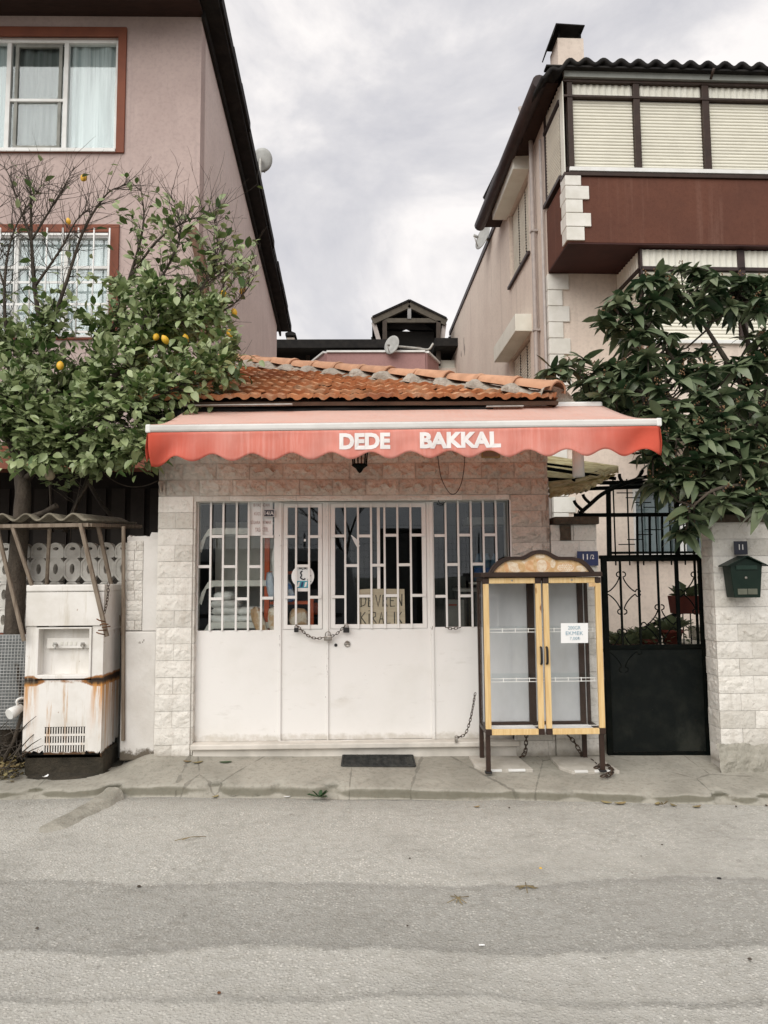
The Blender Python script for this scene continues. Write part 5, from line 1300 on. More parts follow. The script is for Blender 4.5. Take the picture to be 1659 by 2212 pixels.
MY = RPY-.16
mx0, mx1, mz0, mz1 = rect(1574, 1201, 1652, 1291, MY)
mb_ = thing('mailbox', ((mx0+mx1)/2, MY, mz0), 'dark green metal house-shaped mailbox on the white block wall', 'mailbox')
mxm = (mx0+mx1)/2; hw = (mx1-mx0)/2; ez = P(1610, 1219, MY).z
MB().prism([(mxm-hw*.72,mz0),(mxm+hw*.72,mz0),(mxm+hw*.90,ez),(mxm,mz1-.012),(mxm-hw*.90,ez)], MY, RPY-.03).build('body', M['mail_green'], mb_, .006)
for s_ in (-1, 1):
    MB().add([(mxm,MY-.03,mz1),(mxm+s_*hw*1.12,MY-.03,ez-.012),(mxm+s_*hw*1.12,RPY-.03,ez-.012),(mxm,RPY-.03,mz1)], [(0,1,2,3)]).build('roof', M['mail_green'], mb_, solid=.008)
s0 = P(1610, 1226, MY); box('slot_flap', simple('green_flap', (.016,.036,.026), None, 8, .35), mb_, mxm-hw*.58, mxm+hw*.58, MY-.010, MY+.002, s0.z-.016, s0.z+.016, .003)
s1 = P(1610, 1278, MY)
for s_ in (-1, 1): box('name_window', simple('name_card', (.12,.125,.095), None, 8, .4) if s_ < 0 else bpy.data.materials['name_card'], mb_, mxm+s_*hw*.28-hw*.26, mxm+s_*hw*.28+hw*.26, MY-.006, MY+.002, s1.z-.022, s1.z+.022, .002)
k_ = P(1611, 1248, MY); MB().lathe((k_.x, MY-.006, k_.z), [(.010,.008),(.010,0),(.003,-.002)], 10, 'y').build('lock', M['steel'], mb_)

# ================================================================== BREAD CABINET
CY, CYB = -.44, -.075
cab = thing('bread_cabinet', (P(1176,1660,-.25).x, -.25, PAV), 'empty glass bread cabinet with two pine doors and a printed bread crown on brown legs', 'cabinet')
def cp(px, py, y=CY): return P(px, py, y)
cx0, cx1 = cp(1047, 1420).x, cp(1301, 1420).x
czb, czt = cp(1176, 1588).z, cp(1170, 1247).z
flz = pz(cp(1052,1667).x, CY)+.022
db = M['darkbrown']
for x_, y_, zf in ((cx0+.015, CY+.02, flz), (cx1-.02, CY+.02, flz), (cx0+.015, CYB-.02, pz(1.0, CYB)-.004), (cx1-.06, CYB-.02, pz(1.7, CYB)-.004)):
    box('leg', db, cab, x_-.017, x_+.017, y_-.017, y_+.017, zf+.012, czb+.01, .003)
    box('foot', M['black_plastic'], cab, x_-.026, x_+.026, y_-.026, y_+.026, zf, zf+.014, .004)
# frame: rear posts, side rails, top tray, floor tray
for x_, w_ in ((cx0, .030), (cx0+(cx1-cx0)*.47-.02, .058), (cx1-.085, .046), (cx1-.024, .024)):
    box('rear_post', db, cab, x_, x_+w_, CYB-.03, CYB, czb, czt, .003)
for x_ in (cx0-.002, cx1-.018): box('front_post', db, cab, x_, x_+.020, CY+.030, CY+.055, czb+.01, czt, .002)
for z_ in (czb+.005, czt-.03):
    for x_ in (cx0, cx1-.024): box('side_rail', db, cab, x_, x_+.024, CY+.056, CYB-.031, z_, z_+.03, .002)
    box('rear_rail', db, cab, cx0+.031, cx1-.086, CYB-.028, CYB-.002, z_+.0005, z_+.032, .002)
box('cross_rail', db, cab, cx0+(cx1-cx0)*.47, cx0+(cx1-cx0)*.47+.024, CY+.06, CYB-.06, czb+.004, czb+.026)
box('top', db, cab, cx0-.020, cx1+.014, CY-.030, CYB+.02, czt+.003, czt+.040, .005)
ct = czt+.040
# glass
for nm, x0, x1, y0, y1 in (('rear_glass', cx0+.03, cx1-.03, CYB-.016, CYB-.012), ('side_glass', cx0+.008, cx0+.012, CY+.05, CYB-.03), ('side_glass', cx1-.012, cx1-.008, CY+.05, CYB-.03)):
    box(nm, M['clear'] if nm != 'rear_glass' else M['frost'], cab, x0, x1, y0, y1, czb+.03, czt-.03)
box('floor_plate', M['paper'], cab, cx0+.025, cx1-.03, CY+.06, CYB-.04, czb+.008, czb+.013)
shelf_glass = m_glass('shelf_glass', .03, (.96, .975, .975), .4)
for py in (1361, 1468):
    z_ = cp(1176, py, CY+.06).z
    sh = box('shelf', shelf_glass, cab, cx0+.025, cx1-.03, CY+.065, CYB-.035, z_+.010, z_+.016)
    for f_ in (0, 1):
        box('shelf_lip', M['white_paint'], sh, cx0+.03, cx1-.035, CY+.056, CY+.062, z_-.016+f_*.024, z_-.011+f_*.024)
    for k in range(9):
        x_ = cx0+.05+(cx1-cx0-.10)*k/8; box('shelf_clip', M['white_paint'], sh, x_-.003, x_+.003, CY+.055, CY+.0625, z_-.017, z_+.016)
z_ = cp(1176, 1578).z
box('shelf_lip', M['white_paint'], cab, cx0+.03, cx1-.035, CY+.056, CY+.062, czb+.055, czb+.060)
# doors
def cdoor(p0, p1, hinge_right):
    x0, x1 = cp(p0, 1420).x, cp(p1, 1420).x; z0, z1 = czb+.002, czt-.003; st_ = .043
    d = MB().box(x0+st_-.006, x1-st_+.006, CY+.014, CY+.018, z0+st_-.006, z1-st_+.006).build('door', M['clear'], cab)
    for a_, b_ in ((x0, x0+st_), (x1-st_, x1)): box('stile', M['pine'], d, a_, b_, CY, CY+.028, z0+st_+.002, z1-st_-.002, .003)
    for a_, b_ in ((z0, z0+st_), (z1-st_, z1)): box('rail', M['pine'], d, x0+st_+.002, x1-st_-.002, CY+.001, CY+.028, a_, b_, .003)
    for a_ in (x0, x1-st_):
        for b_ in (z0, z1-st_): box('corner_block', db, d, a_-.001, a_+st_+.001, CY-.003, CY+.029, b_, b_+st_, .003)
    xh = x0+.014 if hinge_right else x1-.014; zh0, zh1 = cp(1176, 1434).z, cp(1176, 1398).z
    MB().tube(smooth_path([(xh, CY-.002, zh1), (xh, CY-.022, zh1-.012), (xh, CY-.026, (zh0+zh1)/2), (xh, CY-.022, zh0+.012), (xh, CY-.002, zh0)], 4), .009, 7).build('handle', M['black_plastic'], d)
    xm = (x0+x1)/2; MB().lathe((xm, CY-.002, z1-.020), [(.007,.004),(.007,0),(.002,-.002)], 10, 'y').build('lock', M['steel'], d)
    return d, x0, x1
cdoor(1046.8, 1172.5, False); d2, dx0, dx1 = cdoor(1177, 1303, True)
box('tape', M['bread_b'], d2, dx1-.095, dx1-.040, CY-.0045, CY-.0035, czt-.075, czt-.045)
# crown with printed bread panel
def cz(zx, zy, y=CY-.02): q = P(960+zx*.2728, 1124.6+zy*.2728, y); return (q.x, q.z)
outer = [cz(*q) for q in ((345,416),(362,385),(385,352),(430,312),(490,288),(560,284),(605,285),(640,272),(680,248),(715,236),(755,231),(800,236),(835,249),(872,272),(905,286),(960,286),(1010,288),(1080,301),(1125,330),(1160,368),(1195,416))]
inner = [cz(*q) for q in ((388,409),(402,388),(430,362),(475,328),(525,313),(590,310),(632,311),(655,300),(690,278),(720,266),(752,261),(790,265),(822,278),(852,298),(880,311),(930,312),(1000,312),(1060,326),(1100,354),(1128,382),(1150,409))]
no = resample(outer, 44); ni = resample(inner, 44)
cr_ = MB().ring(no[::-1]+[], ni[::-1]+[], CY-.028, CY+.012, closed=True).build('crown', db, cab, .004)
MB().ring([(a_[0]*.5+b_[0]*.5, a_[1]*.5+b_[1]*.5) for a_, b_ in zip(no, ni)][::-1], ni[::-1], CY-.036, CY-.028, closed=False).build('moulding', db, cr_, .003)
MB().prism(ni[::-1], CY-.012, CY-.002).build('print_panel', M['bread_b'], cr_)
mp_ = bpy.data.objects['print_panel']
def ell(zx, zy, rx, rz, y, mat, a0=0, a1=360, name='printed_bread', rot=0):
    pts = []
    for t in range(24):
        a_ = R(a0+(a1-a0)*t/(24 if a1-a0 == 360 else 23)); u_, v_ = rx*math.cos(a_), rz*math.sin(a_); c_, s_ = math.cos(R(rot)), math.sin(R(rot))
        pts.append(cz(zx+u_*c_-v_*s_, zy-(u_*s_+v_*c_), CY-.014))
    MB().add([(p_[0], y, p_[1]) for p_ in pts], [tuple(range(24))]).build(name, M[mat], cr_)
y_ = CY-.0125
ell(735, 356, 106, 50, y_-.0005, 'bread_a'); ell(770, 358, 44, 50, y_-.001, 'bread_c'); ell(718, 350, 14, 46, y_-.0015, 'bread_b')
ell(545, 368, 66, 38, y_-.0005, 'bread_c', rot=-20); ell(490, 370, 18, 42, y_-.001, 'bread_a', rot=15); ell(430, 392, 30, 14, y_-.001, 'bread_a', rot=30); ell(612, 365, 26, 40, y_-.001, 'bread_b', rot=20)
ell(960, 374, 74, 40, y_-.0005, 'bread_a'); ell(960, 374, 66, 34, y_-.0008, 'bread_c'); ell(1085, 380, 42, 24, y_-.0005, 'bread_c', rot=-15); ell(860, 340, 20, 36, y_-.0003, 'bread_c'); ell(640, 330, 30, 16, y_-.0003, 'bread_c'); ell(760, 283, 40, 16, y_-.0003, 'bread_c')
for i in range(7):
    for j in range(4): ell(908+i*17+(j % 2)*6, 350+j*14, 5, 4, y_-.0012, 'bread_a', name='printed_dimple') if ((i-3)/3.8)**2+((j-1.5)/2.2)**2 < 1 else None
# price sheet taped inside the right door
x0, x1, z0, z1 = rect(1211, 1346, 1270, 1389, CY-.006)
pp = thing('price_notice', ((x0+x1)/2, CY-.006, z0), 'white paper price notice reading 200GR EKMEK 7,00 on the right cabinet door', 'notice')
MB().grid(lambda u, v: (x0+(x1-x0)*u+.004*v, CY-.006-.004*math.sin(u*3)*v, z0+(z1-z0)*v), 6, 4).build('sheet', M['paper'], pp)
w_, h_ = x1-x0, z1-z0
for tx_, a_, b_, q in (('200GR', .27, .73, .68), ('EKMEK', .18, .82, .41), ('7,00₺', .32, .70, .14)):
    lettering(tx_, x0+w_*a_, x0+w_*b_, z0+h_*q, z0+h_*(q+.18), CY-.0125, M['letter_blue'], pp, .0)
# stone slabs under the front feet
def slab(px0, px1, py0, py1, label, rot):
    a_, b_ = PG(px0, py1), PG(px1, py0); t = thing('stone_slab', (a_.x, a_.y, a_.z), label, 'stone slab', 'slabs under the cabinet legs')
    pts = [(a_.x+.03, a_.y), (b_.x, a_.y+.005), (b_.x-.06, b_.y), (a_.x-.06, b_.y+.005), (a_.x-.045, a_.y+.10)]
    n_ = len(pts); vs_ = [(x_, y_, pz(x_, y_)-.004) for x_, y_ in pts]+[(x_, y_, pz(x_, y_)+.021) for x_, y_ in pts]
    MB().add(vs_, [tuple(range(n_, 2*n_))]+[(i, (i+1) % n_, (i+1) % n_+n_, i+n_) for i in range(n_)]).build('slab', M['slab'], t, .004)
    xa = a_.x+.05
    for L_ in (.10, .13): box('tile_rib', M['white_paint'], t, xa, xa+L_, a_.y-.004, a_.y+.02, a_.z+.008, a_.z+.0245, .002); xa += L_+.05
slab(1042, 1134, 1638, 1670, 'broken pale stone slab under the left front leg of the cabinet', 0)
slab(1228, 1310, 1640, 1672, 'broken pale stone slab under the right front leg of the cabinet', 0)

# ================================================================== chains and padlocks
LINKS = {}
def link_mesh(s_):
    if s_ not in LINKS:
        mb = MB(); pts = []
        for t in range(12):
            a_ = 2*math.pi*t/12; pts.append((math.cos(a_)*.011*s_+(.006*s_ if math.cos(a_) > 0 else -.006*s_), math.sin(a_)*.0085*s_, 0))
        mb.tube(pts, .0028*s_, 5, closed=True); LINKS[s_] = mb.mesh('link', M['chainmetal'])
    return LINKS[s_]
def chain(pts, label, s_=1.0, group='chains on the shop front'):
    pts = smooth_path(pts, 12); L = [0]
    for a_, b_ in zip(pts, pts[1:]): L.append(L[-1]+(b_-a_).length)
    t = thing('chain', pts[0], label, 'chain', group); step = .0245*s_; n_ = int(L[-1]/step); me = link_mesh(s_)
    for i in range(n_+1):
        d_ = min(i*step, L[-1]-1e-5); k = 0
        while k < len(L)-2 and L[k+1] < d_: k += 1
        u = (d_-L[k])/max(L[k+1]-L[k], 1e-9); p_ = pts[k].lerp(pts[k+1], u); dr = (pts[k+1]-pts[k]).normalized()
        o = bpy.data.objects.new('link', me); col.objects.link(o); hang(o, t)
        q = dr.to_track_quat('X', 'Z'); o.rotation_euler = (q @ Matrix.Rotation(R(90) if i % 2 else 0, 3, 'X').to_quaternion()).to_euler(); o.location = p_
    return t
def padlock(px, py, w_, h_, Y, mat, label, sh=.8):
    c_ = P(px, py, Y); t = thing('padlock', c_, label, 'padlock', 'padlocks on the shop front')
    box('lock_body', M[mat], t, c_.x-w_/2, c_.x+w_/2, Y-.012, Y+.010, c_.z-h_/2, c_.z+h_/2, .005)
    r_ = w_*.32; MB().tube([(c_.x-r_, Y, c_.z+h_*.4), (c_.x-r_, Y, c_.z+h_*.5+r_*sh)]+[(c_.x-r_*math.cos(a_), Y, c_.z+h_*.5+r_*sh+r_*math.sin(a_)) for a_ in (.5, 1.05, 1.57, 2.1, 2.64)]+[(c_.x+r_, Y, c_.z+h_*.5+r_*sh), (c_.x+r_, Y, c_.z+h_*.4)], .0045, 6).build('shackle', M['steel'], t)
DY = FY-.045
padlock(640, 1361, .036, .036, DY, 'black_plastic', 'black padlock at the left end of the door chain, under the narrow door window')
padlock(748, 1361, .050, .042, DY, 'black_plastic', 'big black rubber-cased padlock at the right end of the door chain')
padlock(708.5, 1379, .064, .036, DY-.01, 'steel', 'silver padlock hanging where the two doors meet')
chain([P(642,1352,DY), P(650,1360,DY), P(667,1374,DY), P(685,1379,DY), P(703,1376,DY)], 'short rusty chain sagging from the left door to the silver padlock')
chain([P(712,1376,DY), P(726,1370,DY), P(737,1360,DY), P(745,1352,DY)], 'short rusty chain rising from the silver padlock to the right door')
chain([P(966,1356,DY), P(975,1358,DY), P(986,1357,DY), P(996,1355,DY)], 'bit of dark chain on the sill bars of the right shop window')
chain([P(1026,1500,-.13), P(1021,1530,-.09), P(1014,1562,-.07), P(1005,1585,-.06), P(992,1592,-.06), P(986,1592,-.06)], 'thin chain hanging from the cabinet side to a small padlock on the step', 1.0)
padlock(985.5, 1599, .026, .034, -.065, 'steel', 'small worn padlock at the end of the thin chain above the step')
chain([P(1137,1588,-.16), P(1136,1610,-.12), P(1134,1626,-.09), P(1126,1634,-.07), P(1118,1636,-.06)], 'black chain dangling under the middle of the cabinet', 1.5)
g_ = lambda a_, b_: PG(a_, b_, .012)
chain([P(1230,1592,-.14), P(1240,1602,-.13), P(1252,1622,-.14), g_(1260,1640), g_(1275,1645), g_(1285,1652), g_(1293,1662)], 'dark chain running down from the cabinet to its right front foot', 1.5)
chain([PG(a_, b_, .028) for a_, b_ in ((1290,1665),(1302,1660),(1314,1663),(1322,1672),(1318,1680),(1306,1684),(1298,1686))], 'thick dark chain coiled round the right front foot of the cabinet', 1.9)

# ================================================================== lamp, plaque and wires under the awning
c_ = P(777, 1004, -.16)
lt = thing('wall_lantern', (c_.x, -.16, c_.z), 'black wall lantern just below the awning hem over the door', 'lantern')
k = .004
MB().lathe((c_.x, -.16, c_.z-.055), [(.006,-.012),(.018,0),(.030,.022),(.062,.045),(.066,.055),(.060,.06)], 8, smooth=False).build('lantern_base', M['iron'], lt)
for a_ in range(6):
    an = a_*math.pi/3+.3; MB().bar((c_.x+.056*math.cos(an), -.16+.056*math.sin(an), c_.z), (c_.x+.070*math.cos(an), -.16+.070*math.sin(an), c_.z+.15), .012, .012).build('lantern_rib', M['iron'], lt)
MB().lathe((c_.x, -.16, c_.z+.004), [(.050,0),(.064,.14)], 6, smooth=False).build('lantern_glass', M['houseglass'], lt)
MB().lathe((c_.x, -.16, c_.z+.145), [(.085,0),(.080,.012),(.03,.06),(.008,.08)], 8, smooth=False).build('lantern_roof', M['iron'], lt)
MB().bar((c_.x, -.16, c_.z+.19), (c_.x, .0, c_.z+.19), .016, .016).build('bracket', M['iron'], lt)
x0, x1, z0, z1 = rect(1040, 974, 1080, 989, -.03)
pq = thing('wall_plaque', ((x0+x1)/2, -.03, z0), 'small gilt plaque half hidden by the awning hem on the shop wall', 'plaque')
box('plate', simple('gilt', (.34,.24,.10)), pq, x0, x1, -.036, -.02, z0, z1, .003); box('face', simple('plaque_face', (.24,.17,.12)), pq, x0+.012, x1-.012, -.039, -.0365, z0+.01, z1-.01)
wr = thing('hanging_wire', P(975,1000,-.06), 'thin dark wire hanging in a loop from under the awning', 'wire')
MB().tube(smooth_path([P(945,980,-.05), P(948,1005,-.06), P(953,1032,-.07), P(963,1054,-.08), P(974,1067,-.08), P(986,1064,-.08), P(996,1045,-.07), P(1002,1015,-.06), P(1004,980,-.05)], 6), .0035, 5).build('cable', simple('brown_cable', (.045,.022,.018)), wr)
MB().tube(smooth_path([P(946,1080,.03), P(950,1087,.03), P(957,1088,.03), P(963,1083,.03)], 5), .004, 5).build('cable_end', M['black_plastic'], wr)
# ================================================================== GARDEN WALL END AND SCREEN WALL
WY = .06
gpier = thing('garden_wall_end', (P(300,1640,WY).x, WY, PAV), 'whitewashed plaster end of the garden wall with a strip of small rough blocks', 'wall')
a0, a1, az0, az1 = rect(268, 1158, 341, 1640, WY)
a1 = SX0-.006
apts = [(a0, PAV-.03), (a1, PAV-.03)]; nn = 16
for k in range(nn+1): apts.append((a1+(a0-a1)*k/nn, az1+.014*wob(k*.9, 2, 1)+(.03 if k < 5 else 0)))
MB().prism(apts, WY+.02, WY+.30).build('wall', M['whitewash'], gpier)
zsp = P(300, 1364, WY).z
box('lower_render', M['whitewash'], gpier, a0-.012, a1+.002, WY-.022, WY+.018, PAV-.02, zsp, .012)
box('upper_render', M['whitewash'], gpier, P(309,1260,WY).x, a1, WY-.008, WY+.018, zsp+.004, az1-.02, .006)
b0, b1 = P(272, 1260, WY).x, P(308, 1260, WY).x; z_ = zsp+.01; rr = random.Random(2)
while z_ < az1-.08:
    h_ = .082
    if rr.random() < .35: put_block(gpier, b0, b1, z_, z_+h_, WY)
    else: m_ = b0+(b1-b0)*rr.uniform(.42, .58); put_block(gpier, b0, m_, z_, z_+h_, WY); put_block(gpier, m_, b1, z_, z_+h_, WY)
    z_ += h_
SWY = .26
scr = thing('screen_wall', (P(120,1340,SWY).x, SWY, .1), 'pierced white concrete screen block wall under the corrugated shelter roof', 'wall')
pit = 35.7*(SWY+6.14)/F
def screen_unit(kind):
    w_, h_ = pit, .212; hw, hh = w_/2, h_/2; c_ = .040; mb = MB()
    N = 48
    if kind == 'oval':
        op = [(-hw+c_,-hh),(hw-c_,-hh),(hw,-hh+c_*1.2),(hw,hh-c_*1.2),(hw-c_,hh),(-hw+c_,hh),(-hw,hh-c_*1.2),(-hw,-hh+c_*1.2)]; hr = (.021, .044); hc = 0
    else:
        op = [(-hw,-hh),(hw,-hh)]+[(hw*math.cos(t), -.01+ (hh+.01)*math.sin(t)) for t in [k*math.pi/10 for k in range(0, 11)]]; hr = (.024, .022); hc = .022
    def hit(a_):
        d_ = Vector((math.cos(a_), math.sin(a_))); best = 9
        for p_, q_ in zip(op, op[1:]+op[:1]):
            p_, q_ = Vector(p_), Vector(q_); e_ = q_-p_; den = d_.x*e_.y-d_.y*e_.x
            if abs(den) < 1e-9: continue
            pc = p_-Vector((0,hc)); t = (pc.x*e_.y-pc.y*e_.x)/den; s_ = (pc.x*d_.y-pc.y*d_.x)/den
            if t > 0 and -.001 <= s_ <= 1.001: best = min(best, t)
        return (d_.x*best, hc+d_.y*best)
    o_ = [hit(2*math.pi*(k+.5)/N) for k in range(N)]
    i_ = [(hr[0]*math.cos(2*math.pi*(k+.5)/N), hc+hr[1]*math.sin(2*math.pi*(k+.5)/N)) for k in range(N)]
    mid = [(a_[0]*.72+b_[0]*.28, a_[1]*.72+b_[1]*.28) for a_, b_ in zip(o_, i_)]
    mb.ring(o_, mid, -.009, .07); mb.ring(mid, i_, -.002, .07)
    me = mb.mesh('screen_block', M['screen']); return me
SU = {k: screen_unit(k) for k in ('oval', 'dome')}
xo = P(119.7, 1229, SWY).x; zo = P(160, 1229, SWY).z; rr = random.Random(6)
def unit(kind, k, z, sz=1.0):
    o = bpy.data.objects.new('screen_block', SU[kind]); col.objects.link(o); hang(o, scr); o.location = (xo+k*pit, SWY+rr.uniform(-.004,.004), z); o.scale = (.985, 1, sz)
for k in range(-6, 5):
    x_ = xo+k*pit
    if x_ > a0-.02: continue
    unit('dome', k, zo+.16, .52/.52*.62+.0); unit('oval', k, zo, 1.0)
    for j in (1, 2): unit('oval', k, zo-.214*j, 1.0)
sb0 = zo-.214*2.5
box('base_wall', simple('dim_base_wall', (.30,.30,.28), (.20,.20,.19), 4, .9, .3, 30), scr, xo-6.6*pit-3.2, a0, SWY, SWY+.10, .05, sb0-.03)
box('red_edge', M['terracotta_paint'], scr, xo-6.6*pit-3.2, a0, SWY-.015, SWY+.10, sb0-.03, sb0-.004)
# wire netting at the far left
nx0, nx1, nz0, nz1 = rect(-60, 1372, 52, 1575, -.05)
nett = thing('wire_netting', ((nx0+nx1)/2, -.05, PAV), 'grey square wire netting leaning at the left edge behind the rusty white machine', 'netting')
mb = MB()
for k in range(17): x_ = nx0+(nx1-nx0)*k/16; mb.tube([(x_, -.05, nz0), (x_+.01, -.02, nz1)], .0028, 4)
for k in range(30): z_ = nz0+(nz1-nz0)*k/29; mb.tube([(nx0, -.05, z_), (nx1, -.045, z_)], .0028, 4)
mb.build('mesh_wires', M['net'], nett, kind='stuff')
box('backing', simple('pale_sheet', (.20,.21,.21), (.14,.15,.15), 4), nett, nx0, nx1-.02, .0, .01, nz0, nz1)

# ================================================================== RUSTY DRINKING FOUNTAIN
FRY = -.20
fr_ = thing('water_dispenser', (P(138,1680,FRY).x, 0, .08), 'rusty white metal drinking water dispenser with two taps and a slotted base', 'water dispenser')
def fp(px, py): q = P(px, py, FRY); return q.x, q.z
x0, x1 = fp(53.5, 1450)[0], fp(222, 1450)[0]; z0, z1 = fp(138, 1634)[1], fp(138, 1263)[1]
yb = FRY+.40; fm = M['fridge']
rx0_, rx1_, rz0_, rz1_ = fp(78,1410)[0], fp(198,1410)[0], fp(138,1466)[1], fp(138,1355)[1]
vx0, vx1, vz0, vz1 = fp(95,1600)[0], fp(184,1600)[0], fp(138,1629)[1], fp(138,1570)[1]
def ragged(x0, x1, z, n_, amp, seed): return [(x0+(x1-x0)*k/n_, z+amp*wob(k*.8, seed, 2)+amp*.5*wob(k*2.7, seed, 5)) for k in range(n_+1)]
# lower front sheet with a rotted lower edge and a hole for the slots
nb = 28
outer = ragged(x0, x1, z0+.035, nb, .045, 3) + [(x1, rz0_-.01), (x0, rz0_-.01)]
mb = MB()
lowz = lambda x_: z0+.035+.045*wob((x_-x0)/(x1-x0)*nb*.8, 3, 2)
pl = [q for q in ragged(x0, x1, z0+.03, nb, .045, 3)]
left = [q for q in pl if q[0] <= vx0]; right = [q for q in pl if q[0] >= vx1]
mb.prism(left+[(vx0, left[-1][1]), (vx0, vz1), (x0, vz1)], FRY, FRY+.006)
mb.prism([(vx1, right[0][1])]+right+[(x1, vz1), (vx1, vz1)], FRY, FRY+.006)
mb.box(x0, x1, FRY, FRY+.006, vz1, rz0_-.012); mb.build('lower_sheet', fm, fr_)
g = []
for r_ in range(3):
    za = vz1-(vz1-vz0)*(r_+.0)/3-.004; zb = vz1-(vz1-vz0)*(r_+1)/3+.016
    for k in range(17):
        xa = vx0+(vx1-vx0)*k/16; box('slot_bar', fm, fr_, xa-.0048, xa+.0048, FRY+.001, FRY+.006, zb, za)
    box('slot_rail', fm, fr_, vx0, vx1, FRY, FRY+.006, zb-.018, zb-.0005)
box('inside', M['black_void'], fr_, x0+.01, x1-.01, FRY+.05, yb-.01, z0-.02, rz0_-.02)
# upper sheet, stiles, lip
box('upper_sheet', fm, fr_, x0-.002, x1, FRY-.012, FRY+.01, rz1_+.012, fp(138,1279)[1], .003)
box('top_lip', fm, fr_, x0-.006, x1+.004, FRY-.016, yb+.006, fp(138,1278)[1], z1, .010)
box('stile', fm, fr_, x0, rx0_-.002, FRY, FRY+.012, rz0_-.010, rz1_+.010, .002); box('stile', fm, fr_, rx1_+.002, x1, FRY, FRY+.012, rz0_-.010, rz1_+.010, .002)
nich = MB().ring([(rx0_,rz0_),(rx1_,rz0_),(rx1_,rz1_),(rx0_,rz1_)], [(rx0_+.022,rz0_+.03),(rx1_-.018,rz0_+.03),(rx1_-.018,rz1_-.012),(rx0_+.022,rz1_-.012)], FRY-.014, FRY+.10).build('niche_frame', fm, fr_, .004)
box('niche_back', fm, fr_, rx0_+.01, rx1_-.01, FRY+.085, FRY+.09, rz0_+.01, rz1_-.005)
ta = fp(138, 1402)[1]; box('tap_panel', fm, fr_, rx0_+.06, rx1_-.022, FRY+.050, FRY+.084, ta, fp(138,1379)[1], .004)
for p_ in (116, 176):
    q = fp(p_, 1394); t = MB(); t.tube([(q[0], FRY+.05, q[1]), (q[0], FRY+.005, q[1])], .013, 8); t.tube(smooth_path([(q[0]+.004, FRY+.01, q[1]), (q[0]+.016, FRY-.012, q[1]-.004), (q[0]+.018, FRY-.016, q[1]-.03)], 3), .008, 7); t.box(q[0]-.006, q[0]+.022, FRY-.002, FRY+.006, q[1]+.012, q[1]+.022); t.build('tap', M['zinc'], fr_)
for k, p_ in enumerate((128, 138, 148, 158)):
    q = fp(p_, 1391); box('plate_mark', M['shelf_white'], fr_, q[0]-.010, q[0]+.010, FRY+.046, FRY+.0495, q[1]-.014, q[1]+.014, .002)
# sides, back; the right side also rotted below
def sidep(x_, seed):
    pts = [(FRY+.006+(yb-FRY-.006)*k/18, z0+.07*k/18+.05*wob(k*.7, seed, 1)+.02*wob(k*2.3, seed, 4)) for k in range(19)]+[(yb, z1-.045), (FRY+.006, z1-.045)]
    n_ = len(pts); MB().add([(x_, a_, b_) for a_, b_ in pts]+[(x_-.006, a_, b_) for a_, b_ in pts], [tuple(range(n_)), tuple(range(2*n_-1, n_-1, -1))]+[(i, i+n_, (i+1) % n_+n_, (i+1) % n_) for i in range(n_)]).build('side_sheet', fm, fr_)
sidep(x1-.001, 4); sidep(x0+.007, 8)
zj = fp(138, 1362)[1]; box('side_seam', fm, fr_, x1, x1+.006, FRY+.006, yb, zj-.006, zj+.006, .002)
rr = random.Random(8)
for p_, q_, n_ in ((64, 1470, 16), (208, 1470, 16), (80, 1473, 12), (130, 1476, 12), (180, 1474, 12), (222, 1463, 10), (216, 1378, 8)):
    for k in range(0):
        c_ = fp(p_+rr.gauss(0, 11), q_+rr.gauss(0, 4)); s_ = rr.uniform(.005, .014)
        box('rust_flake', M['rust'], fr_, c_[0]-s_*1.3, c_[0]+s_*1.3, FRY-.010, FRY+.004, c_[1]-s_*.6, c_[1]+s_*.6) if k % 3 == 0 and x0 < c_[0] < x1 else None
box('plinth', M['soil'], fr_, x0-.01, x1+.01, FRY+.05, yb, .04, z0+.03, .03)
def mud(u, v):
    a_ = u*6.283; r_ = v; return (x0+(x1-x0)*.5+math.cos(a_)*(.40+.05*wob(a_, 2, 2))*r_, FRY+.16+math.sin(a_)*.24*r_, .070+.03*(1-r_**2)+.012*wob(a_*3, r_*4, 2))
tag(MB().grid(mud, 40, 6).build('mud_patch', M['soil'], kind='stuff'), 'dark damp earth round the foot of the water dispenser', 'earth')
# ---- corrugated shelter over it
sh_ = thing('corrugated_shelter', (P(120,1120,.1).x, .1, .1), 'small corrugated fibre cement shelter roof on thin slanting timber props above the water dispenser', 'shelter')
fA, fB = P(-70, 1122, -.26), P(188, 1120, -.26); bA, bB = P(-70, 1126, .95), P(296, 1128, .95)
def corrs(u, v):
    p_ = fA.lerp(fB, u).lerp(bA.lerp(bB, u), v); x_ = (p_.x-fA.x); ph = u*(258/51.2)*2*math.pi
    return (p_.x, p_.y, fA.z*(1-v)+bB.z*v+.014-.026*math.cos(ph+.35))
MB().grid(corrs, 160, 6).build('roof_sheet', M['fibre'], sh_, solid=.014)
MB().bar(P(-70, 1138, -.24), P(193, 1134, -.24), .05, .028).build('beam', M['timber'], sh_)
MB().bar(P(193, 1134, -.24), P(303, 1137, .88), .04, .028).build('beam', M['timber'], sh_)
MB().bar(P(-70, 1142, .80), P(303, 1138, .88), .05, .03).build('beam', M['timber'], sh_)
def prop(a_, b_, ya, yb2, w_=.028):
    MB().bar(P(*a_, ya), P(*b_, yb2), w_, w_, (0,1,0)).build('prop', M['timber'], sh_, .003)
prop((174,1131),(231,1375),-.26,-.24,.030); prop((211,1133),(263,1365),.0,.20,.028); prop((27,1138),(70,1268),-.25,-.20,.026); prop((107,1142),(101,1262),-.14,.14,.024); prop((-6,1142),(52,1385),-.27,-.25,.026); prop((267,1137),(266,1600),.02,.02,.026)
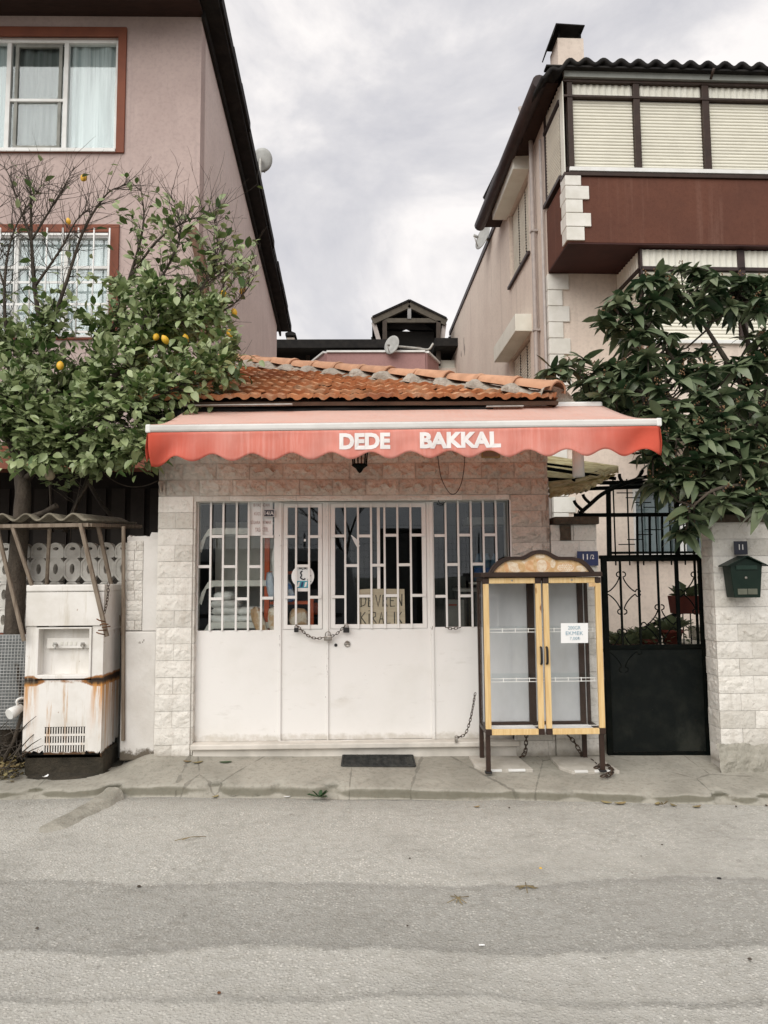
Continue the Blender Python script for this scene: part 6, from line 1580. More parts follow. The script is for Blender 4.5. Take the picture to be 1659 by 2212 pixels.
chain([P(234,1262,-.18), P(233,1285,-.19), P(229,1310,-.2), P(226,1322,-.21)], 'thin rusty chain hanging between the props beside the water dispenser', 1.0, 'chains by the dispenser')
for k in range(5): q = P(221+rr.uniform(-6,9), 1340+k*7, -.27); MB().tube([q+Vector((-.03,-.01,rr.uniform(-.012,.012))), q+Vector((0,-.03,0)), q+Vector((.03,-.0,rr.uniform(-.012,.012)))], .005, 5).build('wire_tie', M['rust'], sh_)

# white spotlight, stick and loose branches at the far left
c_ = P(36, 1535, -.12)
sp = thing('spotlight', c_, 'small white spotlight tilted against the left side of the water dispenser', 'spotlight')
MB().tube([c_+Vector((-.035,-.05,-.02)), c_+Vector((-.02,-.02,-.01)), c_+Vector((.02,.04,.02))], [.042,.045,.030], 12).build('lamp_head', M['white_paint'], sp)
MB().tube(smooth_path([c_+Vector((.0,.01,.04)), c_+Vector((.0,.0,.08)), c_+Vector((.03,.04,.09)), c_+Vector((.06,.1,.03))], 4), .010, 6).build('bracket', M['white_paint'], sp)
stk = thing('stick', P(40,1480,-.3), 'dark old stick leaning beside the white spotlight', 'stick')
MB().tube([P(36,1432,.0), P(42,1480,-.02), P(48,1540,-.04), P(30,1600,-.10), P(5,1650,-.15)], [.012,.014,.015,.014,.012], 7).build('wood', M['bark'], stk)
rr = random.Random(12); mb = MB()
for k in range(46):
    a_ = P(rr.uniform(-20, 50), rr.uniform(1560, 1685), rr.uniform(-.3,.05)); a_.z = max(a_.z, .075); d_ = Vector((rr.uniform(-1,1), rr.uniform(-.5,.5), rr.uniform(-.25,.7))).normalized()*rr.uniform(.08,.30); mb.tube([a_, a_+d_*.5+Vector((0,0,rr.uniform(-.02,.02))), a_+d_], [.006,.004,.002], 4)
tag(mb.build('brushwood', M['twig'], kind='stuff'), 'heap of loose dry twigs at the left foot of the water dispenser', 'twigs')
mb = MB()
for k in range(240):
    a_ = P(rr.uniform(-30, 48), rr.uniform(1580, 1690), rr.uniform(-.3,.05)); a_.z = max(.075, a_.z*.5); d_ = Vector((rr.uniform(-1,1), rr.uniform(-1,1), rr.uniform(-.4,.6))).normalized()*rr.uniform(.03,.07); s_ = d_.cross(Vector((0,.3,1))).normalized()*.018; mb.add([a_, a_+d_*.5+s_, a_+d_, a_+d_*.5-s_], [(0,1,2,3)])
tag(mb.build('leaf_litter', M['dead_leaf'], kind='stuff'), 'dead leaves piled at the left foot of the water dispenser', 'leaves')

# ================================================================== doormat, weeds, fallen leaves and bits on the road
a_, b_, c_, d_ = PG(738, 1656, .006), PG(897, 1657, .006), PG(891, 1634, .006), PG(741, 1634, .006)
mt = thing('door_mat', ((a_.x+b_.x)/2, (a_.y+c_.y)/2, PAV), 'black ribbed rubber doormat lying on the pavement below the shop step', 'doormat')
NXm, NZm = 22, 9
zt = PAV+.016
box('mat_base', M['black_plastic'], mt, a_.x+.01, b_.x-.01, a_.y+.005, c_.y-.005, min(a_.z,b_.z)-.02, min(a_.z,b_.z)+.001)
for j in range(NZm+1):
    v = j/NZm; l_ = a_.lerp(d_, v); r_ = b_.lerp(c_, v)
    pts = [l_.lerp(r_, k/44)+Vector((0, .007*math.sin(k*math.pi/2), .006)) for k in range(45)]
    MB().tube(pts, .0045, 4).build('mat_rib', M['rubber'], mt)
for p_, q_ in ((a_, d_), (b_, c_), (a_, b_), (d_, c_)): MB().bar(p_+Vector((0,0,.004)), q_+Vector((0,0,.004)), .012, .012).build('mat_edge', M['rubber'], mt)
def weed(px, py, L_, n_, label, mat='weed', seed=1):
    rr = random.Random(seed); c_ = PZ(px, py, .02); t = thing('weed', c_, label, 'weed', 'weeds at the kerb')
    for k in range(n_):
        a_ = rr.uniform(0, 6.28); d_ = Vector((math.cos(a_), math.sin(a_)*.7-.1, rr.uniform(.25, 1.2))).normalized()*L_*rr.uniform(.6, 1.2); s_ = d_.cross(Vector((0,0,1))).normalized()*L_*.17
        vs_ = [c_, c_+d_*.45+s_, c_+d_*.8+s_*.6, c_+d_-Vector((0,0,L_*.12)), c_+d_*.8-s_*.6, c_+d_*.45-s_, c_+d_*.5-Vector((0,0,.008))]
        MB().add(vs_, [(0,1,6),(1,2,6),(2,3,6),(3,4,6),(4,5,6),(5,0,6)]).build('leaf', M[mat], t)
weed(690, 1722, .085, 13, 'dark green weed growing from the foot of the kerb below the doormat', seed=4)
weed(1432, 1738, .04, 5, 'tiny weed tuft in the crack of the kerb on the right', 'straw', 5)
def fallen(px, py, L_, rot, label, mat='dead_leaf', z=None, curl=.35):
    zz = z if z is not None else 0.004
    c_ = PG(px, py) if z == PAV else PZ(px, py, zz)
    if z == PAV: zz = c_.z
    d_ = Vector((math.cos(rot), math.sin(rot), 0)); s_ = Vector((-d_.y, d_.x, 0)); vs_ = []
    for i in range(6):
        u = i/5; wd2 = math.sin(math.pi*min(.98, u*.94+.03))**.8*L_*.25
        for q in (-1, 0, 1): p_ = c_+d_*(u-.5)*L_+s_*wd2*q; vs_.append((p_.x, p_.y, zz+.004+L_*curl*((u-.5)**2*.8+abs(q)*.10)))
    fs_ = []
    for i in range(5):
        for q in (0, 1): k = i*3+q; fs_.append((k, k+1, k+4, k+3))
    o = MB().add(vs_, fs_, True).build('fallen_leaf', M[mat]); tag(o, label, 'leaf', 'fallen leaves'); return o
fallen(560, 1719, .10, .2, 'curled pale green leaf lying in the gutter left of the kerb weed', 'weed', curl=.7)
fallen(465, 1722, .06, .9, 'small pale leaf in the gutter near the concrete strip', 'dead_leaf'); fallen(505, 1720, .06, .1, 'whitish scrap of leaf in the gutter left of centre', 'paper', curl=.5)
fallen(427, 1642, .085, .5, 'pale leaf on the pavement by the left end of the step', 'dead_leaf', PAV); fallen(487, 1644, .10, .1, 'yellow green leaf lying flat on the pavement under the step', 'weed', PAV, .15)
fallen(405, 1638, .07, -.2, 'dry brown leaf at the foot of the left shop pier', 'dead_leaf', PAV)
fallen(620, 1722, .05, .1, 'small white scrap at the kerb foot between the two leaves', 'paper', curl=.2); fallen(98, 1680, .06, 1.2, 'crumpled white scrap on the mud before the water dispenser', 'paper', .10, .9)
for k, (px, py, L_, a_) in enumerate(((1030,1744,.05,.4),(1310,1735,.08,2.5),(1420,1738,.07,.9),(1455,1741,.06,2.0),(1505,1744,.07,.3),(1340,1737,.09,.2))):
    fallen(px, py, L_, a_, ('dry leaf in the gutter below the left cabinet leg','brown leaf against the kerb below the gate','curled leaf in the kerb crack on the right','dead leaf beside the right kerb crack','dead leaf in the gutter towards the right edge','longer dry leaf lying along the kerb below the gate')[k])
def crumb(px, py, r_, mat, label, name='pebble', cat='pebble', flat=.6):
    r_ *= .62
    rr = random.Random(int(px*3+py)); c_ = PZ(px, py, .006); mb = MB(); prof = [(r_*.35,-r_*.5*flat),(r_,-.1*r_),(r_*.85,r_*.55*flat),(r_*.25,r_*.95*flat)]
    mb.lathe(c_, prof, 7, smooth=False); mb.v = [(x_+rr.uniform(-1,1)*r_*.22, y_+rr.uniform(-1,1)*r_*.22, z_+rr.uniform(0,1)*r_*.15) for x_, y_, z_ in mb.v]
    o = mb.build(name, M[mat]); tag(o, label, cat, 'bits lying on the road'); return o
crumb(1168, 1876, .016, 'lemon', 'small squashed orange fruit on the pale road right of centre', 'fruit_scrap', 'fruit'); crumb(473, 2145, .013, 'rust', 'dark red brown fruit scrap low on the road left of centre', 'fruit_scrap', 'fruit')
crumb(1554, 1898, .017, 'black_plastic', 'black lump on the road at the right', 'pebble')
for k, (px, py, r_, lb) in enumerate(((1100,1745,.012,'small dark pebble below the cabinet on the upper road'),(1385,1850,.010,'tiny dark pebble on the right half of the road'),(1430,1825,.011,'dark pebble right of the middle on the upper road'),(885,1854,.010,'tiny dark pebble on the pale road near the middle'),(1620,2072,.014,'dark pebble near the right edge on the lower road'),(880,2000,.009,'tiny pebble on the dark band near the middle'),(80,2005,.012,'dark pebble at the left on the worn band'),(1655,1740,.016,'dark pebble against the kerb at the right edge'),(1590,1742,.014,'dark crumb near the kerb at the right'),(300,1915,.018,'brown lump of earth on the seam at the left'))): crumb(px, py, r_, 'bark', lb)
for k, (px, py, lb) in enumerate(((1137,1918,'knot of dry straw on the road seam right of centre'),(990,1944,'tuft of dry straw on the worn band near the middle'),(412,1812,'dry twig lying on the pale road at the left'))):
    rr = random.Random(k+40); c_ = PZ(px, py, .006); t = thing('straw_tuft', c_, lb, 'straw', 'straw on the road')
    for j in range(5 if k < 2 else 2):
        a_ = rr.uniform(0, 3.14) if k < 2 else .35+j*.1; d_ = Vector((math.cos(a_), math.sin(a_), 0))*rr.uniform(.03,.07)*(1 if k < 2 else 1.7); MB().tube([c_-d_+Vector((0,0,.002)), c_+Vector((0,.004,.010)), c_+d_+Vector((0,0,.003))], .0022, 4).build('straw', M['straw'], t)
o = fallen(1310, 2100, .001, 0, 'x') if False else None
c_ = PZ(1897/1.8228, 3722/1.8228, .006); tag(box('paper_scrap', M['paper'], None, c_.x-.013, c_.x+.013, c_.y-.004, c_.y+.004, .005, .010, .002), 'small white cigarette-like scrap low on the road', 'litter')

# ================================================================== inside the shop, seen through the bars
def ip(px, py, Y): return P(px, py, Y)
IY = .15
gs = thing('shop_shelf', (ip(515,1350,IY).x, IY, .2), 'white metal shop shelf with curved brackets behind the left window', 'shelf')
for py0, thick in ((1141, 12), (1254, 12), (1345, 12)):
    a_, b_ = ip(452, py0, IY), ip(588, py0, IY); zt_ = a_.z; zb_ = ip(500, py0+13, IY).z
    box('shelf_board', M['shelf_white'], gs, a_.x, b_.x, IY, IY+.45, zb_, zt_, .004)
    xA = ip(430, py0, IY).x; dz = (ip(430, py0+40, IY).z)
    MB().prism([(xA,dz-.03),(xA+.02,dz-.05),(xA+.06,zb_-.02),(a_.x+.04,zb_),(a_.x+.04,zt_),(a_.x-.01,zt_-.01),(xA+.02,dz+.05)], IY+.001, IY+.02).build('bracket', M['shelf_white'], gs)
box('back_panel', M['shelf_white'], gs, ip(440,1250,IY).x, ip(588,1250,IY).x, IY+.46, IY+.48, .25, ip(500,1120,IY).z)
def sack(cx, cy, cz, w_, d_, h_, mat, label, name='sack', cat='sack', group='goods inside the shop', tilt=0.0):
    t = MB(); sd_ = cx*7+cz*13
    def f_(u, v):
        a_ = u*6.283; b_ = (v-.5)*math.pi; cb = abs(math.cos(b_))**.45; ca = math.copysign(abs(math.cos(a_))**.6, math.cos(a_)); sa_ = math.copysign(abs(math.sin(a_))**.6, math.sin(a_)); n_ = 1+.14*wob(u*9, v*6, sd_)
        X_, Z_ = ca*cb*w_/2*n_, math.sin(b_)*h_/2*n_
        return (cx+X_*math.cos(tilt)-Z_*math.sin(tilt), cy+sa_*cb*d_/2*n_, cz+X_*math.sin(tilt)+Z_*math.cos(tilt))
    o = t.grid(f_, 18, 9).build(name, M[mat]); return tag(o, label, cat, group)
rr = random.Random(31); zc_ = ip(515, 1343, IY).z
names_ = ['lowest left','lowest right','middle left','middle right','upper left','topmost small']
for k, (px, py, w_) in enumerate(((488,1336,.30),(545,1336,.28),(492,1319,.28),(543,1320,.26),(487,1305,.26),(485,1287,.18))):
    q = ip(px, py, IY+.10); sack(q.x, IY+.14, q.z, w_, .26, .075, 'bag_white', names_[k]+' white sack in the pile on the bottom shelf behind the left window')
OYF = .16
of = thing('orange_stand', (ip(590,1360,OYF).x, OYF, .2), 'orange metal display stand with snack bags behind the left window', 'display stand')
for p_ in (577, 672):
    a_ = ip(p_, 1160 if p_ < 600 else 1290, OYF); box('upright', M['orange'], of, a_.x-.022, a_.x+.022, OYF, OYF+.04, .2, a_.z, .003)
for py in (1238, 1303, 1372): a_, b_ = ip(577, py, OYF), ip(676, py-2, OYF); box('tray', M['orange'], of, a_.x+.024, b_.x-.024, OYF, OYF+.24, a_.z-.012, a_.z+.014, .003)
for px, py, w_, h_, mt_, lb, tl in ((585,1265,.07,.22,'bag_blue','blue and white bag hanging on the orange stand behind the left window',.1),(618,1270,.10,.24,'bag_blue','blue and white packet behind the narrow door window',.4),(600,1215,.10,.30,'bag_white','clear white bag hanging above the orange stand',0),(560,1345,.10,.26,'bag_tan','bag of brown snacks at the foot of the left window',.35),(597,1345,.13,.26,'bag_tan','bag of tan snacks beside the orange upright',.2),(645,1335,.16,.16,'bag_tan','red brown packet low behind the narrow door window',0)):
    q = ip(px, py, OYF-.02); sack(q.x, OYF-.015, q.z, w_, .08, h_, mt_, lb, 'snack_bag', 'bag', tilt=tl)
q = ip(684, 1300, .3); sack(q.x, .3, q.z-.06, .10, .10, .10, 'orange', 'small orange red ball-like pack low in the narrow door window', 'snack_bag', 'bag')
# notice board at the back, counter, bottles
a_ = rect(822, 1140, 907, 1350, 1.4)
cp2 = thing('dark_fridge', ((a_[0]+a_[1])/2, 1.4, .2), 'tall black cooler standing inside the shop behind the wide door', 'cooler'); box('cooler_body', M['black_void'], cp2, a_[0], a_[1], 1.4, 2.0, .2, a_[3], .01); box('cooler_door', M['black_plastic'], cp2, a_[0]+.03, a_[1]-.03, 1.385, 1.398, .25, a_[3]-.05, .004)
ct_ = thing('shop_counter', (ip(1050,1300,.9).x, .9, .2), 'dark shop counter behind the right window', 'counter')
a_ = rect(1000, 1278, 1110, 1420, .85); box('counter_front', simple('counter_grey', (.10,.10,.095)), ct_, a_[0], SX1-.22, .85, 1.5, .2, a_[3]); box('counter_top', M['shelf_white'], ct_, a_[0]-.02, SX1-.21, .83, 1.52, a_[3]+.001, a_[3]+.03, .004)
for k, (px, lb) in enumerate(((1035,'blue water bottle at the left on the shelf behind the right window'),(1052,'blue water bottle in the middle behind the right window'),(1070,'blue water bottle at the right behind the right window'))):
    q = ip(px, 1255, .62); t = thing('water_bottle', (q.x, .62, q.z), lb, 'bottle', 'water bottles in the shop')
    MB().lathe((q.x, .62, q.z), [(.040,0),(.044,.02),(.044,.15),(.03,.20),(.018,.235),(.018,.25)], 12).build('bottle_body', simple('clear_blue', (.12,.22,.32)) if k == 0 else bpy.data.materials['clear_blue'], t)
    MB().lathe((q.x, .62, q.z+.05), [(.0455,0),(.0455,.07)], 12).build('wrapper', M['bag_blue'], t)
bs = thing('window_shelf', (ip(1060,1255,.5).x, .5, .9), 'small white shelf behind the right window carrying blue bottles', 'shelf'); q = ip(1050, 1257, .5); box('shelf_board', M['shelf_white'], bs, ip(1020,1257,.5).x, OX1-.02, .45, .75, q.z-.02, q.z-.002, .003); box('bracket', M['shelf_white'], bs, ip(1060,1257,.5).x, ip(1060,1257,.5).x+.02, .45, .75, q.z-.10, q.z-.021)
cb_ = thing('goods_carton', ip(983,1352,.40), 'dim printed carton low behind the right window', 'carton'); a_ = rect(965, 1296, 1003, 1356, .40); box('carton_body', simple('dim_carton', (.22,.21,.19)), cb_, a_[0], a_[1], .40, .62, a_[2]-.12, a_[3], .004); box('carton_print', simple('carton_print', (.30,.06,.04)), cb_, a_[0]+.02, a_[0]+.09, .3965, .3985, a_[3]-.05, a_[3]-.035)
lsh = thing('ceiling_panel', ip(1060,1130,1.2), 'white shelf board high behind the right window', 'shelf'); a_ = rect(1010, 1117, 1100, 1133, .9); box('shelf_board', M['shelf_white'], lsh, a_[0], a_[1], .9, 1.25, a_[2], a_[3], .003)
for px in (1016, 1092): q = ip(px, 1140, .95); box('hanger', M['shelf_white'], lsh, q.x-.01, q.x+.01, .95, .97, a_[3], TOPZ-.10)
# stickers, notices: flat things on the inside of the glass
GY_ = FY+.011
x0, x1, z0, z1 = rect(539, 1084, 589, 1157, GY_)
nt_ = thing('tobacco_notice', ((x0+x1)/2, GY_, z0), 'white notice with faded red lettering about cigarettes at the top of the left window', 'notice')
box('sheet', M['paper'], nt_, x0, x1, GY_, GY_+.002, z0, z1); h_ = z1-z0; w_ = x1-x0
for tx_, a_, b_, q in (('18 YAŞINDAN', .16, .86, .83), ('KÜÇÜKLERE', .20, .84, .58), ('SİGARA SATMAK', .05, .95, .34), ('YASAKTIR.', .24, .82, .11)):
    lettering(tx_, x0+w_*a_, x0+w_*b_, z0+h_*q, z0+h_*(q+.13), GY_-.002, M['letter_red'], nt_, .012)
q = P(654, 1245, GY_)
os_ = thing('open_sticker', q, 'round white sticker reading AÇIK with a blue pack picture in the narrow door window', 'sticker')
MB().add([(q.x+.095*math.cos(t), GY_, q.z+.095*math.sin(t)) for t in [k*6.283/36 for k in range(36)]], [tuple(range(36))]).build('disc', M['paper'], os_)
lettering('AÇIK', q.x-.034, q.x+.038, q.z+.052, q.z+.078, GY_-.002, M['plaque_dark'], os_, .02)
box('printed_pack', M['cyan'], os_, q.x-.05, q.x+.045, GY_-.003, GY_-.001, q.z-.095, q.z-.038); box('printed_label', M['letter_white'], os_, q.x-.042, q.x+.045, GY_-.0035, GY_-.0012, q.z-.125, q.z-.097)
for k in range(3): MB().add([(q.x-.048+k*.03, GY_-.004, q.z-.09), (q.x-.030+k*.03, GY_-.004, q.z-.085), (q.x-.022+k*.03, GY_-.004, q.z-.045), (q.x-.040+k*.03, GY_-.004, q.z-.05)], [(0,1,2,3)]).build('printed_band', M['letter_white'] if k != 1 else M['plaque_blue'], os_)
mb = MB(); mb.tube(smooth_path([(q.x-.004, GY_-.003, q.z+.045), (q.x-.018, GY_-.003, q.z+.03), (q.x-.010, GY_-.003, q.z+.01), (q.x-.018, GY_-.003, q.z-.012), (q.x+.006, GY_-.003, q.z-.026), (q.x+.022, GY_-.003, q.z-.018)], 4), [.006]*21, 5); mb.build('printed_figure', M['plaque_dark'], os_)
MB().tube(smooth_path([(q.x+.07, GY_-.002, q.z+.01), (q.x+.04, GY_-.002, q.z-.03), (q.x+.07, GY_-.002, q.z-.045)], 4), .002, 4).build('printed_line', M['marker'], os_)
# cardboard sign
x0, x1, z0, z1 = rect(776, 1272, 874, 1357, FY)
cs_ = thing('cardboard_sign', ((x0+x1)/2, GY_, z0), 'hand-lettered cardboard sign reading DEVREN KİRALIK leaning in the wide door window', 'sign')
MB().prism([(x0,z0),(x1+.004,z0+.002),(x1,z1-.003),(x0+.25*(x1-x0),z1+.002),(x0,z1-.004)], FY-.003, FY+.003).build('board', M['card'], cs_)
def strokes(word, xa, xb, za, zb):
    G = {'D': [[(0,0),(0,1)],[(-.15,1),(.5,1.0),(.9,.6),(.7,.15),(-.1,0)]], 'E': [[(0,0),(.05,1)],[(0,1),(.8,1.02)],[(0,.52),(.65,.5)],[(0,0),(.85,.03)]], 'V': [[(0,1),(.45,0),(.9,1)]], 'R': [[(0,0),(0,1)],[(0,1),(.7,.95),(.7,.6),(0,.5)],[(.15,.5),(.85,0)]], 'N': [[(0,0),(.05,1)],[(.05,1),(.8,.05)],[(.8,.05),(.85,1.05)]], 'K': [[(0,0),(0,1)],[(.85,1),(0,.48)],[(.15,.5),(.9,0)]], 'İ': [[(.4,0),(.4,.85)],[(.38,1.08),(.42,1.16)]], 'A': [[(0,0),(.45,1),(.85,0)],[(.18,.38),(.7,.4)]], 'L': [[(.05,1),(.05,0),(.8,.02)]], 'I': [[(.4,0),(.4,1)]]}
    n_ = sum(.55 if c in 'İI' else 1 for c in word); x_ = xa; u_ = (xb-xa)/n_; rr = random.Random(len(word)); mb = MB()
    for c in word:
        w2 = u_*(.55 if c in 'İI' else 1)
        for st_ in G[c]:
            for o_ in (0, .0022):
                mb.tube([(x_+p_[0]*w2*.74+o_+rr.uniform(-.001,.001), FY-.0045, za+(p_[1])*(zb-za)+o_*.5+rr.uniform(-.0015,.0015)) for p_ in st_], .0030, 4)
        x_ += w2
    mb.build('lettering', M['marker'], cs_)
w_, h_ = x1-x0, z1-z0
strokes('DEVREN', x0+w_*.04, x0+w_*1.0, z0+h_*.55, z0+h_*.84); strokes('KİRALIK', x0+w_*.03, x0+w_*.99, z0+h_*.12, z0+h_*.41)
for px, py, a_ in ((708+60, 1172, 2.2), (766, 1165, 1.9)):
    q = P(px, py, GY_-.004); tp = thing('tape_scrap', q, 'torn strip of pale tape on the wide door glass' if a_ > 2 else 'crumpled end of pale tape on the wide door glass', 'tape', 'tape scraps on the glass'); d_ = Vector((math.cos(-a_*.45), 0, math.sin(-a_*.45)))*.045; s_ = Vector((d_.z, 0, -d_.x))*.25
    MB().add([q-d_-s_*.3, q-d_*.2-s_, q+d_+s_*-1.5, q+d_*.9+s_, q+s_*.8, q-d_+s_*.2], [(0,1,4,5),(1,2,3,4)]).build('tape', M['paper'], tp)
q = P(658.5, 1167, GY_-.002); tag(box('paper_dot', M['paper'], None, q.x-.008, q.x+.008, GY_-.003, GY_-.001, q.z-.010, q.z+.010), 'tiny square of white paper stuck above the round sticker', 'sticker')
# ================================================================== TREES
def set_leafrnd(me, vals):
    at = me.attributes.new('leafrnd', 'FLOAT', 'FACE'); at.data.foreach_set('value', vals)
def leaf_shape(L_, W_, droop, fold, n_=4, wav=0.0):
    """points and faces of one leaf along +x, face up"""
    vs_ = []; 
    for i in range(n_+1):
        u = i/n_; w_ = W_*.5*max(.04, math.sin(math.pi*min(1, u*.96+.02))**.75*(1.12-.35*u)) if 0 < i < n_ else W_*.02
        z_ = -droop*L_*u*u
        for q in (-1, 0, 1): vs_.append(Vector((u*L_*(1-.25*droop*u), q*w_, z_+abs(q)*fold*w_ + (wav*w_*math.sin(u*9+q) if q else 0))))
    fs_ = []
    for i in range(n_):
        for q in (0, 1): k = i*3+q; fs_.append((k, k+1, k+4, k+3))
    return vs_, fs_
def frame(dr, up, roll=0.0):
    x = dr.normalized(); z = (up-x*up.dot(x)); z = z.normalized() if z.length > 1e-4 else x.orthogonal(); y = z.cross(x)
    m_ = Matrix((x, y, z)).transposed()
    return m_ @ Matrix.Rotation(roll, 3, 'X')
def foliage(tree, leaves, shapes, mat, near_n=300, stuffname='foliage'):
    """leaves: (base, rotation, scale). The largest in view become leaf parts, the others one stuff part"""
    def sz(l):
        d_ = (l[0]-CAM).length; px, py = project(l[0]); 
        return (l[2]/d_) if (-5 < px < CW+5 and -5 < py < CH+5) else 0
    leaves = sorted(leaves, key=sz, reverse=True)
    meshes = []
    for vs_, fs_ in shapes:
        me = bpy.data.meshes.new('leaf'); me.from_pydata([tuple(v) for v in vs_], [], fs_); me.polygons.foreach_set('use_smooth', [True]*len(fs_)); me.materials.append(mat); set_leafrnd(me, [0.0]*len(fs_)); meshes.append(me)
    rr = random.Random(77)
    for b_, m_, s_ in leaves[:near_n]:
        o = bpy.data.objects.new('leaf', rr.choice(meshes)); col.objects.link(o); hang(o, tree)
        o.location = b_; o.rotation_euler = m_.to_euler(); o.scale = (s_, s_, s_)
    V, Fs, A = [], [], []
    for b_, m_, s_ in leaves[near_n:]:
        vs_, fs_ = rr.choice(shapes); n_ = len(V); ms = m_*s_
        V += [tuple(b_+ms @ v) for v in vs_]; Fs += [tuple(i+n_ for i in f) for f in fs_]; A += [rr.random()]*len(fs_)
    me = bpy.data.meshes.new(stuffname); me.from_pydata(V, [], Fs); me.polygons.foreach_set('use_smooth', [True]*len(Fs)); me.materials.append(mat); set_leafrnd(me, A); me.update()
    o = link(stuffname, me, tree); o['kind'] = 'stuff'

# ---- lemon tree: hand-placed limbs, then side shoots with leaves
rng = random.Random(21)
lt_base = P(30, 1365, .16); lt_base.z = .10
lemon = thing('lemon_tree', lt_base, 'lemon tree with pale green leaves, bare upper twigs and yellow lemons before the mauve house', 'tree')
def limb(pts): return smooth_path([P(a_, b_, y_) if len((a_, b_, y_)) == 3 else None for a_, b_, y_ in pts], 6)
trunk = [lt_base] + limb([(31,1360,.12),(36,1240,.12),(44,1140,.13),(50,1060,.16),(42,1010,.20)])
mb = MB(); n_ = len(trunk); mb.tube(trunk, [.080-.022*k/n_+.006*wob(k*.7) for k in range(n_)], 10)
mb.build('trunk', M['bark'], lemon)
LIMBS = [
 ([(42,1010,.20),(60,900,.30),(90,760,.40),(75,620,.5),(68,520,.6),(66,420,.65),(55,345,.7)], .034),
 ([(50,1050,.18),(110,960,.20),(200,860,.15),(290,770,.15),(360,700,.2),(430,630,.3),(500,570,.35)], .034),
 ([(44,1010,.20),(130,880,.5),(230,740,.7),(280,600,.8),(310,480,.8),(300,380,.8)], .030),
 ([(48,1040,.18),(150,950,-.1),(260,890,-.2),(360,850,-.25),(450,810,-.2),(505,780,-.1)], .026),
 ([(40,1010,.20),(0,900,.2),(-60,800,.3),(-120,680,.3)], .030),
 ([(60,900,.30),(20,760,.5),(10,620,.5),(30,500,.55),(90,400,.6)], .022),
 ([(200,860,.15),(300,830,.5),(400,740,.8),(470,650,.8),(540,560,.7)], .022),
 ([(90,760,.40),(140,620,.45),(180,500,.5),(230,420,.5),(270,400,.5)], .020),
 ([(280,600,.8),(340,520,.7),(400,480,.6),(460,460,.6)], .014),
 ([(290,770,.15),(330,640,.1),(370,560,.1),(390,500,.1),(370,420,.15)], .016),
 ([(130,960,.2),(200,985,-.05),(270,990,-.2),(330,975,-.3)], .014),
 ([(120,955,.2),(180,1000,.2),(190,1040,.2),(160,1100,.2),(150,1180,.3)], .018),
 ([(60,1010,.2),(100,960,0),(60,900,-.1),(20,870,-.1)], .016),
 ([(360,700,.2),(440,690,.1),(500,660,.1),(530,630,.1),(555,590,.1)], .012),
 ([(430,630,.3),(455,590,.3),(470,540,.3),(462,470,.3)], .010),
 ([(68,520,.6),(40,440,.6),(20,380,.6),(8,360,.6)], .012), ([(68,520,.6),(110,450,.6),(140,400,.6),(160,360,.6)], .012),
 ([(75,620,.5),(130,540,.5),(170,470,.5),(215,440,.5)], .013), ([(10,620,.5),(-20,520,.5),(-10,430,.5)], .012),
]
tw = MB(); shoots = []
for pts, r0 in LIMBS:
    path = limb(pts); n_ = len(path)
    tw.tube(path, [max(.003, r0*(1-k/n_)**.8) for k in range(n_)], 7)
    for k in range(2, n_):
        for _ in range(3): shoots.append((path[k], (path[k]-path[k-1]).normalized(), r0*(1-k/n_)))
tw.build('branch', M['bark'], lemon)
# where foliage is thick (picture outline of the leafy mass) and where the twigs are bare
DENSE = [(-60,640),(20,700),(120,650),(230,600),(330,590),(420,610),(500,640),(520,700),(500,770),(530,830),(460,860),(400,905),(330,930),(300,1000),(215,1015),(120,1000),(60,1010),(-60,1020)]
def inside(p_, poly):
    x_, y_ = p_; c_ = False; j = len(poly)-1
    for i in range(len(poly)):
        (xi, yi), (xj, yj) = poly[i], poly[j]
        if (yi > y_) != (yj > y_) and x_ < (xj-xi)*(y_-yi)/(yj-yi)+xi: c_ = not c_
        j = i
    return c_
leaves = []; twm = MB(); ntw = 0
def add_leaf(p_, dr, s_):
    d_ = (dr + Vector((rng.uniform(-1,1), rng.uniform(-1,1), rng.uniform(-.9,.5)))*.95).normalized()
    up = Vector((rng.uniform(-.6,.6), rng.uniform(-1.0,.3), 1)).normalized()
    leaves.append((p_, frame(d_, up, rng.uniform(-.6,.6)), s_))
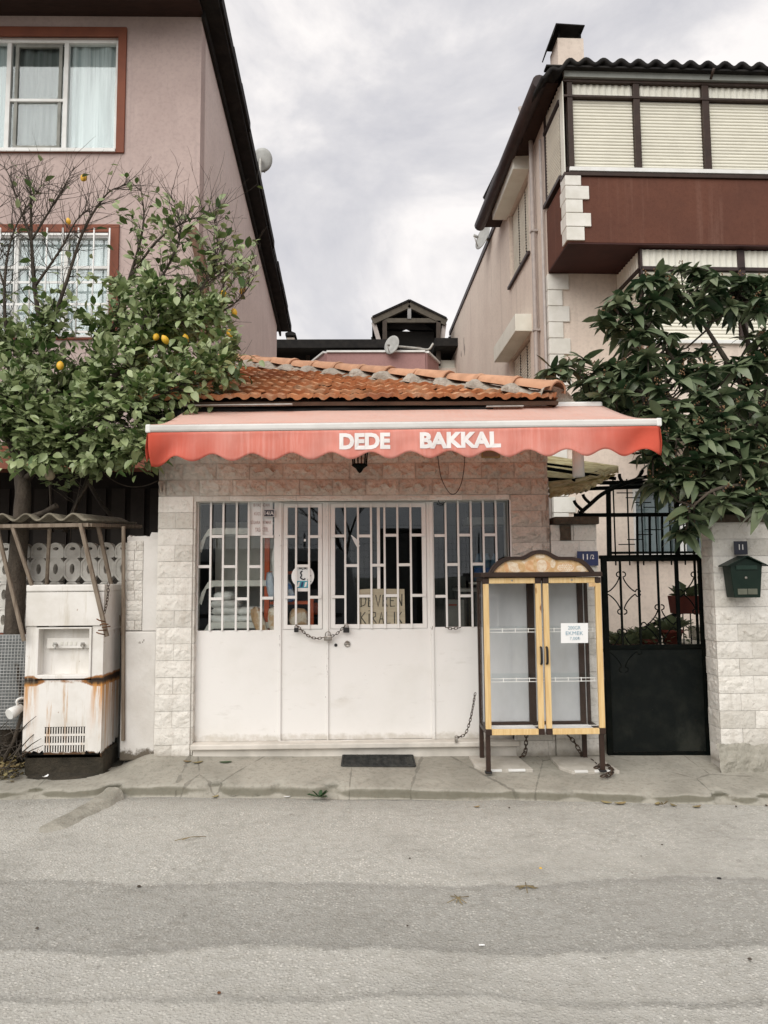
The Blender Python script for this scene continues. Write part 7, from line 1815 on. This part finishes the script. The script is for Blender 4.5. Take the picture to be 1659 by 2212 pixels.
for (p0, d0, r_) in shoots:
    for _ in range(2):
        L_ = rng.uniform(.16, .52)
        d_ = (d0*.6 + Vector((rng.uniform(-1,1), rng.uniform(-.9,.9), rng.uniform(-.5,1.1)))).normalized()
        pts = [p0]; q = p0.copy(); n_ = 6
        for k in range(n_):
            d_ = (d_ + Vector((rng.uniform(-.3,.3), rng.uniform(-.3,.3), rng.uniform(-.15,.30)))*.6).normalized(); q = q+d_*L_/n_; pts.append(q.copy())
        px, py = project(q); dens = inside((px, py), DENSE)
        if not dens and rng.random() < (.42 if px < 230 else .55): continue
        if px > 560 or (px > 300 and py > 1010) or py > 1030: continue
        if py < 330 or (py < 600 and 200 < px < 260 and rng.random() < .5): continue
        if -80 < px < 700:
            twm.tube(pts, [max(.0013, .0038*(1-k/(n_+1))) for k in range(n_+1)], 4); ntw += 1
        if dens: nl = rng.randint(9, 15)
        elif py < 620 and px < 230: nl = 1 if rng.random() < .12 else 0
        elif px > 250 and py > 430: nl = rng.choice((0, 1, 3, 5))
        else: nl = rng.choice((0, 0, 0, 0, 1, 2)) if py < 590 else rng.choice((0, 1, 3, 6))
        for k in range(nl):
            u = rng.uniform(.15, 1.0)*n_; i = min(int(u), n_-1); p_ = pts[i].lerp(pts[i+1], u-i)
            add_leaf(p_+Vector((rng.uniform(-.03,.03), rng.uniform(-.05,.05), rng.uniform(-.03,.03))), d_, rng.uniform(.70, 1.30))
        # second order twiglets for the bare crown
        if rng.random() < .45:
            for _ in range(2):
                i = rng.randint(1, n_); b_ = pts[i]; e_ = b_+(d_+Vector((rng.uniform(-1,1), rng.uniform(-.6,.6), rng.uniform(-.2,1))))*rng.uniform(.06,.16); twm.tube([b_, b_.lerp(e_, .5)+Vector((rng.uniform(-.01,.01),0,.01)), e_], [.0017,.0014,.0010], 3)
twm.build('twig', M['twig'], lemon, kind='stuff')
# infill of the leafy mass so that it reads as deep
for k in range(640):
    while True:
        px, py = rng.uniform(-60, 530), rng.uniform(600, 1020)
        if inside((px, py), DENSE): break
    Y_ = rng.uniform(-.15, 1.1)
    if py > 900 and px > 250 and rng.random() < .7: continue
    if px > 380 and rng.random() < .35: continue
    if px < 240 and py < 800 and rng.random() < .5: continue
    add_leaf(P(px, py, Y_), Vector((rng.uniform(-1,1), rng.uniform(-1,1), rng.uniform(-.6,.3))), rng.uniform(.7, 1.25))
# the low bright sprays
for cx_, cy_, n_ in ((185,985,26),(250,1005,16),(300,1000,12),(330,992,8),(120,995,16),(40,1000,18),(75,990,10),(480,815,24),(415,880,16),(515,780,14)):
    for k in range(n_): add_leaf(P(cx_+rng.gauss(0,20), cy_+rng.gauss(0,11), rng.uniform(-.35,.0)), Vector((rng.uniform(-1,1), -.4, -.5)), rng.uniform(.8,1.3))
LSH = [leaf_shape(.090, .052, dr, fo, 4) for dr, fo in ((.1,.25),(.25,.35),(.4,.15),(.05,.45),(.3,.1))]
foliage(lemon, leaves, LSH, M['lemon_leaf'], 300)
MB().tube([P(60,1120,.1), P(95,1108,.06), P(122,1092,.02)], [.028,.026,.024], 8).build('sawn_branch', M['bark'], lemon)
# lemons hang from the tree (each a fruit of its own)
LEM = None
def lemon_fruit(px, py, Y, label, s_=1.0):
    global LEM
    if LEM is None:
        mb = MB(); prof = [(.002,-.046),(.008,-.042),(.020,-.033),(.030,-.012),(.031,.006),(.024,.028),(.012,.040),(.008,.046),(.002,.048)]; mb.lathe((0,0,0), prof, 14); LEM = mb.mesh('lemon', M['lemon'])
    o = bpy.data.objects.new('lemon', LEM); col.objects.link(o); o.location = P(px, py, Y); o.rotation_euler = (rng.uniform(-.7,.7), rng.uniform(-.7,.7), rng.uniform(0,3)); o.scale = (s_*.86,)*3
    tag(o, label, 'lemon', 'lemons on the tree')
for a_ in ((357,734,-.2,'biggest yellow lemon, in the middle of the lemon tree foliage',1.05),(337,728,0,'lemon half hidden just left of the biggest one',1.0),(401,732,-.05,'orange-yellow lemon just right of the biggest one',1.05),(483,635,.2,'lemon at the upper right of the tree, left of a close pair',1.05),(524,628,.2,'lemon highest at the right end of the tree',.95),(506,675,.1,'lemon below the pair at the right end of the tree',1.0),(497,720,0,'lemon hanging lowest at the right end of the tree',1.1),(181,384,.5,'lone lemon at the top among the bare twigs',1.1),(130,790,-.1,'dull lemon deep in the left foliage',1.1),(327,818,-.2,'orange lemon low in the foliage above the awning corner',.9),(148,478,.3,'yellow spotted lemon beside the dark curled leaves at the top left',.8)):
    lemon_fruit(*a_)
gd = thing('hanging_gourd', P(108,1020,-.1), 'dried pale fruit hanging on a stem under the lemon tree', 'fruit')
MB().lathe(P(108,1026,-.1), [(.004,-.045),(.025,-.038),(.040,-.012),(.036,.015),(.016,.04),(.006,.05)], 12).build('husk', simple('dry_husk', (.30,.25,.17)), gd); MB().tube([P(108,1012,-.1), P(110,1000,-.08), P(118,985,-.02)], .004, 5).build('stalk', M['twig'], gd)
# thin tree poles in the dark porch
tp_ = thing('leaning_branch', P(170,1080,.5), 'crooked grey branches leaning in the dark porch under the lemon tree', 'branch')
MB().tube(limb([(192,1005,.5),(188,1040,.5),(165,1090,.5),(140,1150,.5)]), .022, 7).build('stem', M['bark'], tp_); MB().tube(limb([(108,1040,.6),(110,1090,.6),(114,1150,.6)]), .012, 6).build('stem', M['bark'], tp_); MB().tube(limb([(190,1040,.9),(220,1090,.9),(255,1130,.9)]), .02, 6).build('stem', M['bark'], tp_)
cbw = thing('hanging_cable', P(270,1040,.3), 'thin cable sagging across the dark porch to the shop corner', 'cable'); MB().tube(smooth_path([P(205,1003,.2), P(240,1035,.2), P(275,1050,.2), P(310,1050,.1), P(343,1038,.05)], 6), .005, 5).build('cable', M['bark'], cbw)

# ---- loquat: drooping rosettes of long ribbed leaves
rng = random.Random(52)
lb_ = P(1600, 1640, .55); lb_.z = .12
loq = thing('loquat_tree', lb_, 'dark loquat tree with long drooping leaves hanging over the gate and the white block wall', 'tree')
ROS = []
def ros(px, py, Y, s_=1.0): ROS.append((P(px, py, Y), s_))
mass = [(1290,680),(1345,625),(1400,600),(1450,572),(1530,585),(1600,610),(1659,620),(1720,640),(1720,1150),(1659,1130),(1600,1120),(1540,1110),(1480,1080),(1420,1040),(1400,1000),(1370,960),(1330,905),(1270,870),(1250,830),(1300,790),(1340,740),(1300,700)]
hand = [(1300,690,.5),(1320,660,.6),(1345,640,.6),(1390,610,.7),(1430,590,.8),(1470,580,.8),(1500,585,.7),(1560,610,.7),(1600,605,.7),(1650,610,.6),(1640,650,.4),(1580,660,.5),(1520,640,.5),(1460,630,.5),(1410,650,.4),(1370,680,.5),(1330,700,.5),
 (1195,800,.2),(1225,790,.2),(1260,775,.3),(1285,800,.2),(1210,820,.1),(1270,825,.2),(1320,790,.2),(1310,820,.0),(1345,800,.0),(1400,770,.2),(1440,790,.1),(1380,820,-.1),(1420,840,-.2),(1475,820,-.1),(1530,800,.1),(1590,790,.2),(1650,780,.2),(1340,850,-.1),(1300,855,.0),(1460,870,-.3),(1510,850,-.2),(1560,850,-.2),(1620,840,-.1),(1500,890,-.3),(1400,880,-.2),(1430,900,-.4),(1560,900,-.4),(1600,880,-.3),(1650,890,-.3),
 (1405,945,-.5),(1440,950,-.5),(1480,935,-.5),(1520,950,-.6),(1570,950,-.5),(1620,950,-.5),(1650,980,-.6),(1420,985,-.5),(1460,1000,-.5),(1500,990,-.6),(1545,985,-.6),(1600,1000,-.7),(1640,1030,-.7),(1410,1040,-.5),(1435,1050,-.5),(1450,1020,-.5),(1490,1040,-.6),(1540,1040,-.6),(1480,1115,-.7),(1495,1100,-.7),(1560,1085,-.8),(1575,1070,-.8),(1640,1080,-.8),(1655,1100,-.8),(1520,1080,-.6),(1610,1060,-.7),(1500,1130,-.5),(1475,1150,-.5)]
for h_ in hand: ros(h_[0], h_[1], h_[2]*.85-.05, 1.0 if h_[1] > 900 else .95)
for k in range(285):
    while True:
        px, py = rng.uniform(1250, 1740), rng.uniform(590, 1120)
        if inside((px, py), mass): break
    if 1400 < px < 1640 and 680 < py < 760 and rng.random() < .85: continue
    ros(px, py, rng.uniform(.15, 1.3) if py < 900 else rng.uniform(-.5, .5), .9)
trk = limb([(1640,1400,.5),(1655,1150,.5),(1650,1000,.5),(1635,880,.5)])
mb = MB(); mb.tube([lb_]+trk, [.085]+[.075-.0012*k for k in range(len(trk))], 10); mb.build('trunk', M['bark'], loq)
fork = [P(1635,880,.5), P(1650,1000,.5), P(1600,800,.6), P(1560,760,.6), P(1530,740,.6), P(1500,860,.3), P(1620,740,.6)]
LB = [[(1650,1000,.5),(1560,900,.4),(1480,810,.5),(1420,730,.5),(1380,690,.5)], [(1635,880,.5),(1570,780,.6),(1520,700,.6),(1480,640,.6)], [(1635,880,.5),(1620,760,.6),(1600,680,.6),(1590,630,.6)], [(1640,900,.5),(1500,880,.2),(1400,850,.0),(1300,830,.1),(1220,800,.2)], [(1655,1100,.5),(1600,1000,.0),(1540,960,-.4),(1460,950,-.5),(1410,960,-.5)], [(1655,1120,.5),(1640,1060,-.2),(1600,1050,-.6),(1540,1060,-.7),(1490,1100,-.7)], [(1640,900,.5),(1680,780,.5),(1700,680,.5)]]
mb = MB(); nodes = []
for pts in LB:
    pth = limb(pts); nodes += pth; n_ = len(pth); mb.tube(pth, [max(.008, .034*(1-k/n_*.85)) for k in range(n_)], 7)
for p_, s_ in ROS:
    q = min(nodes, key=lambda b_: (b_-p_).length); m_ = q.lerp(p_, .55)+Vector((0,0,-.05)); mb.tube([q, m_, p_], [.010,.008,.006], 5)
mb.build('branch', M['bark'], loq)
QSH = [leaf_shape(.205, .080, dr, fo, 6, .08) for dr, fo in ((.35,.15),(.55,.25),(.75,.20),(.20,.30),(.9,.15),(.05,.2))]
leaves = []; buds = MB()
for p_, s_ in ROS:
    n_ = rng.randint(13, 19); a0_ = rng.uniform(0, 6.28); lean = Vector((rng.uniform(-.3,.3), rng.uniform(-.5,.1), 1)).normalized()
    for k in range(n_):
        a_ = a0_+k*2.4; ring_ = k/n_; el = rng.uniform(-.55,.10)+.75*ring_
        d_ = Vector((math.cos(a_)*math.cos(el), math.sin(a_)*math.cos(el), math.sin(el)))+lean*.15-Vector((0,0,.12))
        leaves.append((p_+Vector((0,0,.02*ring_-.02)), frame(d_, Vector((0,0,1)), rng.uniform(-.7,.7)), s_*rng.uniform(.50, 1.15)))
    if rng.random() < .6:
        for k in range(7): c_ = p_+Vector((rng.gauss(0,.018), rng.gauss(0,.018), .03+rng.random()*.06)); buds.lathe(c_, [(.001,-.008),(.008,0),(.002,.009)], 5)
buds.build('flower_bud', simple('brown_bud', (.20,.12,.06), (.12,.065,.035), 30), loq, kind='stuff')
foliage(loq, leaves, QSH, M['loquat_leaf'], 300)

# ================================================================== what the windows mirror: across the street behind the camera
vn = thing('parked_van', (-3.0, -10.6, 0), 'grey panel van parked across the street facing the shop', 'van')
VX = -4.25
prof_ = [(VX-x_, z_) for x_, z_ in [(-3.9,.45),(-3.92,1.2),(-3.75,2.1),(-3.5,2.28),(.35,2.28),(.75,1.95),(1.05,1.25),(1.75,1.05),(1.85,.45)]]
MB().prism(prof_, -12.4, -10.6).build('body', M['van'], vn, .06)
for a_, b_ in ((-3.4,-2.5),(-2.35,-1.2),(-1.0,-.15)): box('window', M['black_plastic'], vn, VX-a_, VX-b_, -10.61, -10.585, 1.32, 1.98, .02)
MB().prism([(VX-x_, z_) for x_, z_ in [(-.02,1.3),(.92,1.3),(.66,1.86),(-.02,1.96)]][::-1], -10.60, -10.585).build('window', M['black_plastic'], vn)
for x_ in (-3.0, 1.05):
    wl = MB().lathe((VX-x_, -10.62, .34), [(.34,.0),(.34,.20),(.33,.22),(.20,.22)], 24, 'y').build('wheel', M['rubber'], vn); MB().lathe((VX-x_, -10.40, .34), [(.20,.0),(.18,.02),(.05,.03)], 16, 'y').build('rim', M['zinc'], wl)
box('bumper', M['black_plastic'], vn, VX-1.92, VX-1.80, -12.3, -10.7, .40, .65, .02); box('headlight', M['white_paint'], vn, VX-1.80, VX-1.60, -10.62, -10.58, .80, .98, .02); box('sill_strip', M['black_plastic'], vn, VX-1.3, VX+3.6, -10.615, -10.592, .70, .80, .01)
dk = thing('steel_kiosk', (.85, -13.0, 0), 'dark steel kiosk standing across the street opposite the shop door', 'kiosk')
box('kiosk_body', M['black_plastic'], dk, .25, 1.45, -13.6, -13.0, 0, 2.75, .02); box('kiosk_roof', M['black_plastic'], dk, .18, 1.52, -13.67, -12.93, 2.75, 2.86, .02); box('kiosk_door', M['iron'], dk, .35, 1.35, -12.99, -12.975, .2, 2.6, .01)
fn = thing('mesh_fence', (0, -14, 0), 'dark wire mesh fence across the street behind the van', 'fence')
for k in range(9): x_ = -9+k*2.4; MB().tube([(x_, -14, 0), (x_, -14, 2.8)], .025, 6).build('post', M['iron'], fn)
mb = MB()
for k in range(150): x_ = -9+k*.128; mb.tube([(x_, -14, .8), (x_, -14, 2.75)], .004, 3)
for k in range(14): z_ = .8+k*.17; mb.tube([(-9, -14, z_), (10.2, -14, z_)], .004, 3)
mb.build('wires', M['iron'], fn, kind='stuff')
rr = random.Random(3); bt = thing('bare_tree', (-.75, -15.5, 0), 'leafless tree standing across the street behind the mesh fence', 'tree'); mb = MB()
def grow(p_, d_, L_, r_, dep):
    e_ = p_+d_*L_; mb.tube([p_, p_.lerp(e_, .5)+Vector((rr.uniform(-.05,.05), 0, 0))*L_, e_], [r_, r_*.85, r_*.7], 5)
    if dep:
        for _ in range(3): grow(e_ if _ else p_.lerp(e_, .7), (d_+Vector((rr.uniform(-.7,.7), rr.uniform(-.5,.5), rr.uniform(-.1,.5)))).normalized(), L_*rr.uniform(.6,.8), r_*.6, dep-1)
grow(Vector((-.75,-15.5,0)), Vector((.03,0,1)), 2.0, .09, 5); mb.build('branch', M['twig'], bt)
def hillf(u, v):
    x_ = -40+80*u; return (x_, -30-14*v, -.1+(.25+.75*u)*(2.6+1.5*wob(x_*.13,1,1))*math.sin(min(1, v*1.8)*1.57))
MB().grid(hillf, 40, 8).build('hill', simple('far_scrub', (.035,.045,.025), (.06,.06,.04), .6), kind='structure')
